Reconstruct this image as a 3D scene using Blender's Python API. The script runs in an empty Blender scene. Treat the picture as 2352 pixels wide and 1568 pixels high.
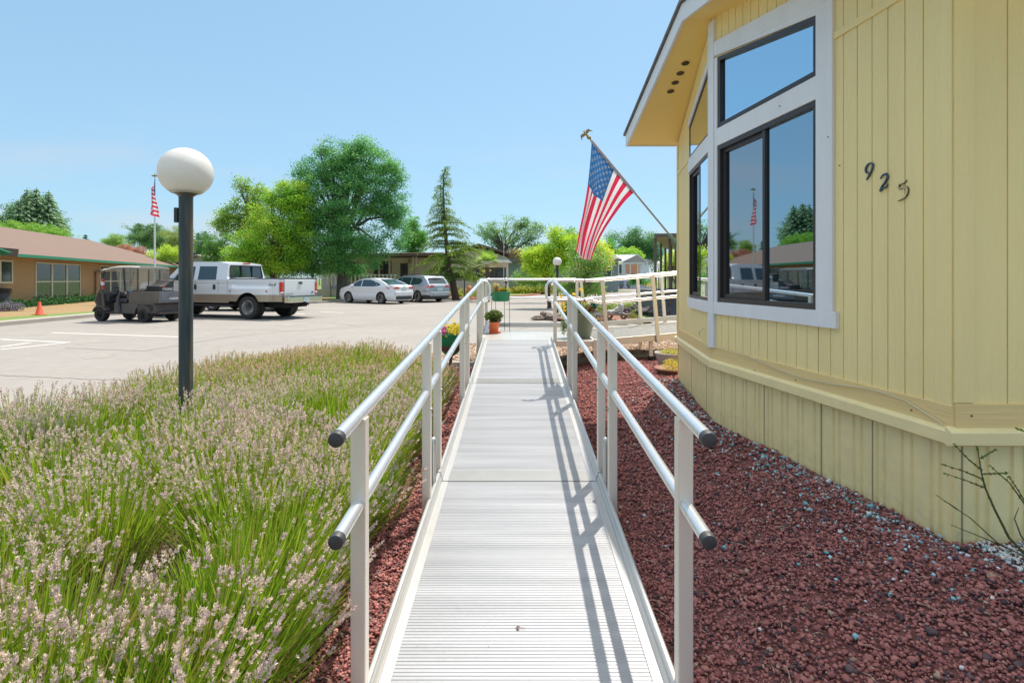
import bpy, math, random
import numpy as np
from mathutils import Vector, Matrix
R = math.radians
random.seed(7)
rng = np.random.default_rng(7)
SC = bpy.context.scene
C = SC.collection

# ---------------------------------------------------------------- camera, sky, sun, exposure
F = 1290.0          # focal length in pixels of a 2352 px wide picture
EYE = 1.4           # camera height above the street
cam_d = bpy.data.cameras.new('camera')
cam_d.sensor_width = 36.0
cam_d.lens = 36.0 * F / 2352.0
cam_d.shift_y = -143.0 / 2352.0
cam_d.clip_start = 0.05
cam_d.clip_end = 3000
cam = bpy.data.objects.new('camera', cam_d)
C.objects.link(cam)
cam.location = (0, 0, EYE)
cam.rotation_euler = (R(90), 0, 0)
SC.camera = cam

SUN_EL, SUN_AZ = 64.0, 31.0       # azimuth from +Y (ahead) towards +X (right)
world = bpy.data.worlds.new('World')
SC.world = world
world.use_nodes = True
wn = world.node_tree
wn.nodes.clear()
w_out = wn.nodes.new('ShaderNodeOutputWorld')
w_bg = wn.nodes.new('ShaderNodeBackground')
w_sky = wn.nodes.new('ShaderNodeTexSky')
w_sky.sky_type = 'NISHITA'
w_sky.sun_disc = False
w_sky.sun_elevation = R(SUN_EL)
w_sky.sun_rotation = R(SUN_AZ)
w_sky.air_density = 1.0
w_sky.dust_density = 0.9
w_sky.ozone_density = 1.6
w_bg.inputs[1].default_value = 0.15
w_gam = wn.nodes.new('ShaderNodeGamma')          # hazy summer air: an evener sky than the clear-air model gives
w_gam.inputs[1].default_value = 0.42
w_mul = wn.nodes.new('ShaderNodeMix')
w_mul.data_type = 'RGBA'; w_mul.blend_type = 'MULTIPLY'; w_mul.inputs['Factor'].default_value = 1
w_mul.inputs['B'].default_value = (.78, 1.11, 1.32, 1)
wn.links.new(w_sky.outputs[0], w_gam.inputs[0])
wn.links.new(w_gam.outputs[0], w_mul.inputs['A'])
# thin summer cloud low over the horizon
w_tc = wn.nodes.new('ShaderNodeTexCoord')
w_mp = wn.nodes.new('ShaderNodeMapping'); w_mp.inputs['Scale'].default_value = (1.6, 1.6, 7.5); w_mp.inputs['Location'].default_value = (.3, .1, .4)
w_no = wn.nodes.new('ShaderNodeTexNoise'); w_no.inputs['Scale'].default_value = 2.2; w_no.inputs['Detail'].default_value = 7; w_no.inputs['Roughness'].default_value = .55
w_mr = wn.nodes.new('ShaderNodeMapRange'); w_mr.inputs['From Min'].default_value = .47; w_mr.inputs['From Max'].default_value = .72
w_sp = wn.nodes.new('ShaderNodeSeparateXYZ')
w_hz = wn.nodes.new('ShaderNodeMapRange'); w_hz.inputs['From Min'].default_value = .26; w_hz.inputs['From Max'].default_value = .04; w_hz.inputs['To Max'].default_value = .65
w_fa = wn.nodes.new('ShaderNodeMath'); w_fa.operation = 'MULTIPLY'
w_cl = wn.nodes.new('ShaderNodeMix'); w_cl.data_type = 'RGBA'; w_cl.inputs['B'].default_value = (2.25, 2.12, 2.20, 1)
wn.links.new(w_tc.outputs['Generated'], w_mp.inputs[0]); wn.links.new(w_mp.outputs[0], w_no.inputs[0]); wn.links.new(w_no.outputs[0], w_mr.inputs[0])
wn.links.new(w_tc.outputs['Generated'], w_sp.inputs[0]); wn.links.new(w_sp.outputs['Z'], w_hz.inputs[0])
wn.links.new(w_mr.outputs[0], w_fa.inputs[0]); wn.links.new(w_hz.outputs[0], w_fa.inputs[1]); wn.links.new(w_fa.outputs[0], w_cl.inputs['Factor'])
wn.links.new(w_mul.outputs['Result'], w_cl.inputs['A'])
# added brightening of the unseen sky overhead, to lift the fill light
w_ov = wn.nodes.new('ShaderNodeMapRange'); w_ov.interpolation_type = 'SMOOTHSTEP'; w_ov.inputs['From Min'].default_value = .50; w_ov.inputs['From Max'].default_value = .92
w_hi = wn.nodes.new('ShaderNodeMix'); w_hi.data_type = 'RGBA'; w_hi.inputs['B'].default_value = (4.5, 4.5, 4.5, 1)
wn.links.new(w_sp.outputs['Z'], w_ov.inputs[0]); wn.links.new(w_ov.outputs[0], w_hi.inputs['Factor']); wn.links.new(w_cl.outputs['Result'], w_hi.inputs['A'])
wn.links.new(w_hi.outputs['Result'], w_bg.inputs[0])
wn.links.new(w_bg.outputs[0], w_out.inputs[0])

sun_d = bpy.data.lights.new('sun', 'SUN')
sun_d.energy = 2.85
sun_d.angle = R(0.5)
sun_d.color = (1.0, 0.92, 0.80)
sun = bpy.data.objects.new('sun', sun_d)
C.objects.link(sun)
sv = Vector((math.sin(R(SUN_AZ)) * math.cos(R(SUN_EL)), math.cos(R(SUN_AZ)) * math.cos(R(SUN_EL)), math.sin(R(SUN_EL))))
sun.rotation_euler = sv.to_track_quat('Z', 'Y').to_euler()
sun.location = (0, 0, 20)

SC.view_settings.view_transform = 'Standard'
SC.view_settings.look = 'None'
SC.view_settings.gamma = 1
SC.view_settings.exposure = 1.2
SC.cycles.max_bounces = 8
SC.cycles.transparent_max_bounces = 12

# ---------------------------------------------------------------- helpers
def P(x, y, d):
    """point at depth d seen at (x, y) of the 2352 x 1568 picture: used to survey the place"""
    return Vector(((x - 1176) / F * d, d, EYE - (y - 641) / F * d))

def G(x, y, z=0.0):
    """ground point of height z"""
    d = (EYE - z) * F / (y - 641)
    return Vector(((x - 1176) / F * d, d, z))

def sstep(a, b, x):
    t = min(1.0, max(0.0, (x - a) / (b - a)))
    return t * t * (3 - 2 * t)

def ground_z(x, y):
    z = 0.25 * sstep(0.5, 1.8, x) * (1 - 0.42 * sstep(6.9, 9.0, y)) * (1 - sstep(10.5, 15.0, y))
    return z

def lerp(a, b, t):
    return a + (b - a) * t

def interp(pts, x):
    if x <= pts[0][0]: return pts[0][1]
    for (x0, y0), (x1, y1) in zip(pts, pts[1:]):
        if x <= x1:
            return y0 + (y1 - y0) * (x - x0) / (x1 - x0)
    return pts[-1][1]

MATS = {}
def _tex_co(nt, scale=(1, 1, 1)):
    tc = nt.nodes.new('ShaderNodeTexCoord')
    mp = nt.nodes.new('ShaderNodeMapping')
    mp.inputs['Scale'].default_value = scale
    nt.links.new(tc.outputs['Object'], mp.inputs['Vector'])
    return mp.outputs['Vector']

def mat(name, col, rough=0.6, metal=0.0, var=None, bump=None, stretch=(1, 1, 1), spec=0.5, coat=0.0, aniso=0.0, var2=None):
    """procedural material. var=(scale, other colour, amount); bump=(scale, strength, distance)"""
    if name in MATS: return MATS[name]
    m = bpy.data.materials.new(name)
    m.use_nodes = True
    nt = m.node_tree
    b = nt.nodes['Principled BSDF']
    b.inputs['Base Color'].default_value = (*col, 1)
    b.inputs['Roughness'].default_value = rough
    b.inputs['Metallic'].default_value = metal
    b.inputs['Specular IOR Level'].default_value = spec
    b.inputs['Coat Weight'].default_value = coat
    b.inputs['Anisotropic'].default_value = aniso
    vec = _tex_co(nt, stretch)
    cur = None
    for k, v in enumerate([var, var2]):
        if not v: continue
        n = nt.nodes.new('ShaderNodeTexNoise')
        n.inputs['Scale'].default_value = v[0]
        n.inputs['Detail'].default_value = 8
        n.inputs['Roughness'].default_value = 0.65
        nt.links.new(vec, n.inputs['Vector'])
        mr = nt.nodes.new('ShaderNodeMapRange')
        mr.inputs['From Min'].default_value = 0.35
        mr.inputs['From Max'].default_value = 0.68
        mr.inputs['To Max'].default_value = v[2]
        nt.links.new(n.outputs['Fac'], mr.inputs['Value'])
        mx = nt.nodes.new('ShaderNodeMix')
        mx.data_type = 'RGBA'
        if cur is None: mx.inputs['A'].default_value = (*col, 1)
        else: nt.links.new(cur, mx.inputs['A'])
        mx.inputs['B'].default_value = (*v[1], 1)
        nt.links.new(mr.outputs[0], mx.inputs['Factor'])
        cur = mx.outputs['Result']
    if cur is not None: nt.links.new(cur, b.inputs['Base Color'])
    if bump:
        n = nt.nodes.new('ShaderNodeTexNoise')
        n.inputs['Scale'].default_value = bump[0]
        n.inputs['Detail'].default_value = 6
        nt.links.new(vec, n.inputs['Vector'])
        bp = nt.nodes.new('ShaderNodeBump')
        bp.inputs['Strength'].default_value = bump[1]
        bp.inputs['Distance'].default_value = bump[2]
        nt.links.new(n.outputs['Fac'], bp.inputs['Height'])
        nt.links.new(bp.outputs[0], b.inputs['Normal'])
    MATS[name] = m
    return m

def attr_mat(name, rough=0.7, trans=0.0, spec=0.3, bump=None):
    """material that takes the colour stored per leaf, stone or petal"""
    if name in MATS: return MATS[name]
    m = bpy.data.materials.new(name)
    m.use_nodes = True
    nt = m.node_tree
    b = nt.nodes['Principled BSDF']
    b.inputs['Roughness'].default_value = rough
    b.inputs['Specular IOR Level'].default_value = spec
    a = nt.nodes.new('ShaderNodeAttribute')
    a.attribute_name = 'Col'
    nt.links.new(a.outputs['Color'], b.inputs['Base Color'])
    if bump:
        n = nt.nodes.new('ShaderNodeTexNoise')
        n.inputs['Scale'].default_value = bump[0]
        nt.links.new(_tex_co(nt), n.inputs['Vector'])
        bp = nt.nodes.new('ShaderNodeBump')
        bp.inputs['Strength'].default_value = bump[1]
        bp.inputs['Distance'].default_value = bump[2]
        nt.links.new(n.outputs['Fac'], bp.inputs['Height'])
        nt.links.new(bp.outputs[0], b.inputs['Normal'])
    if trans > 0:
        t = nt.nodes.new('ShaderNodeBsdfTranslucent')
        nt.links.new(a.outputs['Color'], t.inputs['Color'])
        mx = nt.nodes.new('ShaderNodeMixShader')
        mx.inputs[0].default_value = trans
        nt.links.new(b.outputs[0], mx.inputs[1])
        nt.links.new(t.outputs[0], mx.inputs[2])
        nt.links.new(mx.outputs[0], nt.nodes['Material Output'].inputs['Surface'])
    MATS[name] = m
    return m

def glass_mat(name, tint, refl, rough=0.0, see=0.8):
    m = bpy.data.materials.new(name)
    m.use_nodes = True
    nt = m.node_tree
    nt.nodes.clear()
    out = nt.nodes.new('ShaderNodeOutputMaterial')
    tr = nt.nodes.new('ShaderNodeBsdfTransparent')
    tr.inputs[0].default_value = (see, see, see, 1)
    gl = nt.nodes.new('ShaderNodeBsdfGlossy')
    gl.inputs['Color'].default_value = (*tint, 1)
    gl.inputs['Roughness'].default_value = rough
    fr = nt.nodes.new('ShaderNodeFresnel')
    fr.inputs[0].default_value = 1.5
    mr = nt.nodes.new('ShaderNodeMapRange')
    mr.inputs['To Min'].default_value = refl
    mr.inputs['To Max'].default_value = 1.0
    nt.links.new(fr.outputs[0], mr.inputs['Value'])
    mx = nt.nodes.new('ShaderNodeMixShader')
    nt.links.new(mr.outputs[0], mx.inputs[0])
    nt.links.new(tr.outputs[0], mx.inputs[1])
    nt.links.new(gl.outputs[0], mx.inputs[2])
    nt.links.new(mx.outputs[0], out.inputs[0])
    MATS[name] = m
    return m

def tag(o, label=None, cat=None, group=None, kind=None):
    if label: o['label'] = label
    if cat: o['category'] = cat
    if group: o['group'] = group
    if kind: o['kind'] = kind
    return o

def thing(name, label, cat, loc=(0, 0, 0), rotz=0.0, group=None):
    o = bpy.data.objects.new(name, None)
    o.empty_display_size = 0.2
    C.objects.link(o)
    o.location = loc
    o.rotation_euler = (0, 0, rotz)
    return tag(o, label, cat, group)

def wm(o):
    M = Matrix.Identity(4)
    while o is not None:
        loc = Matrix.Translation(o.location) @ o.rotation_euler.to_matrix().to_4x4()
        M = loc @ M
        o = o.parent
    return M

class MB:
    def __init__(s):
        s.v, s.f, s.m = [], [], []
    def add(s, vs, fs, mi=0):
        n = len(s.v)
        s.v += [tuple(v) for v in vs]
        for f in fs:
            s.f.append(tuple(i + n for i in f)); s.m.append(mi)
        return s
    def box(s, c, size, mi=0, M=None):
        x, y, z = (k / 2 for k in size)
        vs = [Vector((a, b, d)) for a in (-x, x) for b in (-y, y) for d in (-z, z)]
        if M is not None: vs = [M @ v for v in vs]
        vs = [v + Vector(c) for v in vs]
        return s.add(vs, [(0, 1, 3, 2), (4, 6, 7, 5), (0, 4, 5, 1), (2, 3, 7, 6), (0, 2, 6, 4), (1, 5, 7, 3)], mi)
    def bb(s, x0, x1, y0, y1, z0, z1, mi=0):
        return s.box(((x0 + x1) / 2, (y0 + y1) / 2, (z0 + z1) / 2), (abs(x1 - x0), abs(y1 - y0), abs(z1 - z0)), mi)
    def bar(s, p0, p1, w, h, up=(0, 0, 1), mi=0):
        p0, p1 = Vector(p0), Vector(p1)
        d = (p1 - p0)
        L = d.length
        d.normalize()
        u = Vector(up)
        side = d.cross(u)
        if side.length < 1e-4: side = d.cross(Vector((0, 1, 0)))
        side.normalize()
        u = side.cross(d)
        M = Matrix((side, d, u)).transposed()
        return s.box((p0 + p1) / 2, (w, L, h), mi, M)
    def tube(s, pts, r, n=10, mi=0, caps=True, r1=None):
        pts = [Vector(p) for p in pts]
        N = len(pts)
        rs = [r] * N if r1 is None else [lerp(r, r1, i / (N - 1)) for i in range(N)]
        if isinstance(r, (list, tuple)): rs = list(r)
        base = len(s.v)
        ref = None
        for i, p in enumerate(pts):
            d = (pts[min(i + 1, N - 1)] - pts[max(i - 1, 0)])
            if d.length < 1e-9: d = Vector((0, 0, 1))
            d.normalize()
            if ref is None:
                ref = d.cross(Vector((0, 0, 1)))
                if ref.length < 1e-3: ref = d.cross(Vector((0, 1, 0)))
            a = (ref - d * ref.dot(d)).normalized()
            ref = a
            b = d.cross(a)
            for k in range(n):
                t = 2 * math.pi * k / n
                s.v.append(tuple(p + (a * math.cos(t) + b * math.sin(t)) * rs[i]))
        for i in range(N - 1):
            for k in range(n):
                k2 = (k + 1) % n
                s.f.append((base + i * n + k, base + i * n + k2, base + (i + 1) * n + k2, base + (i + 1) * n + k)); s.m.append(mi)
        if caps:
            s.f.append(tuple(base + k for k in range(n))[::-1]); s.m.append(mi)
            s.f.append(tuple(base + (N - 1) * n + k for k in range(n))); s.m.append(mi)
        return s
    def lathe(s, prof, c=(0, 0, 0), n=24, mi=0, M=None, wob=0):
        """prof: list of (r, z)"""
        base = len(s.v)
        for (r, z) in prof:
            for k in range(n):
                t = 2 * math.pi * k / n
                rr = r * (1 + (wob * math.sin(3 * t + z * 9) if wob else 0))
                v = Vector((rr * math.cos(t), rr * math.sin(t), z))
                if M is not None: v = M @ v
                s.v.append(tuple(v + Vector(c)))
        for i in range(len(prof) - 1):
            for k in range(n):
                k2 = (k + 1) % n
                s.f.append((base + i * n + k, base + i * n + k2, base + (i + 1) * n + k2, base + (i + 1) * n + k)); s.m.append(mi)
        if prof[0][0] > 1e-6: s.f.append(tuple(base + k for k in range(n))[::-1]); s.m.append(mi)
        if prof[-1][0] > 1e-6: s.f.append(tuple(base + (len(prof) - 1) * n + k for k in range(n))); s.m.append(mi)
        return s
    def prism(s, poly, vec, mi=0):
        n = len(poly)
        a = [Vector(p) for p in poly]
        b = [p + Vector(vec) for p in a]
        return s.add(a + b, [tuple(range(n))[::-1], tuple(range(n, 2 * n))] + [(i, (i + 1) % n, n + (i + 1) % n, n + i) for i in range(n)], mi)
    def build(s, name, mats, parent=None, world=True, smooth=False, bevel=0.0, seg=2):
        me = bpy.data.meshes.new(name)
        vs = s.v
        if parent is not None and world:
            M = wm(parent).inverted()
            vs = [tuple(M @ Vector(v)) for v in vs]
        me.from_pydata(vs, [], s.f)
        if not isinstance(mats, (list, tuple)): mats = [mats]
        for m in mats: me.materials.append(m)
        if len(mats) > 1: me.polygons.foreach_set('material_index', s.m)
        me.validate()
        me.update()
        if smooth:
            me.shade_smooth()
            try: me.set_sharp_from_angle(angle=R(smooth if smooth is not True else 40))
            except Exception: pass
        o = bpy.data.objects.new(name, me)
        C.objects.link(o)
        if parent is not None: o.parent = parent
        if bevel > 0:
            md = o.modifiers.new('bevel', 'BEVEL')
            md.width = bevel; md.segments = seg; md.limit_method = 'ANGLE'; md.angle_limit = R(40)
        return o

def np_mesh(name, verts, faces, cols=None, m=None, parent=None, smooth=False, world=True):
    """large mesh from arrays; cols one rgb per vertex"""
    verts = np.asarray(verts, dtype=np.float32)
    faces = np.asarray(faces, dtype=np.int32)
    if parent is not None and world:
        M = np.array(wm(parent).inverted())
        verts = verts @ M[:3, :3].T + M[:3, 3]
    k = faces.shape[1]
    me = bpy.data.meshes.new(name)
    me.vertices.add(len(verts))
    me.vertices.foreach_set('co', verts.astype(np.float32).ravel())
    me.loops.add(faces.size)
    me.loops.foreach_set('vertex_index', faces.ravel())
    me.polygons.add(len(faces))
    me.polygons.foreach_set('loop_start', np.arange(0, faces.size, k, dtype=np.int32))
    me.polygons.foreach_set('loop_total', np.full(len(faces), k, dtype=np.int32))
    if smooth: me.polygons.foreach_set('use_smooth', np.ones(len(faces), dtype=bool))
    me.update(calc_edges=True)
    if cols is not None:
        ca = me.color_attributes.new('Col', 'FLOAT_COLOR', 'POINT')
        c4 = np.ones((len(verts), 4), dtype=np.float32)
        c4[:, :3] = cols
        ca.data.foreach_set('color', c4.ravel())
    if m: me.materials.append(m)
    o = bpy.data.objects.new(name, me)
    C.objects.link(o)
    if parent is not None: o.parent = parent
    return o

def rand_dirs(n):
    v = rng.normal(size=(n, 3))
    return v / np.linalg.norm(v, axis=1, keepdims=True)

def leaf_quads(pos, dirs, normals, L, W, cols):
    """diamond leaves: returns verts, faces, cols"""
    n = len(pos)
    d = dirs / (np.linalg.norm(dirs, axis=1, keepdims=True) + 1e-9)
    s = np.cross(d, normals)
    s /= (np.linalg.norm(s, axis=1, keepdims=True) + 1e-9)
    L = np.broadcast_to(np.asarray(L, dtype=float), (n,))[:, None]
    W = np.broadcast_to(np.asarray(W, dtype=float), (n,))[:, None]
    v = np.stack([pos - d * L * .5, pos + s * W * .5 - d * L * .05, pos + d * L * .5, pos - s * W * .5 - d * L * .05], axis=1).reshape(-1, 3)
    f = np.arange(4 * n).reshape(-1, 4)
    c = np.repeat(cols, 4, axis=0)
    return v, f, c

def cat_geo(parts):
    vs, fs, cs, o = [], [], [], 0
    for v, f, c in parts:
        vs.append(v); fs.append(f + o); cs.append(c); o += len(v)
    return np.concatenate(vs), np.concatenate(fs), np.concatenate(cs)

def mixcol(a, b, t):
    a, b = np.array(a), np.array(b)
    return a + (b - a) * np.asarray(t)[:, None]

def text_mesh(txt, size, depth=0.004, shear=0.0, spacing=1.0):
    cu = bpy.data.curves.new('lettering', 'FONT')
    cu.body = txt; cu.size = size; cu.extrude = depth; cu.shear = shear; cu.space_character = spacing
    cu.align_x = 'CENTER'; cu.align_y = 'CENTER'
    o = bpy.data.objects.new('lettering', cu)
    C.objects.link(o)
    dg = bpy.context.evaluated_depsgraph_get()
    me = bpy.data.meshes.new_from_object(o.evaluated_get(dg))
    bpy.data.objects.remove(o)
    bpy.data.curves.remove(cu)
    return me

def text_part(name, txt, size, M, m, parent, depth=0.003, shear=0.0, spacing=1.0, world=False):
    me = text_mesh(txt, size, depth, shear, spacing)
    if world: M = wm(parent).inverted() @ M
    me.transform(M)
    me.materials.clear(); me.materials.append(m)
    me.name = name
    o = bpy.data.objects.new(name, me)
    C.objects.link(o); o.parent = parent
    return o

def copy_tree(o, parent=None):
    c = o.copy(); C.objects.link(c)
    if parent is not None: c.parent = parent
    for ch in list(o.children): copy_tree(ch, c)
    return c

# ---------------------------------------------------------------- materials
alu = mat('aluminium', (.56, .555, .54), .38, .7, var=(6, (.50, .48, .45), .5), bump=(300, .08, .001), stretch=(1, 1, .1))
alu_post = mat('aluminium_post', (.76, .70, .62), .42, .4, var=(9, (.68, .61, .52), .6), stretch=(1, 1, .15))
alu_tube = mat('aluminium_tube', (.82, .82, .83), .28, .8, var=(14, (.70, .69, .68), .4))
black_rub = mat('black_rubber', (.016, .016, .017), .55, var=(60, (.03, .03, .03), .5))
white_paint = mat('white_trim_paint', (.76, .76, .78), .5, var=(7, (.62, .62, .64), .4), bump=(60, .35, .002), stretch=(1, 1, .12))
dark_frame = mat('dark_bronze_frame', (.035, .028, .028), .4, .2, var=(30, (.06, .05, .05), .5))
yellow_wood = mat('yellow_siding_paint', (.92, .75, .35), .55, var=(5, (.85, .68, .30), .7), var2=(1.1, (.76, .61, .30), .6), bump=(48, 1.0, .007), stretch=(1, 1, .13))
yellow_flat = mat('yellow_soffit_paint', (.86, .64, .20), .6, var=(3, (.80, .58, .18), .5), bump=(40, .25, .002))
yellow_metal = mat('yellow_skirt_metal', (.88, .75, .39), .42, var=(3, (.81, .68, .34), .6), var2=(12, (.66, .57, .34), .3), bump=(140, .12, .001))
def add_splash(m, z0, z1, col, amount):
    """brown splash marks that thin out upwards on the foot of a wall"""
    nt = m.node_tree; b = nt.nodes['Principled BSDF']; vec = _tex_co(nt)
    sp = nt.nodes.new('ShaderNodeSeparateXYZ'); nt.links.new(vec, sp.inputs[0])
    mr = nt.nodes.new('ShaderNodeMapRange'); mr.inputs['From Min'].default_value = z1; mr.inputs['From Max'].default_value = z0
    nt.links.new(sp.outputs['Z'], mr.inputs[0])
    n = nt.nodes.new('ShaderNodeTexNoise'); n.inputs['Scale'].default_value = 26; n.inputs['Detail'].default_value = 8; nt.links.new(vec, n.inputs[0])
    m2 = nt.nodes.new('ShaderNodeMapRange'); m2.inputs['From Min'].default_value = .42; m2.inputs['From Max'].default_value = .66; m2.inputs['To Max'].default_value = amount
    nt.links.new(n.outputs[0], m2.inputs[0])
    mu = nt.nodes.new('ShaderNodeMath'); mu.operation = 'MULTIPLY'; nt.links.new(mr.outputs[0], mu.inputs[0]); nt.links.new(m2.outputs[0], mu.inputs[1])
    mx = nt.nodes.new('ShaderNodeMix'); mx.data_type = 'RGBA'; mx.inputs['B'].default_value = (*col, 1)
    src = b.inputs['Base Color'].links[0].from_socket
    nt.links.new(src, mx.inputs['A']); nt.links.new(mu.outputs[0], mx.inputs['Factor']); nt.links.new(mx.outputs['Result'], b.inputs['Base Color'])
add_splash(yellow_metal, .02, .20, (.40, .27, .17), .35)
asphalt = mat('pale_street', (.255, .238, .222), .9, var=(.30, (.20, .187, .175), .85), var2=(4.5, (.30, .28, .26), .55), bump=(120, .25, .004))
concrete = mat('concrete', (.36, .33, .295), .9, var=(1.3, (.27, .25, .225), .6), bump=(60, .3, .003))
paint_line = mat('white_line_paint', (.70, .68, .64), .8, var=(14, (.47, .43, .39), .85))
paint_red = mat('red_kerb_paint', (.50, .10, .08), .8, var=(6, (.40, .22, .18), .8))
grass_m = mat('lawn', (.13, .22, .045), .95, var=(1.1, (.22, .23, .07), .6), var2=(40, (.07, .15, .03), .6), bump=(90, .6, .02))
dry_grass = mat('dry_lawn', (.30, .21, .10), .95, var=(1.5, (.28, .13, .09), .9), var2=(25, (.19, .2, .06), .5), bump=(90, .6, .02))
mulch = mat('red_bark_mulch', (.20, .085, .065), .95, var=(12, (.30, .14, .10), .7), bump=(50, .7, .02))
soil = mat('dry_soil', (.085, .052, .038), .95, var=(9, (.17, .105, .07), .8), bump=(60, .8, .03))
lava_base = mat('lava_bed_base', (.24, .09, .08), .95, var=(40, (.05, .02, .02), .8), bump=(90, .9, .02))
leaf_m = attr_mat('leaves', .6, .5, .25)
needle_m = attr_mat('needles', .7, .35, .2)
stone_m = attr_mat('stones', .9, 0, .2, bump=(160, .6, .004))
petal_m = attr_mat('petals', .7, .3, .2)
bark = mat('bark', (.12, .075, .055), .9, var=(12, (.06, .035, .03), .8), bump=(30, .9, .02), stretch=(1, 1, .25))
bark_grey = mat('grey_bark', (.16, .13, .11), .9, var=(10, (.08, .06, .05), .8), bump=(30, .9, .02), stretch=(1, 1, .25))
# ================================================================ ground, street, beds
def sheet(name, poly, z, m, kind='structure'):
    mb = MB(); mb.add([(x, y, z) for x, y in poly], [tuple(range(len(poly)))])
    o = mb.build(name, m); return tag(o, kind=kind)

def grid_sheet(name, x0, x1, y0, y1, step, zf, m, inside=None):
    nx, ny = int((x1 - x0) / step) + 1, int((y1 - y0) / step) + 1
    xs, ys = np.linspace(x0, x1, nx), np.linspace(y0, y1, ny)
    v = [(x, y, zf(x, y)) for y in ys for x in xs]
    f = [(j * nx + i, j * nx + i + 1, (j + 1) * nx + i + 1, (j + 1) * nx + i) for j in range(ny - 1) for i in range(nx - 1)
         if inside is None or inside((xs[i] + xs[i + 1]) / 2, (ys[j] + ys[j + 1]) / 2)]
    mb = MB(); mb.add(v, f)
    return tag(mb.build(name, m, smooth=True), kind='structure')

sheet('ground', [(-900, -300), (900, -300), (900, 1500), (-900, 1500)], -0.12, grass_m)
KERB = [(-15.1, -30), (-15.2, 17), (-15.4, 21.5), (-15.0, 25), (-14.2, 27.5), (-11.2, 32.4), (-10.2, 36.5), (-7.5, 38.9), (-2.9, 38.2), (0.6, 44.5), (3.9, 55), (8, 66), (18, 78), (60, 95)]
street_poly = KERB + [(60, 52), (16, 41), (9.5, 34.5), (5.5, 32.5), (3.2, 28), (2.4, 21.5), (1.6, 19.2), (2.6, 17.9), (5.2, 17.2), (9, 17), (9, 13.2), (9, -30)]
sheet('street', street_poly, 0.0, asphalt)

def ribbon(name, pts, w, z0, z1, m, side=1):
    """strip of width w to one side of a polyline, as a raised kerb"""
    mb = MB()
    P2 = [Vector((x, y)) for x, y in pts]
    off = []
    for i, p in enumerate(P2):
        d = (P2[min(i + 1, len(P2) - 1)] - P2[max(i - 1, 0)]).normalized()
        off.append(p + Vector((-d.y, d.x)) * w * side)
    n = len(P2)
    v = []
    for a, b in zip(P2, off): v += [(a.x, a.y, z0), (a.x, a.y, z1), (b.x, b.y, z1), (b.x, b.y, z0)]
    f = []
    for i in range(n - 1):
        for k in range(3): f.append((4 * i + k, 4 * i + k + 1, 4 * (i + 1) + k + 1, 4 * (i + 1) + k))
    mb.add(v, f)
    return tag(mb.build(name, m, bevel=.015), kind='structure')

ribbon('kerb', KERB[:8], 0.16, -0.1, 0.13, concrete)
ribbon('kerb', KERB[7:9], 0.16, -0.1, 0.12, concrete)
ribbon('kerb', [(-2.9, 38.2), (0.6, 44.5), (3.9, 55)], 0.16, -0.1, 0.12, paint_red)
ribbon('kerb', KERB[10:], 0.16, -0.1, 0.12, concrete)
ribbon('pavement', [(-15.27, -30), (-15.37, 17), (-15.57, 21.5), (-15.17, 25), (-14.37, 27.5)], .38, -0.1, 0.12, concrete)
# left lawn
sheet('lawn', [(-15.6, 5), (-15.72, 17), (-15.9, 21.5), (-15.5, 25), (-14.7, 28), (-12.4, 33), (-11.5, 37), (-16, 44), (-30, 60), (-30, 5)], 0.10, dry_grass)
sheet('lawn', [(-15.66, 5), (-15.76, 17), (-15.95, 21.5), (-15.6, 24.5), (-16.5, 24.6), (-16.9, 21.5), (-17.3, 16.6), (-18.3, 10), (-18.3, 5)], 0.115, grass_m)
sheet('lawn', [(-11.4, 32.6), (-10.3, 37), (-7.6, 39.3), (-3.0, 38.8), (.3, 45), (3.6, 55.5), (3.5, 60), (-30, 60), (-16, 44)], 0.075, grass_m)
sheet('mulch_bed', [(-5.2, 38.9), (-2.95, 38.4), (-0.9, 42), (-2.2, 42.6), (-5.6, 41.4)], 0.115, mulch)
sheet('path', [(-5.6, 41.5), (-2.2, 42.7), (-.4, 42.8), (.2, 44.0), (-2.5, 43.9), (-5.9, 42.4)], 0.12, concrete)
# right yard
sheet('lawn', [(2.75, 20.6), (3.9, 18.9), (5.2, 19.6), (6.2, 22.5), (8.2, 25), (14, 27), (16, 38), (9.6, 33.6), (5.9, 31.4), (3.8, 27)], 0.06, grass_m)
ribbon('kerb', [(1.6, 19.2), (2.4, 21.5), (3.2, 28), (5.5, 32.5), (9.5, 34.5), (16, 41), (60, 52)], 0.15, -0.1, 0.1, concrete, side=-1)
sheet('mulch_bed', [(1.3, 18.8), (2.6, 17.8), (4.2, 18.6), (4.5, 20), (2.8, 21), (2.0, 20.4)], 0.075, mulch)
sheet('path', [(4.3, 17.0), (9, 17.0), (9, 20), (7.0, 24), (6.3, 22.4), (5.3, 19.5), (4.2, 18.4)], 0.07, concrete)
sheet('path', [(9, 66.2), (20, 60), (60, 70), (60, 80), (18, 78)], 0.02, concrete)
sheet('lawn', [(7.5, 66), (3.9, 57), (14, 64), (13, 68)], 0.05, grass_m)
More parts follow.
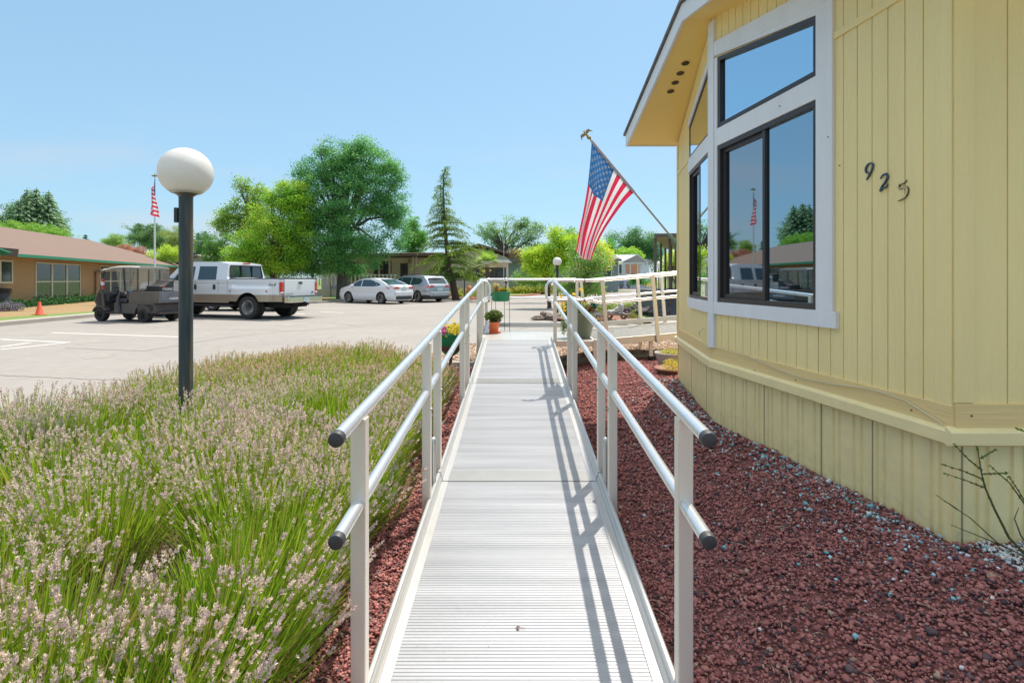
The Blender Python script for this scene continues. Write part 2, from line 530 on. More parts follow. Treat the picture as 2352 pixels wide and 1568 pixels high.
# painted markings
def line(px, w=0.1, name='road_marking'):
    mb = MB()
    pts = [G(x, y) for x, y in px]
    for a, b in zip(pts, pts[1:]):
        d = (b - a).normalized(); n = Vector((-d.y, d.x, 0)) * w / 2
        mb.add([a + n, a - n, b - n, b + n], [(0, 1, 2, 3)])
    for i, v in enumerate(mb.v): mb.v[i] = (v[0], v[1], 0.004)
    return mb
m1 = MB()
for l in ([(118, 764), (412, 774)], [(0, 779.5), (158, 786.5), (0, 803)], [(0, 797), (70, 787)], [(470, 700), (545, 706)], [(735, 716), (790, 718.5)], [(640, 716), (700, 722)]):
    b = line(l); m1.add(b.v, b.f)
for k in range(5):
    b = line([(1250 + k * 27 + 14, 671.5 + 0), (1250 + k * 27, 676)], .14); m1.add(b.v, b.f)
tag(m1.build('road_marking', paint_line), kind='structure')
# cracks in the paving
crk = mat('crack_filler', (.19, .165, .145), .9)
mc = MB()
for l in ([(0, 862), (60, 865), (130, 868), (210, 871), (300, 873)], [(150, 800), (330, 806), (560, 770), (900, 741)], [(440, 756), (700, 760), (960, 742)], [(1190, 757), (1260, 741), (1330, 726)], [(1215, 735), (1320, 756)], [(560, 735), (760, 742), (820, 748)]):
    pts = []
    for (x0, y0), (x1, y1) in zip(l, l[1:]):
        for k in range(6):
            t = k / 6
            pts.append((lerp(x0, x1, t), lerp(y0, y1, t) + random.uniform(-.9, .9)))
    pts.append(l[-1])
    b = line(pts, .022); mc.add(b.v, b.f)
for i, v in enumerate(mc.v): mc.v[i] = (v[0], v[1], 0.0035)
tag(mc.build('road_crack', crk), kind='structure')

stain = mat('oil_stain', (.235, .215, .198), .85, var=(7, (.30, .277, .255), 1.0))
for (sx_, sy_, sw_, sd_) in ((-9.5, 12.5, .5, .35), (-6.8, 17.2, .35, .5), (-12.3, 14.2, .45, .3), (-4.6, 13.6, .25, .4), (-3.2, 22.5, .6, .5), (-7.5, 10.2, .2, .3), (-1.0, 18.5, .3, .4), (-10.6, 16.8, .3, .3)):
    n_ = 22; ph = random.uniform(0, 6)
    sheet('road_stain', [(sx_ + sw_ * math.cos(2 * math.pi * k / n_) * (1 + .3 * math.sin(3 * k * 6.28 / n_ + ph)), sy_ + sd_ * math.sin(2 * math.pi * k / n_) * (1 + .25 * math.sin(5 * k * 6.28 / n_ + ph))) for k in range(n_)], .0025, stain)
# ---- lava bed, soil, gravel sheets
def hz(x, y): return math.sin(x * 9.1 + 1.3 * math.sin(y * 5)) * .004 + math.sin(y * 7.3 + x * 3) * .005
def lavaz(x, y): return ground_z(x, y) + .012 + hz(x, y)
grid_sheet('lava_bed', -1.5, 2.6, -.4, 8.85, .12, lavaz, lava_base)
LAV = [(-.90, -.3), (-.90, 1.5), (-.92, 3.0), (-.95, 5.0), (-1.0, 6.5), (-1.15, 7.2), (-1.75, 8.0), (-2.7, 8.6), (-3.35, 8.1), (-3.65, 7.0), (-3.6, 5.7), (-3.75, 4.8), (-4.1, 4.2), (-4.4, 3.0), (-4.4, -.3)]
def in_poly(x, y, poly):
    c = False
    n = len(poly)
    for i in range(n):
        x0, y0 = poly[i]; x1, y1 = poly[(i + 1) % n]
        if (y0 > y) != (y1 > y) and x < (x1 - x0) * (y - y0) / (y1 - y0) + x0: c = not c
    return c
sheet('planting_soil', LAV, 0.028, soil)

grav = bpy.data.materials.new('pea_gravel')
grav.use_nodes = True
nt = grav.node_tree
b = nt.nodes['Principled BSDF']; b.inputs['Roughness'].default_value = .9
vo = nt.nodes.new('ShaderNodeTexVoronoi'); vo.inputs['Scale'].default_value = 36
nt.links.new(_tex_co(nt), vo.inputs['Vector'])
sep = nt.nodes.new('ShaderNodeSeparateColor'); nt.links.new(vo.outputs['Color'], sep.inputs[0])
cr = nt.nodes.new('ShaderNodeValToRGB')
for i, (p, c) in enumerate([(0, (.17, .10, .07)), (.25, (.42, .27, .17)), (.5, (.52, .40, .28)), (.72, (.36, .22, .16)), (.88, (.62, .55, .45)), (1, (.25, .20, .17))]):
    e = cr.color_ramp.elements[i] if i < 2 else cr.color_ramp.elements.new(p)
    e.position = p; e.color = (*c, 1)
nt.links.new(sep.outputs[0], cr.inputs[0])
mx = nt.nodes.new('ShaderNodeMix'); mx.data_type = 'RGBA'; mx.blend_type = 'MULTIPLY'; mx.inputs['Factor'].default_value = .0
nt.links.new(cr.outputs[0], b.inputs['Base Color'])
bp = nt.nodes.new('ShaderNodeBump'); bp.inputs['Strength'].default_value = 1; bp.inputs['Distance'].default_value = .02; bp.invert = True
nt.links.new(vo.outputs['Distance'], bp.inputs['Height']); nt.links.new(bp.outputs[0], b.inputs['Normal'])
MATS['pea_gravel'] = grav
def grav_in(x, y):
    if x < .3: return -1.75 < x and y < 12.0 - max(0, -.9 - x) * 2.4
    return y < 13.6
grid_sheet('gravel', -1.8, 9.0, 9.0, 14.0, .15, lambda x, y: ground_z(x, y) + .018 + hz(x, y) * .6, grav, grav_in)
# pebbles that give the gravel a broken edge and relief
def stones(n, posf, r0, r1, colf, sub=1, name='stones', label=None, squash=.75):
    import bmesh
    bm = bmesh.new()
    bmesh.ops.create_icosphere(bm, subdivisions=sub, radius=1.0)
    bv = np.array([v.co[:] for v in bm.verts]); bf = np.array([[v.index for v in f.verts] for f in bm.faces]); bm.free()
    pos = posf(n); n = len(pos)
    V = 16
    var = []
    for k in range(V):
        d = bv * (1 + rng.uniform(-.36, .36, size=(len(bv), 1))) + rng.uniform(-.12, .12, size=bv.shape)
        d = d * np.array([1, rng.uniform(.65, .95), squash * rng.uniform(.75, 1.1)])
        var.append(d)
    var = np.array(var)
    a = rng.uniform(0, 2 * np.pi, n); ti = rng.normal(0, .5, n)
    ca, sa, ct, st = np.cos(a), np.sin(a), np.cos(ti), np.sin(ti)
    Rm = np.zeros((n, 3, 3))
    Rm[:, 0, 0] = ca; Rm[:, 0, 1] = -sa * ct; Rm[:, 0, 2] = sa * st
    Rm[:, 1, 0] = sa; Rm[:, 1, 1] = ca * ct; Rm[:, 1, 2] = -ca * st
    Rm[:, 2, 1] = st; Rm[:, 2, 2] = ct
    s = r0 + (r1 - r0) * rng.random(n) ** 2.2
    vs = np.einsum('nij,nkj->nki', Rm, var[rng.integers(0, V, n)]) * s[:, None, None] + pos[:, None, :]
    vs[:, :, 2] += (s * .35)[:, None]
    fs = (bf[None] + (np.arange(n) * len(bv))[:, None, None]).reshape(-1, 3)
    cols = np.repeat(colf(pos, n), len(bv), axis=0)
    o = np_mesh(name, vs.reshape(-1, 3), fs, cols, stone_m)
    return tag(o, label, 'gravel' if label else None, kind='stuff')

HC0, HC1, HC2 = Vector((1.90, 2.42)), Vector((1.615, 4.53)), Vector((1.87, 6.34))
def house_x(y):
    if y < 2.42: return 99
    if y < 4.53: return lerp(1.90, 1.615, (y - 2.42) / 2.11)
    if y < 6.34: return lerp(1.615, 1.87, (y - 4.53) / 1.81)
    return 99
def lava_col(pos, n):
    t = rng.random(n)
    c = mixcol((.27, .10, .095), (.44, .19, .17), t)
    dk = rng.random(n) < .13; c[dk] = mixcol((.06, .045, .055), (.15, .10, .11), rng.random(dk.sum()))
    tn = rng.random(n) < .025; c[tn] = mixcol((.34, .22, .17), (.48, .36, .28), rng.random(tn.sum()))
    dw = np.array([house_x(y) - x if 2.42 <= y < 6.34 else (.5 if x < 1.9 else max(.02, (2.42 - y))) if y < 2.42 else 1.5 for x, y, z in pos])
    dw = np.where(pos[:, 1] < 2.42, np.hypot(np.maximum(0, 1.95 - pos[:, 0]), np.maximum(0, 2.42 - pos[:, 1]) * 1.0), dw)
    p = .30 * np.exp(-(dw / .26) ** 1.4) + .002
    p = np.where((pos[:, 0] < .55), 0.004, p)
    tl = rng.random(n) < p
    tc = mixcol((.14, .40, .45), (.45, .66, .70), rng.random(tl.sum()))
    w = rng.random(tl.sum()) < .22; tc[w] = mixcol((.55, .52, .58), (.8, .8, .82), rng.random(w.sum()))
    c[tl] = tc
    pile = (pos[:, 0] > 1.98) & (pos[:, 1] < 2.44) & (pos[:, 1] > 2.16 - (pos[:, 0] - 1.98) * .6) & (rng.random(n) < .85)
    k = pile.sum(); pc = mixcol((.62, .63, .62), (.80, .80, .78), rng.random(k)); q = rng.random(k) < .3; pc[q] = mixcol((.25, .45, .5), (.45, .6, .62), rng.random(q.sum())); c[pile] = pc
    return c
def lava_pos(y0, y1, dens, sides=('r', 'l')):
    def f(_):
        out = []
        if 'r' in sides:
            m = int((2.75 - .5) * (y1 - y0) * dens)
            xy = np.stack([rng.uniform(.5, 2.75, m), rng.uniform(y0, y1, m)], 1)
            hx = np.array([house_x(y) if y < 6.34 else 2.6 for y in xy[:, 1]])
            out.append(xy[xy[:, 0] < hx - .004])
        if 'l' in sides:
            m = int(.75 * (y1 - y0) * dens * .8)
            out.append(np.stack([rng.uniform(-1.2, -.45, m), rng.uniform(y0, y1, m)], 1))
        xy = np.concatenate(out)
        lump = .012 * np.sin(xy[:, 0] * 23 + np.sin(xy[:, 1] * 17) * 2) * np.sin(xy[:, 1] * 19)
        z = np.array([lavaz(x, y) for x, y in xy]) + rng.uniform(-.002, .012, len(xy)) + lump * .6
        return np.concatenate([xy, z[:, None]], 1)
    return f
stones(0, lava_pos(.95, 3.6, 520), .008, .016, lava_col, 2, 'lava_gravel', 'larger lumps of dark red lava rock lying among the finer chips beside the near ramp')
stones(0, lava_pos(.95, 3.6, 8200), .0042, .0105, lava_col, 1, 'lava_gravel', 'crushed dark red lava rock with scattered teal and white chips beside the near ramp')
stones(0, lava_pos(3.6, 8.8, 2600), .0075, .016, lava_col, 1, 'lava_gravel', 'crushed red lava rock farther along the ramp as far as the concrete edging')
def gpos(n):
    xy = np.stack([rng.uniform(-1.75, 5.5, n), rng.uniform(8.98, 13.6, n)], 1)
    keep = np.array([grav_in(x, y) for x, y in xy])
    xy = xy[keep]
    z = np.array([ground_z(x, y) for x, y in xy]) + .02
    return np.concatenate([xy, z[:, None]], 1)
def gcol(pos, n):
    c = mixcol((.26, .15, .10), (.56, .42, .29), rng.random(n)); w = rng.random(n) < .2
    c[w] = mixcol((.6, .54, .45), (.72, .68, .6), rng.random(w.sum())); return c
stones(30000, gpos, .010, .024, gcol, 1, 'pea_gravel', 'tan pea gravel spread below the landing and the upper ramp', squash=.6)
# dry twigs and litter on the lava
lit = MB()
for k in range(150):
    x, y = (random.uniform(.62, 2.3), random.uniform(1.2, 5)) if k % 3 else (random.uniform(-.9, -.55), random.uniform(1.3, 5))
    if x > house_x(y) - .05: continue
    a = random.uniform(0, 6.3); L = random.uniform(.02, .08)
    z = lavaz(x, y) + .03
    p0 = Vector((x, y, z)); p2 = p0 + Vector((math.cos(a) * L, math.sin(a) * L, random.uniform(-.006, .012)))
    lit.tube([p0, (p0 + p2) / 2 + Vector((0, 0, .006)), p2], .0011, 4)
tag(lit.build('dry_twigs', mat('dry_straw', (.48, .38, .27), .9)), 'pale dry twigs and straw littering the red lava rock', 'litter', kind='stuff')
# concrete edging between lava and gravel
e = MB()
e.bar((-1.75, 8.93, ground_z(-1.7, 8.9) + .02), (-.5, 8.93, .02), .14, .14)
e.bar((-.5, 8.93, .02), (.6, 8.93, .02), .14, .14)
e.bar((.6, 8.93, .03), (1.5, 8.93, .135), .14, .16)
e.bar((1.5, 8.93, .135), (3.6, 8.93, .155), .14, .16)
tag(e.build('concrete_edging', concrete, bevel=.012), 'low concrete edging between the red lava rock and the tan gravel', 'edging')

# ================================================================ ramp
RP = [(1.0, -1.415), (1.9, -1.36), (3.5, -1.26), (5.95, -1.10), (8.24, -.897)]
def ramp_z(y): return EYE + interp(RP, y) if y > 1.0 else EYE - 1.415 - (1.0 - y) * .061
def ramp_cx(y): return .016 + .0085 * y
HW = .457
ridge = bpy.data.materials.new('ribbed_aluminium')
ridge.use_nodes = True
nt = ridge.node_tree
b = nt.nodes['Principled BSDF']
b.inputs['Metallic'].default_value = .45; b.inputs['Roughness'].default_value = .42
no = nt.nodes.new('ShaderNodeTexNoise'); no.inputs['Scale'].default_value = 3.5; no.inputs['Detail'].default_value = 9
vec = _tex_co(nt, (1, 1, 1)); vec2 = _tex_co(nt, (.22, 3.2, .2)); nt.links.new(vec2, no.inputs['Vector'])
cr = nt.nodes.new('ShaderNodeValToRGB')
cr.color_ramp.elements[0].position = .30; cr.color_ramp.elements[0].color = (.30, .305, .32, 1)
cr.color_ramp.elements[1].position = .70; cr.color_ramp.elements[1].color = (.41, .415, .43, 1)
nt.links.new(no.outputs['Fac'], cr.inputs[0]); nt.links.new(cr.outputs[0], b.inputs['Base Color'])
sp = nt.nodes.new('ShaderNodeTexNoise'); sp.inputs['Scale'].default_value = 70; nt.links.new(vec, sp.inputs['Vector'])
mr = nt.nodes.new('ShaderNodeMapRange'); mr.inputs['To Min'].default_value = .34; mr.inputs['To Max'].default_value = .52
nt.links.new(sp.outputs['Fac'], mr.inputs['Value']); nt.links.new(mr.outputs[0], b.inputs['Roughness'])
MATS['ribbed_aluminium'] = ridge

def ribbed(y0, y1, x0, x1, zf, cxf, pitch=.0170, depth=.0022, th=.02):
    """tread plate with real ribs across the ramp"""
    mb = MB()
    n = int((y1 - y0) / pitch)
    prof = []
    for i in range(n):
        y = y0 + (y1 - y0) * i / n
        p = (y1 - y0) / n
        prof += [(y + p * .02, 0), (y + p * .50, 0), (y + p * .62, -depth), (y + p * .90, -depth)]
    prof.append((y1, 0))
    v = []
    for y, dz in prof:
        z = zf(y) + dz
        v += [(cxf(y) + x0, y, z), (cxf(y) + x1, y, z)]
    f = [(2 * i, 2 * i + 1, 2 * i + 3, 2 * i + 2) for i in range(len(prof) - 1)]
    mb.add(v, f)
    for (ya, yb) in ((y0, y1),):
        mb.add([(cxf(ya) + x0, ya, zf(ya) - .006), (cxf(ya) + x1, ya, zf(ya) - .006), (cxf(yb) + x1, yb, zf(yb) - .006), (cxf(yb) + x0, yb, zf(yb) - .006),
                (cxf(ya) + x0, ya, zf(ya) - th), (cxf(ya) + x1, ya, zf(ya) - th), (cxf(yb) + x1, yb, zf(yb) - th), (cxf(yb) + x0, yb, zf(yb) - th)],
               [(0, 3, 2, 1), (4, 5, 6, 7), (0, 1, 5, 4), (2, 3, 7, 6), (0, 4, 7, 3), (1, 2, 6, 5)])
    return mb
ramp = thing('wheelchair_ramp', 'long ribbed aluminium wheelchair ramp leading up from the foreground to the landing', 'ramp', (0, 1.0, 0))
JO = [.25, 3.5, 5.95, 8.24]
for a, bb_ in zip(JO, JO[1:]):
    dk = ribbed(a + .0015, bb_ - .0015, -HW, HW, ramp_z, ramp_cx)
    dk.build('deck_panel', ridge, ramp)
# flat joint plates just past each joint
for j in JO[1:3]:
    mb = MB()
    a, c_ = j + .006, j + .17
    for i in range(1):
        z0, z1 = ramp_z(a) + .0022, ramp_z(c_) + .0022
        mb.add([(ramp_cx(a) - HW + .002, a, z0), (ramp_cx(a) + HW - .002, a, z0), (ramp_cx(c_) + HW - .002, c_, z1), (ramp_cx(c_) - HW + .002, c_, z1)], [(0, 1, 2, 3)])
        for k in range(12):
            y = lerp(a, c_, (k + .5) / 12)
            mb.bar((ramp_cx(y) - HW + .01, y, ramp_z(y) + .0030), (ramp_cx(y) + HW - .01, y, ramp_z(y) + .0030), .005, .0012)
    mb.build('joint_plate', alu, ramp)
for sgn in (-1, 1):
    for a, bb_ in zip(JO, JO[1:]):
        cb = MB()
        # stepped kerb profile: inner flange, upstand, rounded top rail, outer face
        prof = [(HW - .014, .003), (HW + .022, .003), (HW + .026, .030), (HW + .032, .034), (HW + .034, .052), (HW + .040, .058), (HW + .052, .058), (HW + .058, .052), (HW + .058, -.085), (HW + .040, -.085), (HW + .040, -.02), (HW - .014, -.02)]
        vs = []
        for y in (a + .003, bb_ - .003):
            vs += [(ramp_cx(y) + sgn * px, y, ramp_z(y) + pz) for px, pz in prof]
        n = len(prof)
        cb.add(vs, [(i, (i + 1) % n, n + (i + 1) % n, n + i) for i in range(n)] + [tuple(range(n)), tuple(range(n, 2 * n))])
        cb.build('kerb_rail', alu, ramp, bevel=.0025)
# beams under the deck
ub = MB()
for sgn in (-.36, 0, .36):
    for a, bb_ in zip(JO, JO[1:]):
        a = max(a, 1.6)
        ub.bar((ramp_cx(a) + sgn, a, ramp_z(a) - .06), (ramp_cx(bb_) + sgn, bb_ - .01, ramp_z(bb_) - .06), .04, .06)
ub.build('under_beam', alu_post, ramp)
POSTS = [1.81, 3.16, 3.58, 5.22, 5.72, 7.9]
RX = .51
TOPR = [(1.0, EYE - .485), (1.57, EYE - .449), (8.15, EYE - .022), (9, EYE - .022)]
def rail_z(y): return interp(TOPR, y)
capm = mat('rail_end_cap', (.035, .036, .04), .5, var=(120, (.06, .06, .065), .6), bump=(200, .2, .001))
for sgn in (-1, 1):
    for py in POSTS:
        pm = MB()
        x = ramp_cx(py) + sgn * (RX + .012)
        zt = rail_z(py) - .012
        zb = max(ground_z(x, py) + .01, 0.0) if py in (3.58, 5.72, 7.9, 1.81) else ramp_z(py) - .10
        pm.bb(x - .024, x + .024, py - .024, py + .024, zb, zt)
        pm.build('post', alu_post, ramp, bevel=.003)
    # handrails
    for dz, nm in ((0, 'handrail'), (-.286, 'mid_rail')):
        tb = MB()
        for a, b_ in ((1.585, 3.37), (3.37, 5.47), (5.47, 7.86)):
            ys = np.linspace(a, b_, 4)
            tb.tube([(ramp_cx(y) + sgn * (RX + .012), y, rail_z(y) + dz) for y in ys], .0205, 20, caps=False)
        if sgn < 0 or dz < 0:
            tb.tube([(ramp_cx(7.86) + sgn * (RX + .012), 7.86, rail_z(7.86) + dz), (ramp_cx(8.1) + sgn * (RX - .01), 8.1, rail_z(8.1) + dz)], .0205, 16)
        else:
            tb.tube([(ramp_cx(7.86) + sgn * (RX + .012), 7.86, rail_z(7.86)), (ramp_cx(8.0) + sgn * (RX + .0), 8.0, rail_z(8.0)), (ramp_cx(8.1) + sgn * (RX - .02), 8.08, rail_z(8.0) - .04)], .0205, 16)
        o = tb.build(nm, alu_tube, ramp, smooth=True)
        # sleeve couplings
        cm = MB()
        y0, yc = 1.585, 1.535
        d = Vector((0, 1, (rail_z(3) - rail_z(1.585)) / 1.415)).normalized()
        p = Vector((ramp_cx(y0) + sgn * (RX + .012), y0, rail_z(y0) + dz))
        cm.tube([p + d * .006, p - d * .012, p - d * .018, p - d * .0205], [.0228, .0228, .0212, .0165], 24)
        cm.build('end_cap', capm, o, smooth=45)
    # return loop of the rail at the landing end
    lp = MB()
    x = ramp_cx(8.1) + sgn * (RX - .015)
    z0, z1 = rail_z(8.1), rail_z(8.1) - .286
    s = -sgn
    pts = [Vector((x, 8.07, z0 - .0)), Vector((x + s * .05, 8.07, z0 - .015)), Vector((x + s * .085, 8.07, z0 - .06)), Vector((x + s * .09, 8.07, z0 - .14)), Vector((x + s * .085, 8.07, z1 + .06)), Vector((x + s * .05, 8.07, z1 + .012)), Vector((x, 8.07, z1))]
    if sgn > 0: pts = pts
    lp.tube(pts, .0195, 14)
    lp.build('rail_return', alu_tube, ramp, smooth=True)
    # adjustable foot: round leg sleeve with domed cap
    fm = MB()
    fx = ramp_cx(3.36) + sgn * (RX + .005)
    gz = ground_z(fx, 3.4)
    fm.lathe([(.017, gz), (.017, EYE - .985), (.019, EYE - .985), (.019, EYE - .965), (.016, EYE - .952), (.008, EYE - .945), (0, EYE - .943)], (fx, 3.36, 0), 18)
    fm.lathe([(.05, gz), (.05, gz + .02), (.02, gz + .03)], (fx, 3.36, 0), 16)
    fm.build('adjustable_leg', alu, ramp, smooth=45)
    for py in (3.16, 3.58, 5.22, 5.72):
        x = ramp_cx(py) + sgn * (RX - .016)
        M = Matrix.Rotation(R(90), 3, 'Y')
        for dz in (.02, .55):
            hb = MB(); hb.lathe([(.008, -.003), (.008, .003)], (x, py, ramp_z(py) + dz), 6, M=M)
            hb.build('bolt', mat('bolt_steel', (.3, .29, .28), .4, .8), ramp)

# landing
land = thing('ramp_landing', 'square white aluminium landing platform with rails at the top of the ramp', 'platform', (.35, 9, 0))
LZ = EYE - .897
def lp_z(y): return LZ
lm = MB()
n = int(1.68 / .15)
for k in range(12):
    x0 = -.44 + k * .1375
    lm.bb(x0 + .0006, x0 + .1369, 8.25, 9.93, LZ - .035, LZ)
    for q in range(9): lm.bb(x0 + .008 + q * .0142, x0 + .013 + q * .0142, 8.252, 9.928, LZ, LZ + .002)
lm.build('deck', alu, land)
fr = MB()
fr.bb(-.46, 1.24, 8.22, 8.248, LZ - .09, LZ - .003)
fr.bb(-.46, 1.24, 9.932, 9.97, LZ - .09, LZ - .003)
fr.bb(-.468, -.442, 8.25, 9.93, LZ - .09, LZ - .002)
fr.bb(1.212, 1.24, 8.25, 9.93, LZ - .09, LZ - .003)
fr.build('frame', alu_post, land, bevel=.003)
tp = MB()
tp.bb(-.44, 1.2, 9.98, 10.0, LZ + .045, LZ + .125)
tp.bb(-.49, -.472, 8.3, 9.98, LZ + .045, LZ + .10)
tp.build('toe_board', alu, land, bevel=.003)
RZ = EYE - .005
lposts = [(-.49, 8.2), (-.50, 9.0), (-.46, 9.97), (.50, 9.99), (1.22, 9.99), (1.22, 8.22), (.66, 8.2)]
for (x, y) in [(-.49, 8.22), (-.485, 9.2), (-.46, 10.02), (1.16, 10.02), (1.22, 8.2)]:
    pm = MB(); zt = RZ - .01
    if (x, y) == (1.22, 8.2): zt = LZ + .02
    pm.bb(x - .025, x + .025, y - .025, y + .025, ground_z(x, y) + .02, zt + (.03 if (x, y) in [(1.16, 10.02), (-.485, 9.2)] else 0))
    pm.bb(x - .031, x + .031, y - .031, y + .031, ground_z(x, y) + .02, LZ - .12)
    pm.build('post', alu_post, land, bevel=.003)
hr = MB()
hr.tube([(-.46, 8.16, RZ - .03), (-.49, 8.7, RZ - .012), (-.46, 9.9, RZ), (-.44, 10.02, RZ), (-.40, 10.03, RZ), (1.16, 10.03, RZ)], .0205, 14)
hr.build('handrail', alu_tube, land, smooth=True)
hr = MB()
hr.tube([(-.46, 8.2, RZ - .33), (-.48, 8.8, RZ - .33), (-.46, 9.9, RZ - .33), (-.44, 10.02, RZ - .33), (-.40, 10.03, RZ - .33), (1.2, 10.03, RZ - .33)], .0205, 14)
hr.build('mid_rail', alu_tube, land, smooth=True)
for dz, nm in ((-.018, 'handrail'), (-.40 + .10, 'mid_rail')):
    hr = MB()
    hr.tube([(ramp_cx(8.0) + RX + .0, 8.02, RZ + dz - .01), (.68, 8.17, RZ + dz), (1.12, 8.2, RZ + dz), (1.19, 8.2, RZ + dz + .002)], .0205, 14)
    o = hr.build(nm, alu_tube, land, smooth=True)
    cm = MB(); cm.tube([(1.02, 8.2, RZ + dz), (1.07, 8.2, RZ + dz)], .0245, 14); cm.build('coupling', black_rub, o)

# upper ramp going up to the right behind the house
up = thing('upper_ramp', 'second aluminium ramp section rising to the right behind the yellow house', 'ramp', (1.3, 9, 0))
GR = .085
UX0, UX1 = 1.25, 4.6
def uz(x): return LZ + (x - UX0) * GR
um = MB()
npl = 9
for k in range(npl):
    y0 = 8.32 + k * (1.56 / npl)
    for (ax, bx) in ((UX0, UX1),):
        a, c_ = Vector((ax, y0 + .085, uz(ax) - .018)), Vector((bx, y0 + .085, uz(bx) - .018))
        um.bar(a, c_, 1.56 / npl - .006, .036)
        for q in range(8):
            yy = y0 + .012 + q * .02
            um.bar((ax, yy, uz(ax) + .001), (bx, yy, uz(bx) + .001), .006, .002)
um.build('deck', alu, up)
for y, nm in ((8.29, 'side_beam'), (9.91, 'side_beam')):
    sb = MB(); sb.bar((UX0, y, uz(UX0) - .045), (UX1, y, uz(UX1) - .045), .035, .09)
    sb.bar((UX0, y, uz(UX0) + .003), (UX1, y, uz(UX1) + .003), .045, .008)
    sb.build(nm, alu_post, up, bevel=.003)
tb = MB(); tb.bar((UX0, 9.95, uz(UX0) + .075), (UX1, 9.95, uz(UX1) + .075), .02, .08); tb.build('toe_board', alu, up, bevel=.003)
def upost(x, y, low=-.12):
    nrm = Vector((GR, 0, -1)).normalized()      # posts lean with the slope
    a = Vector((x + .0, y, uz(x) + low))
    t = Vector((-GR, 0, 1)).normalized()
    pm = MB(); pm.bar(a, a + t * (.885 - low), .05, .05, up=(0, 1, 0)); pm.build('post', alu_post, up, bevel=.003)
for x in (1.38, 2.12, 3.2): upost(x + .03, 8.25)
for x in (1.28, 2.28, 2.70, 3.4): upost(x + .03, 9.98)
for y in (8.25, 9.98):
    for dz, nm in ((.875, 'handrail'), (.875 - .33, 'mid_rail')):
        tb = MB(); xo = 1.07 if y < 9 else 1.16
        zo = RZ + (-.018 if dz > .8 else -.30) if y < 9 else RZ + (0 if dz > .8 else -.33)
        tb.tube([(xo, y - .05 if y < 9 else y + .05, zo), (UX0 + .06, y, uz(UX0 + .06) + dz), (UX1 - .1, y, uz(UX1 - .1) + dz)], .0205, 14)
        tb.build(nm, alu_tube, up, smooth=True)
lg = [(2.06, 8.33, 0), (2.60, 8.24, 1)]
for x, y, tall in lg:
    pm = MB(); pm.bb(x - .026, x + .026, y - .026, y + .026, ground_z(x, y) + .01, uz(x) + (.20 if tall else -.10))
    pm.build('support_leg', alu_post, up, bevel=.003)
pm = MB(); pm.bb(2.26, 2.31, 9.99, 10.04, ground_z(2.3, 10) + .01, uz(2.3) + .22); pm.build('support_leg', alu_post, up, bevel=.003)
ft = MB(); ft.box((2.10, 8.3, ground_z(2.1, 8.3) + .04), (.16, .12, .02), 0, Matrix.Rotation(R(25), 3, 'Y')); ft.box((2.06, 8.33, ground_z(2.1, 8.3) + .05), (.07, .07, .08)); ft.build('foot', black_rub, up, bevel=.005)
for x in (2.14, 2.46):
    ck = MB(); ck.bb(x - .035, x + .035, 8.258, 8.272, uz(x) - .11, uz(x) - .01)
    ck.build('bracket', mat('bracket_steel', (.33, .27, .2), .4, .7), up, bevel=.003)
# ================================================================ yellow house
house = thing('yellow_house', 'large yellow sided manufactured house with a prow of white trimmed windows beside the ramp', 'house', (1.9, 2.42, 0.2))
def E(z): return EYE + z
C0, C1, C2 = HC0, HC1, HC2
U1 = (C1 - C0).normalized(); N1 = Vector((-U1.y, U1.x)); L1 = (C1 - C0).length
U0 = (C2 - C1).normalized(); N0 = Vector((-U0.y, U0.x)); L0 = (C2 - C1).length
U2 = Vector((-1, 0)); N2 = Vector((0, -1))          # front wall running right from C0
def face(O, u, n):
    def f(s, z, o=0.0):
        return Vector((O.x + u.x * s + n.x * o, O.y + u.y * s + n.y * o, EYE + z))
    return f
f1, f0 = face(C0, U1, N1), face(C1, U0, N0)
f2 = face(C0, Vector((1, 0)), Vector((0, -1)))
def s1(x, C=C0, U=U1):
    k = (x - 1176) / F
    return (C.x - C.y * k) / (U.y * k - U.x)
def s0(x): return s1(x, C1, U0)

def siding(ff, s_a, s_b, zbot, ztop, openings=(), pitch=.1016, first=.05, gw=.0065, gd=.007):
    edges = {round(s_a, 5), round(s_b, 5)}
    g = s_a + first
    gro = []
    while g < s_b:
        gro.append((g - gw / 2, g + gw / 2)); edges.update([round(g - gw / 2, 5), round(g + gw / 2, 5)]); g += pitch
    for o in openings: edges.update([round(o[0], 5), round(o[1], 5)])
    ed = sorted(e for e in edges if s_a - 1e-6 <= e <= s_b + 1e-6)
    mb = MB()
    def off(m): return -gd if any(a < m < b for a, b in gro) else 0.0
    prev = None
    for a, b in zip(ed, ed[1:]):
        m = (a + b) / 2; o = off(m)
        ivs = [(lambda s: zbot, ztop)]
        for (oa, ob, zl, zh) in sorted(openings, key=lambda q: q[2]):
            if oa <= m <= ob:
                lo, hi = ivs.pop()
                ivs.append((lo, lambda s, zl=zl: zl)); ivs.append((zh, hi))
        for lo, hi in ivs:
            if hi(m) - lo(m) < 1e-4: continue
            mb.add([ff(a, lo(a), o), ff(b, lo(b), o), ff(b, hi(b), o), ff(a, hi(a), o)], [(0, 1, 2, 3)])
            if o < 0:
                for e in (a, b): mb.add([ff(e, lo(e), o), ff(e, lo(e), 0), ff(e, hi(e), 0), ff(e, hi(e), o)], [(0, 1, 2, 3)])
    return mb
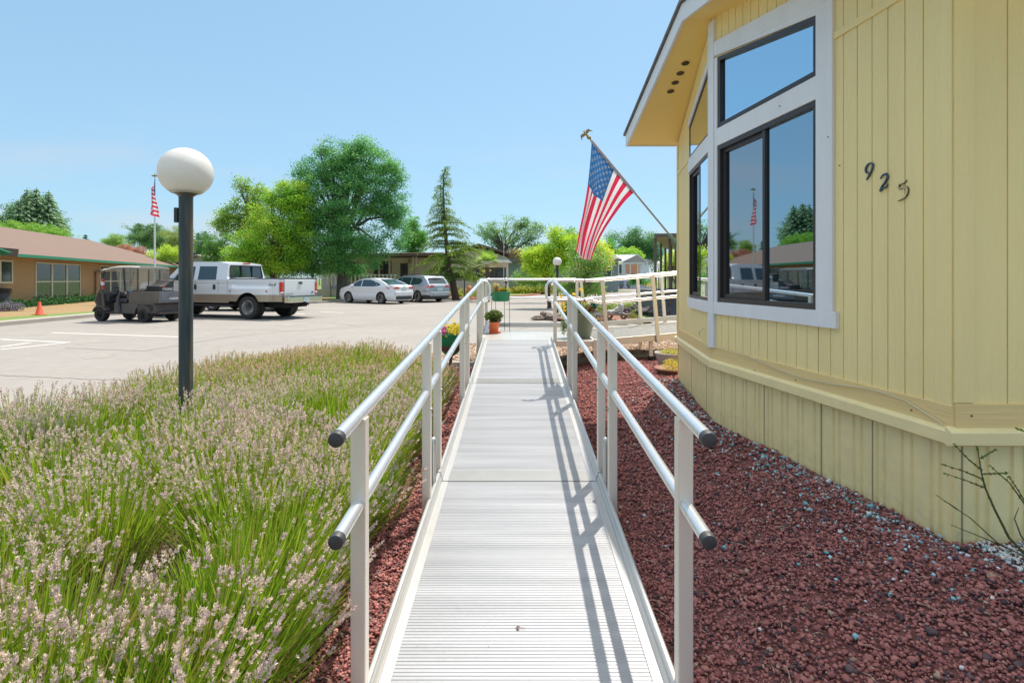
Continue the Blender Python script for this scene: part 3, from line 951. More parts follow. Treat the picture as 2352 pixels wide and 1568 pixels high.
def slab(ff, s_a, s_b, z0a, z0b, z1a, z1b, o0, o1, mi=0, mb=None):
    """board on a wall: corners (s, bottom, top) pushed out from o0 to o1"""
    mb = mb or MB()
    v = [ff(s_a, z0a, o0), ff(s_b, z0b, o0), ff(s_b, z1b, o0), ff(s_a, z1a, o0), ff(s_a, z0a, o1), ff(s_b, z0b, o1), ff(s_b, z1b, o1), ff(s_a, z1a, o1)]
    mb.add(v, [(0, 3, 2, 1), (4, 5, 6, 7), (0, 1, 5, 4), (2, 3, 7, 6), (0, 4, 7, 3), (1, 2, 6, 5)], mi)
    return mb
SF1 = lambda s: 2.10 - .20 * (L1 - s)          # soffit height along face 1
SF0 = lambda s: 2.10 - .315 * s               # along face 0
# window outlines
A, B = s1(1880), s1(1651.5)
UT1 = lambda s: lerp(1.53, 1.745, (s - s1(1885)) / (s1(1653) - s1(1885)))
a0, b0 = .045, s0(1584.6)
UT0 = lambda s: lerp(1.745, 1.50, (s - a0) / (b0 - a0))
Zl, Zh, Zm = -.178, 1.045, 1.185
op1 = [(A, B, Zl, lambda s: Zh), (A, B, Zm, UT1)]
op0 = [(a0, b0, Zl, lambda s: Zh), (a0, b0, Zm, UT0)]
BT = -.545
siding(f1, 0, L1, BT, SF1, op1, first=.047).build('wall', yellow_wood, house)
siding(f0, 0, L0, BT, SF0, op0, first=.06).build('wall', yellow_wood, house)
siding(f2, 0, 5.5, BT, lambda s: 1.75, [], first=.235).build('wall', yellow_wood, house)
mb = MB()       # far and side walls
mb.add([f0(L0, BT - .6), (7.4, 6.34, E(BT - .6)), (7.4, 6.34, E(1.56)), f0(L0, 1.56)], [(0, 1, 2, 3)])
mb.add([(7.4, 2.42, E(-1.3)), (7.4, 6.34, E(-1.3)), (7.4, 6.34, E(1.7)), (7.4, 2.42, E(1.7))], [(0, 1, 2, 3)])
mb.build('back_wall', yellow_wood, house)
# corner board, horizontal base board
cb = slab(f2, -.0, .085, -.53, -.53, 1.75, 1.75, .001, .009); cb.build('corner_board', yellow_wood, house)
cb = slab(f1, .0, .078, -.545, -.545, 1.7, 1.7, .001, .008); cb.build('corner_board', yellow_wood, house)
cb = slab(f0, L0 - .06, L0, -.55, -.55, 1.53, 1.5, .001, .012); cb.build('corner_board', yellow_wood, house)
ww = mat('yellow_base_board', (.80, .60, .27), .6, var=(4, (.72, .53, .24), .7), bump=(26, 1.0, .006), stretch=(.12, .12, 1.3))
slab(f1, -.004, L1, -.66, -.66, -.545, -.545, -.02, .011).build('base_board', ww, house, bevel=.003)
slab(f0, 0, L0, -.66, -.66, -.545, -.545, -.02, .011).build('base_board', ww, house, bevel=.003)
slab(f2, .004, 5.5, -.66, -.66, -.535, -.535, -.02, .011).build('base_board', ww, house, bevel=.003)
# thin horizontal joint boards high on the walls
slab(f1, .08, s1(1918) + .0, 1.335, 1.335, 1.375, 1.375, 0, .010).build('joint_board', yellow_wood, house, bevel=.002)
slab(f0, b0 + .06, L0 - .06, 1.17, 1.17, 1.21, 1.21, 0, .010).build('joint_board', yellow_wood, house, bevel=.002)
slab(f1, .08, L1 - .03, 0, 0, 0, 0, 0, 0)
# metal belt (sloped top flashing over vertical face)
def belt(ff, s_a, s_b):
    mb = MB()
    prof = [(.0, -.632), (.030, -.650), (.034, -.655), (.034, -.706), (.026, -.712), (.0, -.712)]
    v = [ff(s, z, o) for s in (s_a, s_b) for o, z in prof]; n = len(prof)
    mb.add(v, [(i, (i + 1) % n, n + (i + 1) % n, n + i) for i in range(n)] + [tuple(range(n)), tuple(range(n, 2 * n))])
    return mb
belt(f1, -.006, L1 + .0).build('belt_flashing', yellow_metal, house)
belt(f0, .0, L0 + .03).build('belt_flashing', yellow_metal, house)
belt(f2, -.034, 5.5).build('belt_flashing', yellow_metal, house)
# ribbed skirting
def skirt(ff, s_a, s_b, first=0.1, seams=()):
    mb = MB()
    pts = [(s_a, -.012)]
    s = s_a + first
    k = 0
    while s < s_b - .14:
        for ds in (0, .055 if k % 2 else .045):
            pts += [(s + ds, -.012), (s + ds + .006, -.022), (s + ds + .018, -.022), (s + ds + .024, -.012)]
        s += .165 if k % 2 else .150
        k += 1
    pts.append((s_b, -.012))
    z0, z1 = -1.30, -.70
    v = [ff(s, z, o) for s, o in pts for z in (z0, z1)]
    mb.add(v, [(2 * i, 2 * i + 2, 2 * i + 3, 2 * i + 1) for i in range(len(pts) - 1)])
    return mb
skirt(f1, 0, L1, .06).build('skirting', yellow_metal, house)
skirt(f0, 0, L0, .05).build('skirting', yellow_metal, house)
skirt(f2, 0, 5.5, .10).build('skirting', yellow_metal, house)
sgap = mat('seam_shadow_gap', (.30, .26, .15), .9)
for ff, s in ((f1, .46), (f1, .845), (f1, 1.42), (f0, .28), (f0, 1.0), (f2, .045), (f2, 1.2)):
    slab(ff, s, s + .007, -1.29, -1.29, -.714, -.714, -.0116, -.0100).build('panel_seam', sgap, house)
# white casings
tw = []
def case(ff, *a, name='casing'): slab(ff, *a).build(name, white_paint, house, bevel=.003)
sr0, sr1 = s1(1918), A - .004
case(f1, sr0, sr1 + .004, -.18, -.18, UT1(sr1) + .06, UT1(sr1) + .06, .0, .020)
case(f1, sr0 - .035, L1 - .066, -.275, -.275, -.180, -.180, .0, .024, name='sill')
case(f1, A, L1 - .066, Zh + .002, Zh + .002, Zm - .002, Zm - .002, .0, .018)
case(f1, sr0 - .06, L1 - .066, UT1(sr0 - .06) + .003 + .055, UT1(L1) + .004, UT1(sr0 - .06) + .175, UT1(L1) + .115, .0, .023, name='head_casing')
case(f1, A, L1 - .066, UT1(A) + .001, UT1(L1) + .001, UT1(A) + .07, UT1(L1) + .03, .0, .019, name='head_casing')
case(f1, B + .002, L1 - .066, -.18, -.18, UT1(B), UT1(B), .0, .019)
case(f1, L1 - .066, L1 + .005, -.548, -.548, 2.06, 2.06, -.002, .0265, name='corner_casing')
case(f0, .002, a0 - .002, -.548, -.548, 2.06, 2.05, .0, .027, name='corner_casing')
case(f0, a0, b0 + .01, -.275, -.275, -.180, -.180, .0, .024, name='sill')
case(f0, a0, b0, Zh + .002, Zh + .002, Zm - .002, Zm - .002, .0, .018)
case(f0, a0, b0 + .01, UT0(a0) + .002, UT0(b0) + .002, UT0(a0) + .065, UT0(b0) + .065, .0, .018, name='head_casing')

pane_a = glass_mat('window_glass', (.46, .64, .76), .10, .010, .9)
pane_b = glass_mat('screened_glass', (.34, .37, .40), .04, .02, .5)
pane_low = glass_mat('lower_window_glass', (.32, .42, .49), .04, .012, .9)
room = mat('dark_room', (.035, .035, .04), .9)
blind_m = mat('window_blind', (.78, .80, .80), .6)
cur_m = mat('dark_curtain', (.10, .12, .14), .8, var=(5, (.22, .25, .28), .8), stretch=(1, 1, .15))
pane_side = glass_mat('side_window_glass', (.78, .88, .96), .20, .006, .9)
def window(ff, a, b, lo, hi, split=None, pm_=None, po=-.012):
    """frame bars round an opening, glass, and the room behind"""
    w = thing('window', None, None, (0, 0, 0))
    w.parent = house
    fb = MB(); t = .034 if pm_ is None else .026; o0, o1 = -.05, .012 if pm_ is None else .008
    slab(ff, a + .001, b - .001, lo(a) + .001, lo(b) + .001, lo(a) + t, lo(b) + t, o0, o1, mb=fb)
    slab(ff, a + .001, b - .001, hi(a) - t, hi(b) - t, hi(a) - .001, hi(b) - .001, o0, o1, mb=fb)
    slab(ff, a + .0015, a + t, lo(a) + t, lo(a + t) + t, hi(a) - t, hi(a + t) - t, o0, o1 - .001, mb=fb)
    slab(ff, b - t, b - .0015, lo(b - t) + t, lo(b) + t, hi(b - t) - t, hi(b) - t, o0, o1 - .001, mb=fb)
    if split:
        slab(ff, split - .012, split + .018, lo(split) + t, lo(split) + t, hi(split) - t, hi(split) - t, -.04, .006, mb=fb)
        # sliding sash, set back, with its own thin bars
        c, d = split + .018, b - t
        for (p, q, z0, z1) in ((c, c + .02, lo(c) + t, hi(c) - t), (d - .03, d, lo(c) + t, hi(c) - t), (c + .02, d - .03, lo(c) + t, lo(c) + t + .03), (c + .02, d - .03, hi(c) - t - .03, hi(c) - t)):
            slab(ff, p, q, z0, z0, z1, z1, -.045, -.014, mb=fb)
    fb.build('frame', dark_frame, w, bevel=.002)
    ia, ib = a + t, b - t
    def pane(p, q, o, m):
        pm = MB()
        pm.add([ff(p, lo(p) + t, o), ff(q, lo(q) + t, o), ff(q, hi(q) - t, o), ff(p, hi(p) - t, o)], [(0, 1, 2, 3)])
        pm.build('pane', m, w)
    if split:
        pane(ia, split - .012, po, pm_ or pane_low); pane(split + .018, ib, -.03, pane_b)
    else: pane(ia, ib, po, pm_ or pane_a)
    rb = MB()
    rb.add([ff(a - .1, lo(a) - .1, -.45), ff(b + .02, lo(b) - .1, -.45), ff(b + .02, hi(b) + .1, -.45), ff(a - .1, hi(a) + .1, -.45),
            ff(a, lo(a), -.052), ff(b, lo(b), -.052), ff(b, hi(b), -.052), ff(a, hi(a), -.052)], [(0, 1, 2, 3), (0, 1, 5, 4), (2, 3, 7, 6), (0, 4, 7, 3), (1, 2, 6, 5)])
    rb.build('interior', room, w)
    return w
w = window(f1, A, B, lambda s: Zl, lambda s: Zh, split=1.40)
bl = MB(); z = Zh - .05
while z > Zl + .05:
    slab(f1, A + .05, 1.38, z, z, z + .011, z + .011, -.070, -.030, mb=bl)
    z -= .036
slab(f1, A + .05, 1.38, Zh - .06, Zh - .06, Zh - .03, Zh - .03, -.12, -.07, mb=bl)
bl.build('blind', blind_m, w)
cu = MB(); n = 60; vs = []
for i in range(n + 1):
    s = lerp(1.42, B - .02, i / n); o = -.10 + .016 * math.sin(i * .9) + .006 * math.sin(i * 2.3)
    vs += [f1(s, Zl + .02, o), f1(s, Zh - .03, o)]
cu.add(vs, [(2 * i, 2 * i + 2, 2 * i + 3, 2 * i + 1) for i in range(n)])
cu.build('curtain', cur_m, w, smooth=True)
window(f1, A, B, lambda s: Zm, UT1)
window(f0, a0, b0, lambda s: Zl, lambda s: Zh, split=.50, pm_=pane_side, po=.002)
window(f0, a0, b0, lambda s: Zm, UT0, pm_=pane_side, po=.002)

# house numbers
def stroke(pts, ws, ff, sx, zc, h, m, th=.006):
    """tapered brush stroke lying on the wall; pts in 0..1 units of height, x positive to the viewer's right"""
    P_ = []
    K = 10
    for i in range(len(pts) - 1):
        p0, p1, p2, p3 = pts[max(i - 1, 0)], pts[i], pts[i + 1], pts[min(i + 2, len(pts) - 1)]
        for k in range(K):
            t = k / K
            f = lambda a, b, c, d: .5 * (2 * b + (c - a) * t + (2 * a - 5 * b + 4 * c - d) * t * t + (3 * b - a - 3 * c + d) * t ** 3)
            P_.append((f(p0[0], p1[0], p2[0], p3[0]), f(p0[1], p1[1], p2[1], p3[1]), lerp(ws[i], ws[i + 1], t)))
    P_.append((*pts[-1], ws[-1]))
    mb = MB(); vs = []
    for i, (x, y, wd) in enumerate(P_):
        a = P_[max(i - 1, 0)]; b = P_[min(i + 1, len(P_) - 1)]
        dx, dy = b[0] - a[0], b[1] - a[1]; L = math.hypot(dx, dy) + 1e-9
        nx, ny = -dy / L * wd / 2, dx / L * wd / 2
        for (qx, qy, o) in ((x + nx, y + ny, .004), (x + nx * .7, y + ny * .7, .004 + th), (x - nx * .7, y - ny * .7, .004 + th), (x - nx, y - ny, .004)):
            vs.append(ff(sx - qx * h, zc + qy * h, o))
    n = len(P_)
    fs = []
    for i in range(n - 1):
        for k in range(4):
            fs.append((4 * i + k, 4 * i + (k + 1) % 4, 4 * (i + 1) + (k + 1) % 4, 4 * (i + 1) + k))
    fs += [(0, 1, 2, 3), tuple(4 * (n - 1) + k for k in range(4))]
    return mb.add(vs, fs)
num_dark = mat('dark_patina_brass', (.07, .12, .17), .3, .8, var=(60, (.10, .09, .09), .8))
num_gold = mat('painted_number', (.66, .54, .28), .35, .3)
num_edge = mat('number_edge', (.10, .07, .04), .5)
nine = [(.20, -.10), (.02, -.02), (-.03, .22), (.08, .42), (.26, .50), (.42, .36), (.36, .06), (.20, -.22), (.02, -.48)]
two = [(.0, .26), (.14, .44), (.34, .48), (.42, .28), (.30, .02), (.10, -.20), (-.02, -.46), (.12, -.34), (.34, -.30), (.46, -.12)]
five_t = [(.42, .50), (.30, .40), (.08, .36)]
five_a = [(.08, .38), (.05, .24), (.05, .14), (.22, .16), (.44, .10), (.46, -.12), (.32, -.36), (.0, -.48)]
# widths are seen obliquely: the digits are stretched along the wall as the real ones are
def digit(pts, ws, x, y, h, m, nm='house_number', o=0.0, sx=1.25):
    s = s1(x); k = 2.42 + .991 * s
    zc = -(y - 641) / F * k
    return stroke([(a * sx, b) for a, b in pts], ws, (lambda s_, z_, o_: f1(s_, z_, o_ + o)), s, zc, h, m)
W = [.05, .12, .15, .12, .10, .14, .15, .15, .06]
d = digit(nine, W, 1992, 396, .083, 0); d.build('house_number', num_dark, house, smooth=50)
d = digit(two, [.05, .10, .14, .17, .15, .11, .11, .13, .10, .03], 2025, 421, .083, 0); d.build('house_number', num_dark, house, smooth=50)
for grow, m_, oo in ((.03, num_edge, -.002), (0, num_gold, 0)):
    d = digit(five_t, [.03 + grow, .08 + grow, .05 + grow], 2065, 440, .092, 0, o=oo); e2 = digit(five_a, [.04 + grow, .05 + grow, .07 + grow, .08 + grow, .10 + grow, .13 + grow, .11 + grow, .03 + grow], 2065, 440, .092, 0, o=oo)
    d.add(e2.v, e2.f); d.build('house_number', m_, house, smooth=50)
# cable stapled along the base board
cab = MB()
cp = [(1640, 796), (1670, 800), (1720, 815), (1790, 847), (1850, 868), (1925, 882), (1990, 890), (2040, 902), (2090, 920), (2130, 945), (2165, 966), (2176, 976)]
pts = []
for x, y in cp:
    s = s1(x); k = 2.42 + .991 * s
    pts.append(f1(s, -(y - 641) / F * k, .020))
cab.tube(pts, .0034, 8)
z0 = f0(.30, -.44, .01)
cab.tube([f0(.26, -.42, .012), f0(.36, -.45, .03), f0(.38, -.50, .03), f0(.25, -.54, .022), f0(.1, -.55, .03), f0(.0, -.548, .034), f1(L1 - .03, -.545, .03)], .0034, 8)
cab.build('cable', mat('painted_cable', (.62, .57, .38), .45), house, smooth=True)
scr = MB()
for ff, s, z in ((f1, 1.5, -.63), (f1, 1.05, -.62), (f1, .2, -.61), (f2, .07, -.585), (f2, .12, -.70), (f1, .75, .8), (f1, 1.2, 1.11), (f1, .66, .62)):
    c = ff(s, z, .013 if z > -.8 and z < -.5 else .021)
    scr.box(c, (.006, .006, .006))
scr.build('screw', mat('rusty_screw', (.16, .09, .05), .7), house)

# roof, soffit, fascia
PKs = Vector((1.40, 4.55, E(2.10))); E2s = Vector((1.325, 6.40, E(1.525))); E0s = Vector((1.50, 1.75, E(2.10 - .20 * 2.83)))
c1 = Vector((C1.x, C1.y, E(2.10))); c2 = Vector((C2.x, C2.y + .06, E(1.525))); c0 = Vector((1.94, 2.0, E(1.63)))
so = MB()
far_in = [Vector((7.4, 6.40, E(1.525))), Vector((7.4, 4.55, E(2.10)))]
so.add([E2s, PKs, far_in[1], far_in[0]], [(0, 1, 2, 3)])
near_in = [Vector((7.4, 4.55, E(2.10))), Vector((7.4, 1.75, E0s.z - 0))]
so.add([PKs, E0s, Vector((7.4, 1.75, E0s.z)), Vector((7.4, 4.55, E(2.10)))], [(0, 1, 2, 3)])
so.build('soffit', yellow_flat, house)
# circular vents in the soffit
vm = mat('vent_screen', (.20, .17, .10), .8, var=(200, (.08, .07, .05), .8))
nv = (PKs - E2s).cross(Vector((1, 0, 0))).normalized()
if nv.z > 0: nv = -nv
q = nv.to_track_quat('Z', 'X').to_matrix()
for (vx, vy) in ((1574.5, 145), (1562.6, 168), (1550.7, 189.7), (1540.4, 209.6)):
    k1, k2 = (vx - 1176) / F, -(vy - 641) / F
    y = (2.10 + .311 * 4.55) / (k2 + .311)
    c = Vector((k1 * y, y, EYE + k2 * y)) + nv * .001
    vb = MB(); vb.lathe([(0, .0), (.036, .0)], c, 24, M=q); vb.lathe([(.036, -.001), (.036, .004), (.043, .004), (.043, -.001)], c, 24, mi=1, M=q)
    vb.build('soffit_vent', [vm, yellow_flat], house, smooth=45)
fa = MB()
up_ = Vector((0, 0, .140))
def fas(a, b, t=.025):
    d = (b - a); n = Vector((-d.y, d.x, 0)).normalized()
    if n.x > 0: n = -n
    n = n * t
    v = [a, b, b + up_, a + up_, a + n, b + n, b + n + up_, a + n + up_]
    v = [p + Vector((0, 0, -.012)) for p in v]
    fa.add(v, [(0, 1, 2, 3), (4, 7, 6, 5), (0, 4, 5, 1), (2, 6, 7, 3), (0, 3, 7, 4), (1, 5, 6, 2)])
fas(E2s, PKs); fas(PKs, E0s)
fa.bar(E2s + Vector((-.025, .012, .065)), Vector((7.4, 6.412, E(1.525) + .065)), .024, .155)
fa.build('fascia', mat('white_fascia_paint', (.72, .73, .75), .5, var=(5, (.6, .61, .63), .5), bump=(60, .3, .002), stretch=(1, .2, 1)), house, bevel=.003)
shg = mat('grey_shingles', (.20, .19, .18), .95, var=(20, (.12, .11, .11), .8), bump=(80, .6, .01))
rf = MB()
def roofslab(a, b, c, d):
    u = Vector((0, 0, .135)); w_ = Vector((0, 0, .162))
    v = [p + u for p in (a, b, c, d)] + [p + w_ for p in (a, b, c, d)]
    rf.add(v, [(0, 1, 2, 3), (4, 7, 6, 5), (0, 4, 5, 1), (1, 5, 6, 2), (2, 6, 7, 3), (3, 7, 4, 0)])
ox = Vector((-.045, 0, 0))
roofslab(E2s + ox + Vector((0, .06, -.018)), PKs + ox, Vector((7.5, 4.55, E(2.10))), Vector((7.5, 6.46, E(1.507))))
roofslab(PKs + ox + Vector((0, -.001, 0)), E0s + ox, Vector((7.5, 1.75, E0s.z)), Vector((7.5, 4.549, E(2.10))))
rf.build('roof', shg, house)

# ================================================================ flag on the house
def flag_mesh(S, rows=39, cols_=48, canton_v=.4, stars=True, star_r=.028, inv=.0012):
    """S(u, v) -> point; u runs down the hoist over 13 stripes, v out along the fly"""
    mb = MB()
    for j in range(rows + 1):
        for i in range(cols_ + 1): mb.v.append(tuple(S(j / rows, i / cols_)))
    for j in range(rows):
        for i in range(cols_):
            u, v = (j + .5) / rows, (i + .5) / cols_
            st = int(u * 13)
            mi = 2 if (u < 7 / 13 and v < canton_v) else (0 if st % 2 == 0 else 1)
            w_ = cols_ + 1
            mb.f.append((j * w_ + i, j * w_ + i + 1, (j + 1) * w_ + i + 1, (j + 1) * w_ + i)); mb.m.append(mi)
    if stars:
        for r in range(9):
            for c in range(11):
                if (r + c) % 2: continue
                u0, v0 = (r + 1) / 10 * 7 / 13, (c + 1) / 12 * canton_v
                rr = star_r
                pu, pv = [], []
                for k in range(10):
                    a = math.pi / 2 * 0 + 2 * math.pi * k / 10
                    q_ = rr if k % 2 == 0 else rr * .40
                    # stars point to the hoist top; the flag is 1 : 1.6
                    pu.append(u0 - q_ * math.cos(a)); pv.append(v0 + q_ * math.sin(a) / 1.6)
                for sg in (1, -1):
                    e_ = .004
                    n_ = (Vector(S(u0 + e_, v0)) - Vector(S(u0 - e_, v0))).cross(Vector(S(u0, v0 + e_)) - Vector(S(u0, v0 - e_))).normalized() * inv * sg
                    pts = [Vector(S(u0, v0)) + n_] + [Vector(S(max(0, a), max(0, b))) + n_ for a, b in zip(pu, pv)]
                    mb.add(pts, [(0, 1 + k, 1 + (k + 1) % 10) for k in range(10)], 1)
    return mb
def cloth(name, col):
    m = bpy.data.materials.new(name); m.use_nodes = True; nt = m.node_tree
    b = nt.nodes['Principled BSDF']; b.inputs['Base Color'].default_value = (*col, 1); b.inputs['Roughness'].default_value = .8
    b.inputs['Sheen Weight'].default_value = .3
    t = nt.nodes.new('ShaderNodeBsdfTranslucent'); t.inputs[0].default_value = (*col, 1)
    mx = nt.nodes.new('ShaderNodeMixShader'); mx.inputs[0].default_value = .45
    wv = nt.nodes.new('ShaderNodeTexNoise'); wv.inputs['Scale'].default_value = 8
    bp = nt.nodes.new('ShaderNodeBump'); bp.inputs['Strength'].default_value = .2; bp.inputs['Distance'].default_value = .01
    nt.links.new(wv.outputs[0], bp.inputs['Height']); nt.links.new(bp.outputs[0], b.inputs['Normal'])
    nt.links.new(b.outputs[0], mx.inputs[1]); nt.links.new(t.outputs[0], mx.inputs[2])
    nt.links.new(mx.outputs[0], nt.nodes['Material Output'].inputs[0]); MATS[name] = m; return m
f_red, f_white, f_blue = cloth('flag_red', (.75, .03, .09)), cloth('flag_white', (.86, .86, .88)), cloth('flag_blue', (.03, .16, .42))

BR = Vector((1.87, 6.34, EYE + .39)); TIP = Vector((.905, 6.46, EYE + 1.600))
fl = thing('house_flag', 'large national flag with stars and stripes hanging from an angled pole on the yellow house', 'flag', tuple(BR))
pole = MB(); pole.tube([BR + (TIP - BR) * .02, TIP], .011, 12)
pole.build('pole', mat('flag_pole_metal', (.42, .40, .38), .4, .7), fl, smooth=True)
pb = MB(); dirp = (TIP - BR).normalized()
pb.tube([BR, BR + dirp * .16], .017, 12); pb.box(BR + Vector((-.004, 0, -.01)), (.02, .06, .11))
pb.build('bracket', mat('verdigris_bracket', (.20, .33, .30), .5, .4), fl, bevel=.003)
# eagle finial
gold = mat('gilt', (.34, .23, .08), .4, .8)
eg = MB(); T = TIP + dirp * .06
eg.tube([TIP, T, T + dirp * .03], [.009, .014, .006], 10)
eg.lathe([(0, -.02), (.02, -.012), (.026, 0), (.018, .014), (0, .02)], tuple(TIP + dirp * .03), 12)
sd = Vector((.62, 0, .55)).normalized()
for s_ in (-1, 1):
    a = T + dirp * .02
    wing = [a, a + sd * s_ * .025 + dirp * .04, a + sd * s_ * .06 + dirp * .035, a + sd * s_ * .082 + dirp * -.02, a + sd * s_ * .055 + dirp * .005, a + sd * s_ * .028 + dirp * .0]
    eg.prism(wing, (0, .012, 0))
eg.tube([T + dirp * .02, T + dirp * .06, T + dirp * .075 + sd * .012], [.013, .010, .003], 8)
eg.build('eagle_finial', gold, fl, smooth=40)
h0 = TIP + (BR - TIP) * .012
h1 = TIP + (BR - TIP) * .505
def zp(zx, zy): # survey point of the flag outline at its own distance
    return P((1350 + zx / 3.734) * .9408, (280 + zy / 3.734) * .9408, 6.42)
L_edge = [zp(352, 240), zp(338, 430), zp(315, 640), zp(278, 860), zp(236, 1060), zp(207, 1240)]
R_edge = [h1, zp(655, 790), zp(560, 915), zp(470, 1050), zp(400, 1190), zp(352, 1325)]
def spl(ps, t):
    n = len(ps) - 1; x = min(max(t, 0), 1) * n; i = min(int(x), n - 1); t = x - i
    p0, p1, p2, p3 = ps[max(i - 1, 0)], ps[i], ps[i + 1], ps[min(i + 2, n)]
    return .5 * ((2 * p1) + (p2 - p0) * t + (2 * p0 - 5 * p1 + 4 * p2 - p3) * t * t + (3 * p1 - p0 - 3 * p2 + p3) * t ** 3)
def Sflag(u, v):
    hoist = lerp(h0, h1, u)
    bot = lerp(L_edge[-1], R_edge[-1], u) + Vector((0, 0, -.035 * math.sin(math.pi * u)))
    a, b = spl(L_edge, v), spl(R_edge, v)
    ruled = lerp(a, b, u)
    base = lerp(h0, h1, u)
    bb_ = lerp(L_edge[0], R_edge[0], u) * (1 - v) + lerp(L_edge[-1], R_edge[-1], u) * v
    p = ruled + (hoist * (1 - v) + bot * v) - bb_
    # sag of the middle: the cloth hangs from the pole before it swings down
    k = v ** .8
    # big vertical fold near the left third, and soft ripples
    fold = math.exp(-((u - .44 + .10 * v) / .085) ** 2)
    dep = k * (-.085 * fold + .05 * math.sin(u * 11 - v * 3.2) * (.4 + v) + .03 * math.sin(u * 19 + v * 5) * v)
    dx = -k * .05 * math.exp(-((u - .36 + .10 * v) / .10) ** 2) * math.sin(v * 2.4 + .4)
    p = p + Vector((dx, dep, 0))
    return p
flag_mesh(Sflag, 52, 60, inv=.0015, star_r=.036).build('flag_cloth', [f_red, f_white, f_blue], fl, smooth=60)
slv = MB(); slv.tube([h0, h1], .017, 12); slv.build('flag_sleeve', mat('sleeve_cloth', (.42, .38, .42), .8), fl, smooth=True)

# ================================================================ globe lamp in the lavender
post_dark = bpy.data.materials.new('weathered_post'); post_dark.use_nodes = True
nt = post_dark.node_tree; b = nt.nodes['Principled BSDF']; b.inputs['Roughness'].default_value = .45
tc = _tex_co(nt, (10, 10, .9)); n_ = nt.nodes.new('ShaderNodeTexNoise'); n_.inputs['Scale'].default_value = 1.6; n_.inputs['Detail'].default_value = 5
nt.links.new(tc, n_.inputs['Vector']); cr = nt.nodes.new('ShaderNodeValToRGB')
cr.color_ramp.elements[0].position = .40; cr.color_ramp.elements[0].color = (.022, .036, .045, 1)
cr.color_ramp.elements[1].position = .66; cr.color_ramp.elements[1].color = (.15, .105, .05, 1)
e_ = cr.color_ramp.elements.new(.52); e_.color = (.05, .06, .06, 1)
nt.links.new(n_.outputs[0], cr.inputs[0]); nt.links.new(cr.outputs[0], b.inputs['Base Color']); MATS['weathered_post'] = post_dark
post_black = mat('black_post', (.03, .028, .03), .5)
opal = bpy.data.materials.new('opal_globe'); opal.use_nodes = True
nt = opal.node_tree; b = nt.nodes['Principled BSDF']; b.inputs['Base Color'].default_value = (.84, .83, .82, 1); b.inputs['Roughness'].default_value = .3
t = nt.nodes.new('ShaderNodeBsdfTranslucent'); t.inputs[0].default_value = (.80, .76, .70, 1)
mx = nt.nodes.new('ShaderNodeMixShader'); mx.inputs[0].default_value = .35
nn = nt.nodes.new('ShaderNodeTexNoise'); nn.inputs['Scale'].default_value = 5
crr = nt.nodes.new('ShaderNodeValToRGB'); crr.color_ramp.elements[0].color = (.78, .76, .74, 1); crr.color_ramp.elements[1].color = (.86, .85, .84, 1)
nt.links.new(nn.outputs[0], crr.inputs[0]); nt.links.new(crr.outputs[0], b.inputs['Base Color'])
nt.links.new(b.outputs[0], mx.inputs[1]); nt.links.new(t.outputs[0], mx.inputs[2]); nt.links.new(mx.outputs[0], nt.nodes['Material Output'].inputs[0])
MATS['opal_globe'] = opal
def globe_lamp(loc, h, rg, rp, label, m, group=None, fitting=None, sensor=False):
    t = thing('globe_lamp', label, 'lamp', loc, 0, group)
    z0 = h - rg * 1.72
    a = MB(); a.lathe([(rp * 1.25, 0), (rp * 1.25, .06), (rp * 1.05, .10), (rp, .12), (rp, z0 - .03), (rp * 1.02, z0 - .02), (rp * 1.02, z0)], (0, 0, 0), 24)
    a.build('post', m, t, world=False, smooth=40)
    f = MB(); f.lathe([(rp * 1.0, z0 - .012), (rg * .28, z0 - .005), (rg * .46, z0 + rg * .10), (rg * .58, z0 + rg * .18), (rg * .60, z0 + rg * .22), (rg * .5, z0 + rg * .22)], (0, 0, 0), 28)
    f.build('fitter', fitting or m, t, world=False, smooth=40)
    g = MB(); pr = []
    zc = z0 + rg * .92
    for k in range(25):
        a_ = -1.04 + (math.pi / 2 + 1.04) * k / 24
        pr.append((rg * math.cos(a_) if k < 24 else 0, zc + rg * .97 * math.sin(a_)))
    g.lathe(pr, (0, 0, 0), 40); g.build('globe', opal, t, world=False, smooth=80)
    if sensor:
        s = MB(); s.box((-rp - .012, -.02, z0 - .16), (.03, .03, .12)); s.build('light_sensor', post_black, t, world=False, bevel=.004)
    return t
fitm = mat('lamp_fitter', (.13, .12, .115), .4, .4)
LX = (427 - 1176) / F * 4.55
globe_lamp((LX, 4.55, 0.02), 2.405, .203, .052, 'weathered dark lamp post with a big white globe standing in the lavender', post_dark, fitting=fitm, sensor=True)
G_L = 'white globe lamps on black posts'
def lampx(x, ytop, ybase, label, dia_px, h=2.2):
    g = G(x, ybase)
    d = g.y
    ht = EYE - (ytop - 641) / F * d
    globe_lamp((g.x, g.y, 0), ht, dia_px / F * d / 2, .04, label, post_black, G_L)
lampx(1067, 616, 687, 'black lamp post with a small white globe beside the orange hydrant', 13)
lampx(1263, 611, 683, 'thin black lamp post with a small white globe at the kerb left of the flag', 10)
lampx(1410, 610, 662, 'small globe lamp in front of the white house with the metal porch roof', 9)
globe_lamp((P(1280, 600, 21).x, 21, 0), EYE - (592.5 - 641) / F * 21, 20.5 / F * 21 / 2, .05, 'larger white globe lamp on a dark post between the flowering bushes', post_black, G_L)
sl = thing('carriage_lamp', 'white box shaped lantern on a thin post near the brown awning', 'lamp', (P(1513, 600, 44).x, 44, 0))
a = MB(); a.tube([(0, 0, 0), (0, 0, 2.2)], .035, 8); a.build('post', post_black, sl, world=False)
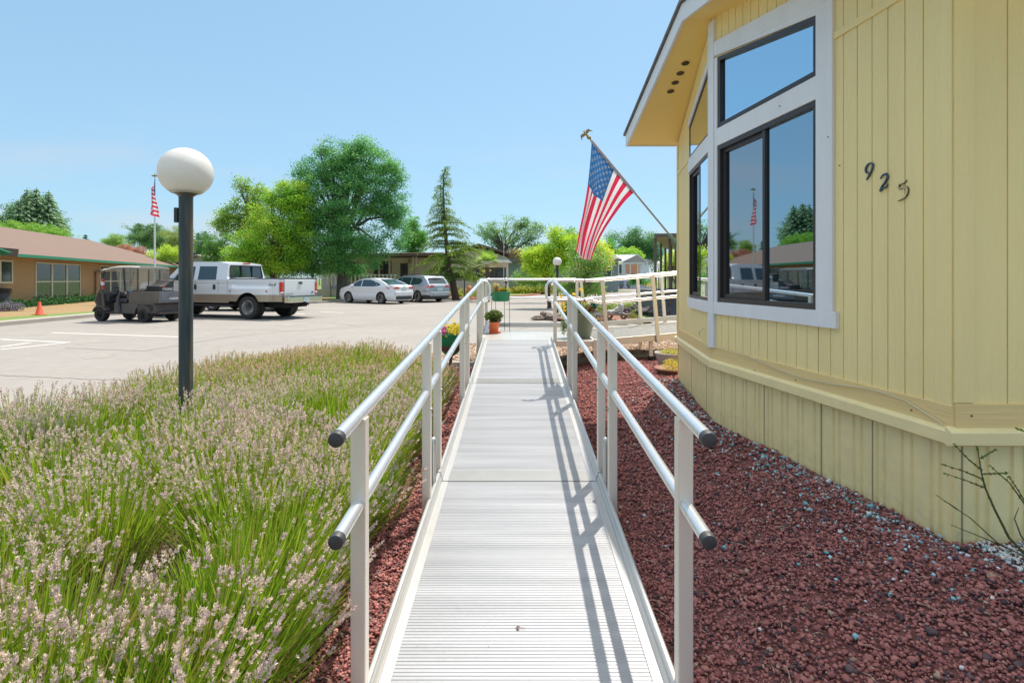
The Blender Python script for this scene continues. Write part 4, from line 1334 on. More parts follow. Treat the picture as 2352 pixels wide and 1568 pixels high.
a = MB(); a.lathe([(.10, 2.2), (.13, 2.25), (.13, 2.62), (.15, 2.64), (.04, 2.78), (0, 2.8)], (0, 0, 0), 12); a.build('lantern', opal, sl, world=False, smooth=30)
# ================================================================ lavender
def lavender():
    global rng
    rng = np.random.default_rng(21)
    stems, flw, bld = [], [], []
    cl = [(-1.04 + .05 * math.sin(k * 2.3), .55 + k * .42, .34, .44, rng.random()) for k in range(15)]
    tries = 0
    while tries < 9000 and len(cl) < 250:
        tries += 1
        x, y = rng.uniform(-4.4, -.72), rng.uniform(-.2, 8.6)
        if not in_poly(x, y, LAV): continue
        if min([math.hypot(x - c[0], y - c[1]) for c in cl] + [9]) < .36: continue
        if any(math.hypot(x - gx, y - gy) < gr for gx, gy, gr in ((-1.66, 2.25, .47), (-2.2, 3.25, .42), (-1.40, 4.4, .38), (-2.1, 1.8, .34), (-3.0, 2.8, .35), (-1.65, 3.1, .34), (-2.8, 4.4, .35))): continue
        cl.append((x, y, rng.uniform(.30, .40), rng.uniform(.40, .52), rng.random()))
    vs_, fs_, cs_, off = [], [], [], 0
    for (cx, cy, rad, hgt, tone) in cl:
        dist = math.hypot(cx, cy)
        near = dist < 3.6
        if cx < -.95 * max(cy, .1) - 1.3: continue
        if cy > 4.6: hgt *= .92
        edge_r = max(0.0, 1 - (-.90 - cx) / .45) * (1 if cy < 4 else .35)          # plants by the ramp flop over to the right
        # ---- stems with flowers
        nS = 360 if near else 230
        ang = rng.uniform(0, 2 * np.pi, nS); rr = np.sqrt(rng.random(nS))
        lean = np.array([.03 + .10 * edge_r, -.02])
        b = np.stack([cx + np.cos(ang) * rr * rad * .72, cy + np.sin(ang) * rr * rad * .72, np.full(nS, .02)], 1)
        Hs = hgt * rng.uniform(.72, 1.16, nS) * (1 - .24 * rr ** 2)
        t = np.stack([cx + np.cos(ang) * rr * rad * 1.12 + lean[0] + rng.normal(0, .045, nS), cy + np.sin(ang) * rr * rad * 1.12 + lean[1] + rng.normal(0, .045, nS), Hs], 1)
        mid = b * .5 + t * .5 + np.stack([np.zeros(nS), np.zeros(nS), Hs * .08], 1)
        side = rand_dirs(nS); side[:, 2] = 0; side /= np.linalg.norm(side, axis=1, keepdims=True)
        w = (.0018 if near else .0028) * (1 if dist < 6 else 1.5)
        V = np.stack([b - side * w, b + side * w, mid - side * w, mid + side * w, t - side * w * .7, t + side * w * .7], 1)
        f0_ = np.array([[0, 1, 3, 2], [2, 3, 5, 4]])
        Fs = (f0_[None] + (np.arange(nS) * 6)[:, None, None]).reshape(-1, 4)
        sc = mixcol((.15, .28, .020), (.42, .53, .05), rng.random(nS)); dry = rng.random(nS) < .14; sc[dry] = mixcol((.33, .28, .09), (.42, .30, .12), rng.random(dry.sum()))
        stems.append((V.reshape(-1, 3), Fs, np.repeat(sc, 6, 0)))
        # ---- blades (leafy green lower mass)
        nB = 950 if near else 400
        ang = rng.uniform(0, 2 * np.pi, nB); rr = np.sqrt(rng.random(nB))
        b = np.stack([cx + np.cos(ang) * rr * rad * .75, cy + np.sin(ang) * rr * rad * .75, rng.uniform(.01, .16, nB)], 1)
        L = hgt * rng.uniform(.45, .92, nB) * (1 - .2 * rr)
        t = b + np.stack([np.cos(ang) * rr * .16 + lean[0] * .6 + rng.normal(0, .03, nB), np.sin(ang) * rr * .16 + lean[1] * .6 + rng.normal(0, .03, nB), L * .9], 1)
        side = rand_dirs(nB); side[:, 2] = 0; side /= np.linalg.norm(side, axis=1, keepdims=True)
        w = .0030 if near else .0050
        m_ = (b + t) / 2
        V = np.stack([b, m_ + side * w, t, m_ - side * w], 1)
        bc = mixcol((.08, .22, .012), (.38, .52, .04), rng.random(nB) * .7 + tone * .3); yl = rng.random(nB) < .10; bc[yl] = (.42, .36, .07)
        bld.append((V.reshape(-1, 3), np.arange(4 * nB).reshape(-1, 4), np.repeat(bc, 4, 0)))
        # dead brown stems low in the plant
        nD = 380 if near else 110
        ang = rng.uniform(0, 2 * np.pi, nD); rr = rng.uniform(.2, 1.0, nD)
        b = np.stack([cx + np.cos(ang) * rr * rad * .3, cy + np.sin(ang) * rr * rad * .3, np.full(nD, .03)], 1)
        t = np.stack([cx + np.cos(ang) * rr * rad * 1.2, cy + np.sin(ang) * rr * rad * 1.2, rng.uniform(.08, .26, nD)], 1)
        side = rand_dirs(nD); w = .003; m_ = (b + t) / 2 + np.array([0, 0, .03])
        V = np.stack([b, m_ + side * w, t, m_ - side * w], 1)
        dc = mixcol((.10, .06, .04), (.30, .20, .13), rng.random(nD))
        bld.append((V.reshape(-1, 3), np.arange(4 * nD).reshape(-1, 4), np.repeat(dc, 4, 0)))
        # ---- flower spikes
        sV, sF, sC = stems[-1]
        tips = sV.reshape(nS, 6, 3)[:, 4:6].mean(1); mids = sV.reshape(nS, 6, 3)[:, 2:4].mean(1)
        ax = tips - mids; ax /= np.linalg.norm(ax, axis=1, keepdims=True)
        patch = .5 + .5 * math.sin(cx * 2.1 + cy * 1.7)
        sx2, sy2 = tips[:, 0], tips[:, 1]
        pt = .5 + .5 * np.sin(sx2 * 3.3 + 1.7 * np.sin(sy2 * 1.9)) * np.sin(sy2 * 2.7 + sx2 * 1.1)
        keep = rng.random(nS) * (.55 if cy > 5.2 else .35 + .0) < np.clip(pt * 1.0, .04, 1) * (.90 if cy > 5.2 else (.62 + .25 * patch if cy > 3.2 else .26 + .26 * patch))
        tips, ax = tips[keep], ax[keep]; n = len(tips)
        whorls, per = (7, 5) if dist < 2.6 else ((6, 4) if dist < 4.5 else (5, 3))
        spl_ = rng.uniform(.026, .052, n) * (1.0 if dist < 5 else 1.05)
        back = sstep(4.5, 7.5, cy)
        c0_ = np.array((.86, .72, .59)) * (1 - back) + np.array((.78, .58, .38)) * back
        c1_ = np.array((.50, .38, .39)) * (1 - back) + np.array((.55, .38, .23)) * back
        tone_f = rng.random(n)
        for k in range(whorls):
            hh = (k + rng.uniform(-.25, .25, n)) / whorls
            if k == 0: hh = hh - .45
            for q in range(per):
                a = rng.uniform(0, 2 * np.pi, n)
                e1 = np.cross(ax, np.array([.3, .9, .2])); e1 /= np.linalg.norm(e1, axis=1, keepdims=True); e2 = np.cross(ax, e1)
                out = e1 * np.cos(a)[:, None] + e2 * np.sin(a)[:, None]
                rad_ = .0045 * (1 - .5 * (hh - .2) ** 2)
                d_ = out * .75 + ax * .75
                pos = tips + ax * (spl_ * (hh - .15))[:, None] + out * rad_[:, None]
                sz = (.0118 if near else .0135) * (1 - .35 * max(0, k / whorls - .4)) * (1 if dist < 5.5 else 1.2)
                cc = c0_ + (c1_ - c0_) * (tone_f[:, None] * .55 + rng.random((n, 1)) * .45)
                flw.append(leaf_quads(pos, d_, rand_dirs(n), sz * rng.uniform(.7, 1.4, n), sz * .48, cc))
    v, f, c = cat_geo(stems + bld)
    o = np_mesh('lavender_foliage', v, f, c, leaf_m)
    tag(o, 'green lavender stems and blades filling the bed left of the ramp', 'lavender', kind='stuff')
    v, f, c = cat_geo(flw)
    o = np_mesh('lavender_blossom', v, f, c, petal_m)
    tag(o, 'faded grey lilac flower spikes on top of the lavender bed', 'lavender flowers', kind='stuff')
lavender()

# ================================================================ small plants and pots
def leaf_ball(name, parent, c, r, n, size, ca, cb, zs=1.0, world=True, shell=.5, m=None, seeds=None, up=0.3):
    d = rand_dirs(n); rad = rng.random(n) ** shell
    pos = np.array(c) + d * rad[:, None] * np.array([r, r, r * zs])
    dirs = d + rng.normal(0, .5, (n, 3)) + np.array([0, 0, up])
    col = mixcol(ca, cb, rng.random(n))
    v, f, cc = leaf_quads(pos, dirs, rand_dirs(n) + np.array([0, 0, .7]), size * rng.uniform(.7, 1.3, n), size * .55, col)
    return np_mesh(name, v, f, cc, m or leaf_m, parent, world=world)
def blooms(parent, pts, r, ca, cb, petals=6, name='flowers'):
    out = []
    for p in pts:
        a0_ = random.uniform(0, 6)
        nrm = Vector((random.uniform(-.4, .4), -.7, random.uniform(.2, .8))).normalized()
        e1 = nrm.cross(Vector((0, 0, 1))).normalized(); e2 = nrm.cross(e1)
        pos, dr = [], []
        for k in range(petals):
            a = a0_ + 2 * math.pi * k / petals
            d_ = e1 * math.cos(a) + e2 * math.sin(a)
            pos.append(tuple(Vector(p) + d_ * r * .55)); dr.append(tuple(d_))
        col = mixcol(ca, cb, rng.random(petals))
        out.append(leaf_quads(np.array(pos), np.array(dr), np.tile(np.array(nrm), (petals, 1)), r * 1.1, r * .75, col))
    v, f, c = cat_geo(out)
    return np_mesh(name, v, f, c, petal_m, parent)

terra = mat('orange_clay', (.78, .19, .065), .6, var=(8, (.66, .16, .06), .6))
green_pl = mat('green_plastic', (.008, .20, .085), .35, var=(6, (.012, .22, .09), .5))
olive_pl = mat('olive_plastic', (.15, .18, .12), .45, var=(4, (.12, .145, .10), .6))
dirt = mat('potting_soil', (.06, .04, .03), .95)

def pot(prof, m, name='pot', parent=None, n=32, soilz=None, soilr=None):
    mb = MB(); mb.lathe(prof, (0, 0, 0), n); o = mb.build(name, m, parent, world=False, smooth=40)
    if soilz: s = MB(); s.lathe([(0, soilz + .01), (soilr, soilz)], (0, 0, 0), 20); s.build('soil', dirt, parent, world=False)
    return o
# orange pot on the landing
p = P(1133, 762, 9.55); px, py = P(1134, 700, 9.35).x, 9.35
t = thing('flower_pot', 'orange clay pot with a bushy dark leaved plant standing on the landing', 'plant pot', (px, py, LZ + .002))
pot([(.10, 0), (.115, .0), (.125, .022), (.115, .024), (.10, .012)], terra, 'saucer', t)
pot([(.062, .014), (.068, .02), (.098, .15), (.104, .152), (.106, .185), (.098, .187), (.092, .15)], terra, 'pot', t, soilz=.165, soilr=.095)
leaf_ball('leaves', t, (0, 0, .275), .155, 520, .05, (.035, .10, .02), (.17, .26, .05), .72, world=False, shell=.4)
leaf_ball('leaves', t, (0, 0, .27), .145, 180, .045, (.10, .03, .05), (.20, .07, .09), .7, world=False, shell=.5)
# planter on a wire stand
px, py = P(1150, 700, 9.72).x, 9.70
t = thing('plant_stand', 'tall thin green wire stand holding the round green planter on the landing', 'plant stand', (px, py, LZ + .002))
zt = (EYE - (672 - 641) / F * 9.7) - LZ
st = MB()
for a in (-.155, -.09, .065, .155):
    yy = .07 if a in (-.09, .065) else -.07
    st.tube([(a, yy, 0), (a * .97, yy, zt)], .0042, 8)
st.tube([(.155, -.07, .10), (.065, .07, .10), (-.09, .07, .10), (-.155, -.07, .10), (.155, -.07, .10)], .003, 6)
st.tube([(.15 * math.cos(k * .524), .11 * math.sin(k * .524), zt - .03) for k in range(13)], .004, 6)
st.build('wire_frame', mat('green_wire', (.02, .05, .035), .4, .3), t, world=False, smooth=60)
t = thing('green_planter', 'round emerald green planter bowl of yellow succulents on the wire stand', 'planter', (px, py, LZ + zt - .12))
pot([(.10, -.03), (.135, -.028), (.150, .0), (.160, .115), (.172, .118), (.174, .135), (.160, .137), (.152, .11)], green_pl, 'bowl', t, soilz=.12, soilr=.155)
leaf_ball('leaves', t, (.05, 0, .165), .085, 260, .04, (.34, .33, .05), (.50, .46, .08), .7, world=False)
leaf_ball('leaves', t, (-.08, 0, .20), .065, 160, .045, (.48, .36, .12), (.56, .50, .25), 1.5, world=False)
leaf_ball('leaves', t, (-.04, -.01, .15), .07, 120, .035, (.55, .22, .05), (.62, .38, .10), .6, world=False)
t = thing('solar_lamp', 'small solar garden lamp with a clear glass ball stuck in the green planter', 'lamp', (px + .082, py - .02, LZ + zt + .01))
a = MB(); a.tube([(0, 0, -.02), (.006, 0, .10), (.012, 0, .15)], .0085, 10); a.lathe([(.012, .15), (.026, .165), (.030, .178), (.02, .18)], (.012, 0, 0), 14); a.build('stem', black_rub, t, world=False, smooth=40)
a = MB(); a.lathe([(.02, .176), (.034, .192), (.037, .21), (.034, .228), (.02, .243), (0, .247)], (.012, 0, 0), 20); a.build('glass_ball', glass_mat('clear_ball', (.95, .97, 1), .7, .08, .8), t, world=False, smooth=80)
# left pot of yellow and pink flowers on a rusty bowl stand
pp = P(1035, 778, 7.9)
t = thing('pedestal_bowl', 'rusty iron bowl on a stem standing behind the lavender', 'plant stand', (pp.x, 7.9, .02))
h = EYE - (795 - 641) / F * 7.9
a = MB(); a.lathe([(.11, 0), (.10, .02), (.03, .05), (.022, h * .5), (.03, h - .16), (.08, h - .13), (.17, h - .03), (.175, h), (.16, h), (.08, h - .10), (0, h - .12)], (0, 0, 0), 24)
a.build('bowl', mat('rusty_iron', (.16, .08, .06), .8, var=(20, (.07, .04, .035), .8)), t, world=False, smooth=40)
t = thing('green_pot', 'glossy green pot of yellow and magenta petunias left of the ramp', 'plant pot', (pp.x, 7.9, h - .09))
pot([(.07, .0), (.09, .0), (.10, .02), (.135, .20), (.142, .203), (.143, .22), (.13, .222), (.12, .19)], green_pl, 'pot', t, soilz=.2, soilr=.125)
leaf_ball('leaves', t, (0, 0, .24), .14, 260, .04, (.10, .16, .03), (.22, .26, .05), .55, world=False)
ct = Vector((pp.x, 7.9, h - .09 + .24))
blooms(t, [ct + Vector((random.gauss(.05, .05), random.uniform(-.14, .03), random.gauss(.03, .035))) for k in range(95)], .021, (.72, .55, .03), (.80, .68, .10))
blooms(t, [ct + Vector((random.gauss(-.09, .028), random.uniform(-.12, .02), random.gauss(.03, .035))) for k in range(26)], .024, (.55, .03, .28), (.75, .10, .45))
t.scale = (1.22, 1.22, 1.22)
# big olive pot on the landing
bx, by = P(1336, 700, 8.62).x, 8.62
t = thing('olive_planter', 'big olive green planter overflowing with yellow flowers on the landing', 'planter', (bx, by, LZ + .003))
pot([(.115, 0), (.13, .0), (.138, .02), (.17, .16), (.215, .33), (.224, .345), (.226, .372), (.212, .374), (.20, .33)], olive_pl, 'pot', t, soilz=.345, soilr=.205)
def bush(parent, c, r, n, size, ca, cb, zs=1, name='leaves'): return leaf_ball(name, parent, c, r, n, size, ca, cb, zs, world=False, shell=.55)
bush(t, (-.17, 0, .46), .15, 520, .045, (.07, .17, .03), (.26, .34, .06), 1.0)
bush(t, (-.24, -.02, .36), .11, 200, .04, (.10, .2, .03), (.28, .34, .07), 1.2)
bush(t, (.02, .02, .45), .12, 260, .04, (.12, .2, .04), (.30, .32, .08), .8)
bush(t, (.12, .0, .43), .08, 150, .035, (.22, .07, .04), (.36, .14, .08), 1.1, 'dry_leaves')
bush(t, (.19, .0, .50), .06, 130, .04, (.02, .10, .07), (.05, .2, .12), 1.5)
bush(t, (-.28, -.04, .16), .07, 150, .04, (.25, .34, .14), (.45, .52, .30), 1.7)
cc_ = Vector((bx, by, LZ))
blooms(t, [cc_ + Vector((-.36 + random.uniform(-.03, .10), -.12, random.uniform(.30, .66))) for k in range(17)], .022, (.78, .45, .02), (.85, .62, .05))
blooms(t, [cc_ + Vector((random.uniform(-.30, .10), -.15, random.uniform(.45, .62))) for k in range(7)], .02, (.78, .45, .02), (.85, .62, .05))
a = MB()
for q, (dx, dz) in enumerate(((-.02, .73), (-.12, .66), (.02, .64))):
    a.tube([(-.02, 0, .45), (dx * .7, 0, dz - .1), (dx, 0, dz)], .003, 6)
a.build('flower_stalk', mat('stalk_green', (.12, .2, .05), .7), t, world=False)
blooms(t, [cc_ + Vector((-.02, -.01, .745)), cc_ + Vector((-.0, -.0, .73)), cc_ + Vector((-.12, -.01, .67))], .03, (.80, .55, .02), (.85, .62, .05), 9)
# cloths/white wrapped bundle at the landing's left corner
wb = MB(); c = P(1118, 752, 9.2)
wb.tube([(c.x - .01, 9.2, LZ + .02), (c.x + .0, 9.2, LZ + .10), (c.x + .03, 9.18, LZ + .19)], [.05, .035, .02], 12)
o = wb.build('watering_bag', mat('pale_blue_plastic', (.50, .60, .70), .4, var=(20, (.7, .74, .78), .7)), smooth=50); tag(o, 'pale blue plastic bundle lying beside the orange pot', 'bag')
# succulent trough and bowl by the house corner
for (x, y, d, kind) in ((1540, 838, 7.3, 0), (1547, 858, 6.75, 1)):
    q = P(x, y, d); z = ground_z(q.x, d) + .02
    if kind == 0:
        t = thing('stone_trough', 'pale stone trough of yellow sedum beside the house corner', 'planter', (q.x + .02, d, z))
        pot([(.10, 0), (.14, .0), (.17, .03), (.215, .17), (.225, .175), (.222, .19), (.20, .19), (.18, .15)], mat('pale_stone', (.45, .43, .40), .9, var=(18, (.33, .31, .28), .7), bump=(60, .5, .01)), 'trough', t, soilz=.165, soilr=.2)
        leaf_ball('sedum', t, (0, 0, .19), .17, 520, .022, (.42, .42, .04), (.62, .56, .10), .3, world=False)
    else:
        t = thing('clay_bowl', 'shallow brown clay bowl with a mound of yellow succulents on the lava rock', 'planter', (q.x, d, z))
        pot([(.12, 0), (.17, .0), (.20, .03), (.225, .055), (.232, .06), (.225, .07), (.19, .045), (.0, .03)], mat('brown_clay', (.24, .12, .075), .7, var=(10, (.18, .09, .06), .6)), 'bowl', t)
        leaf_ball('succulents', t, (-.02, 0, .09), .125, 520, .024, (.48, .42, .05), (.68, .56, .12), .72, world=False)
# rusty wheel lying under the upper ramp
q = P(1409, 780, 9.3)
t = thing('iron_wheel', 'rusty pierced iron wheel leaning below the upper ramp', 'wheel', (q.x, 9.3, EYE - (780 - 641) / F * 9.3 - .0))
a = MB(); M = Matrix.Rotation(R(90), 3, 'X')
a.lathe([(.115, -.012), (.145, -.015), (.15, 0), (.145, .015), (.115, .012), (.115, -.012)], (0, 0, 0), 28, M=M)
a.lathe([(0, -.02), (.04, -.02), (.045, 0), (.04, .02), (0, .02)], (0, 0, 0), 16, M=M)
for k in range(9):
    an = k * 2 * math.pi / 9
    a.bar((.03 * math.cos(an), 0, .03 * math.sin(an)), (.12 * math.cos(an), 0, .12 * math.sin(an)), .02, .012, up=(0, 1, 0))
a.build('rim', MATS['rusty_iron'], t, world=False, smooth=30)

# bare branching shrub at the house corner
t = thing('bare_shrub', 'thin bare shrub with tiny green buds in front of the yellow skirting', 'shrub', (2.13, 2.24, .24))
a = MB(); base = Vector((2.13, 2.24, .24)); buds = []
def Q(x, y, d=2.24): return P(x, y, d)
twigs = [
    [(2352, 1300), (2318, 1235), (2285, 1170), (2263, 1120), (2254, 1085), (2247, 1040), (2243, 1024)],
    [(2263, 1120), (2225, 1105), (2170, 1087)], [(2258, 1100), (2215, 1082), (2165, 1066)], [(2256, 1080), (2225, 1055), (2192, 1020)],
    [(2256, 1088), (2290, 1087), (2313, 1086)], [(2253, 1052), (2270, 1042), (2287, 1032)],
    [(2345, 1288), (2290, 1245), (2230, 1190), (2150, 1136)], [(2330, 1265), (2260, 1235), (2185, 1205)], [(2200, 1170), (2180, 1156), (2168, 1150)],
    [(2352, 1290), (2345, 1230), (2330, 1190), (2340, 1165)], [(2370, 1180), (2320, 1110), (2275, 1070)], [(2360, 1160), (2335, 1120), (2318, 1095)], [(2370, 1000), (2352, 990), (2335, 983)],
]
for i, tw in enumerate(twigs):
    dd = 2.24 - .05 * math.sin(i * 2.2)
    pts = [Q(x, y, lerp(2.24, dd, j / (len(tw) - 1))) for j, (x, y) in enumerate(tw)]
    if i in (0, 6, 9): pts[0] = Vector((2.13, 2.24, .25)) if i != 0 else Vector((2.10, 2.24, .25))
    r0 = .0055 if i == 0 else .0034
    a.tube(pts, r0, 6, r1=.0014)
    if i in (1, 2, 3, 4, 5, 0, 10, 11, 12):
        for p0, p1 in zip(pts, pts[1:]):
            for k in range(3 if i else 2): buds.append(lerp(p0, p1, (k + .6) / 3))
        buds.append(pts[-1])
a.build('branches', mat('green_brown_twig', (.10, .07, .03), .7, var=(30, (.10, .13, .03), .8)), t, smooth=50)
pos = np.repeat(np.array([tuple(b_) for b_ in buds]), 7, 0); n = len(pos)
v, f, c = leaf_quads(pos + rng.normal(0, .0022, (n, 3)), rand_dirs(n), rand_dirs(n), .009, .005, mixcol((.08, .2, .02), (.2, .38, .05), rng.random(n)))
np_mesh('buds', v, f, c, leaf_m, t)
# weathered log by the white chips
lg_ = MB(); q = Vector((2.10, 2.10, .265)); lg_.tube([q + Vector((-.02, .02, 0)), q + Vector((.06, -.01, .008)), q + Vector((.3, -.05, .0))], [.012, .018, .02], 10)
tag(lg_.build('driftwood', mat('grey_driftwood', (.09, .09, .10), .8, var=(30, (.16, .15, .15), .7)), smooth=40), 'short dark piece of driftwood among the white chips', 'driftwood')

# loose fallen leaf on the deck
lf = MB(); q = Vector(P(1190, 1442, 2.16)); z = ramp_z(2.16) + .004
lf.add([(q.x - .012, 2.16, z), (q.x, 2.152, z + .006), (q.x + .010, 2.16, z + .002), (q.x, 2.17, z + .004)], [(0, 1, 2, 3)]); lf.tube([(q.x + .008, 2.16, z + .003), (q.x + .03, 2.155, z + .001)], .0008, 4)
tag(lf.build('fallen_leaf', mat('dead_leaf', (.12, .05, .04), .8)), 'single dry brown leaf lying on the ramp deck', 'leaf')
sp_ = MB()
for k in range(90):
    y = random.uniform(1.45, 4.5); x = ramp_cx(y) + random.uniform(-.44, .44); s_ = random.uniform(.0008, .0022); z = ramp_z(y) + .0026
    sp_.add([(x - s_, y, z), (x, y - s_, z), (x + s_, y, z), (x, y + s_, z), (x, y, z + s_ * .6)], [(0, 1, 4), (1, 2, 4), (2, 3, 4), (3, 0, 4)])
tag(sp_.build('deck_grit', mat('brown_grit', (.25, .16, .09), .9)), 'tiny brown specks of grit scattered on the lower ramp deck', 'grit', kind='stuff')
# ================================================================ vehicles (local: +X forward, +Y left)
tyre_m = mat('tyre_rubber', (.022, .021, .021), .85, var=(15, (.05, .045, .04), .6))
rim_m = mat('alloy_rim', (.55, .55, .56), .35, .8, var=(12, (.4, .4, .4), .4))
rim_dark = mat('black_steel_rim', (.03, .03, .03), .5, .4)
car_glass = mat('car_glass', (.015, .035, .045), .04, 0, var=(2, (.03, .06, .07), .5), spec=1.0)
lamp_red = mat('tail_lamp_red', (.50, .01, .015), .2, var=(30, (.62, .08, .06), .5), coat=.6)
lamp_clear = mat('clear_lamp', (.65, .66, .66), .15, coat=.5)
plate_m = mat('licence_plate', (.55, .60, .62), .5, var=(40, (.35, .5, .55), .7))
dark_pl = mat('dark_plastic', (.03, .03, .032), .6, var=(18, (.05, .05, .05), .5))
chrome = mat('chrome', (.72, .70, .66), .16, .95, var=(4, (.6, .56, .5), .3))
under = mat('underbody', (.012, .012, .012), .9)

hub_m = mat('hub_silver', (.60, .60, .61), .45, .15, var=(12, (.48, .48, .49), .4))
def wheel(parent, x, y, r, w, side, rr=.62, spokes=5, rm=None, dish=.02, tm=None):
    o_ = Vector((x, y, r))
    M = Matrix.Rotation(R(-90 * side), 3, 'X')
    t = MB()
    t.lathe([(r * rr, -w * .48), (r * .93, -w * .5), (r * .985, -w * .38), (r, -w * .2), (r, w * .2), (r * .985, w * .38), (r * .93, w * .5), (r * rr, w * .48)], o_, 36, M=M)
    t.lathe([(0, -w * .3), (r * rr, -w * .3)], o_, 24, M=M)
    wo = t.build('wheel', tm or tyre_m, parent, world=False, smooth=35)
    q = MB(); rm = rm or rim_m
    q.lathe([(r * rr * 1.01, w * .48), (r * rr * .99, w * .50), (r * rr * .90, w * .44), (r * rr * .86, w * .1), (0, w * .05)], o_, 30, M=M)
    q.lathe([(r * .17, w * (.40) - dish), (r * .17, w * .46 - dish), (r * .10, w * .5 - dish), (0, w * .5 - dish)], o_, 16, M=M)
    for k in range(spokes):
        a = 2 * math.pi * k / spokes + .3
        for da in (-.12, .12):
            p0 = M @ Vector((r * .12 * math.cos(a), r * .12 * math.sin(a), w * .44 - dish)); p1 = M @ Vector((r * rr * .93 * math.cos(a + da), r * rr * .93 * math.sin(a + da), w * .42))
            q.bar(o_ + p0, o_ + p1, r * .09, .02, up=M @ Vector((0, 0, 1)))
    ro = q.build('rim', rm, wo, world=False, smooth=35)
    if spokes:
        h = MB(); h.lathe([(r * rr * .86, w * .36 - dish), (r * .2, w * .42 - dish), (0, w * .42 - dish)], o_, 28, M=M); h.build('hub_disc', hub_m, wo, world=False, smooth=60)
        for k in range(spokes):
            a = 2 * math.pi * (k + .5) / spokes + .3
            h = M @ Vector((r * rr * .60 * math.cos(a), r * rr * .60 * math.sin(a), w * .40 - dish + .004))
            q2 = MB(); q2.lathe([(r * .075, -.002), (r * .075, .008), (0, .008)], o_ + h, 8, M=M); q2.build('rim_hole', tyre_m, wo, world=False)
    return wo

class Shell:
    """body skin from a side silhouette: zlo(x), zhi(x) and half width hw(x, z)"""
    def __init__(s, xs, zlo, zhi, hw, levels):
        s.xs, s.zlo, s.zhi, s.hw, s.levels = xs, zlo, zhi, hw, levels
    def mesh(s, split=None, arches=()):
        mb = MB(); xs = s.xs
        for sg in (1, -1):
            for xa, xb in zip(xs, xs[1:]):
                for za, zb in zip(s.levels, s.levels[1:]):
                    q = []
                    for x in (xa, xb):
                        lo, hi = s.zlo(x), s.zhi(x)
                        q.append((min(max(za, lo), hi), min(max(zb, lo), hi)))
                    (a0_, a1_), (b0_, b1_) = q
                    if a1_ - a0_ < 1e-5 and b1_ - b0_ < 1e-5: continue
                    vs = [(xa, sg * s.hw(xa, a0_), a0_), (xb, sg * s.hw(xb, b0_), b0_), (xb, sg * s.hw(xb, b1_), b1_), (xa, sg * s.hw(xa, a1_), a1_)]
                    mi = 1 if (split is not None and (za + zb) / 2 < split) else 0
                    mb.add(vs, [(0, 1, 2, 3)], mi)
        K = 6
        for xa, xb in zip(xs, xs[1:]):
            for k in range(K):
                v = []
                for (x, t) in ((xa, k / K), (xb, k / K), (xb, (k + 1) / K), (xa, (k + 1) / K)):
                    z = s.zhi(x); w = s.hw(x, z); y = w * (2 * t - 1)
                    v.append((x, y, z + .022 * (1 - (2 * t - 1) ** 2)))
                mb.add(v, [(0, 1, 2, 3)])
        for x in (xs[0], xs[-1]):
            zs = [s.zlo(x) + (s.zhi(x) - s.zlo(x)) * k / 6 for k in range(7)]
            for a, b in zip(zs, zs[1:]):
                mi = 1 if (split is not None and (a + b) / 2 < split) else 0
                mb.add([(x, s.hw(x, a), a), (x, -s.hw(x, a), a), (x, -s.hw(x, b), b), (x, s.hw(x, b), b)], [(0, 1, 2, 3)], mi)
        return mb
    def side(s, mb, poly, off=.006, sides=(1, -1), mi=0):
        for sg in sides:
            mb.add([(x, sg * (s.hw(x, z) + off), z) for x, z in poly], [tuple(range(len(poly)))], mi)
    def top(s, mb, x0, x1, k0, k1, off=.008, n=8, mi=0, yk=(-1, 1)):
        for i in range(n):
            xa, xb = lerp(x0, x1, i / n), lerp(x0, x1, (i + 1) / n)
            ka, kb = lerp(k0, k1, i / n), lerp(k0, k1, (i + 1) / n)
            K = 6
            for j in range(K):
                v = []
                for x, kk, t in ((xa, ka, j / K), (xb, kb, j / K), (xb, kb, (j + 1) / K), (xa, ka, (j + 1) / K)):
                    z = s.zhi(x); u = lerp(yk[0], yk[1], t) * kk
                    v.append((x + off * (-.6 if x0 < 0 else .6), u * s.hw(x, z), z + off + .022 * (1 - u * u)))
                mb.add(v, [(0, 1, 2, 3)], mi)

def arch(xc, r, sill):
    def f(x):
        d = abs(x - xc)
        return math.sqrt(max(0, r * r - d * d)) + .30 if d < r else 0
    return f
def zlo_of(sill, arches, wheelz):
    def f(x):
        z = sill(x) if callable(sill) else sill
        for xc, r in arches:
            d = abs(x - xc)
            if d < r: z = max(z, wheelz + math.sqrt(r * r - d * d))
        return z
    return f
def stations(x0, x1, n, arches, extra=()):
    xs = set(np.round(np.linspace(x0, x1, n), 4))
    for xc, r in arches:
        for k in range(13): xs.add(round(xc - r * math.cos(math.pi * k / 12) * .9995, 4))
    for e in extra: xs.add(e)
    return sorted(float(x) for x in xs)

def paint(name, col, metal=.05, coat=.6):
    return mat(name, col, .34, metal, var=(3, tuple(c * .9 for c in col), .4), coat=coat)

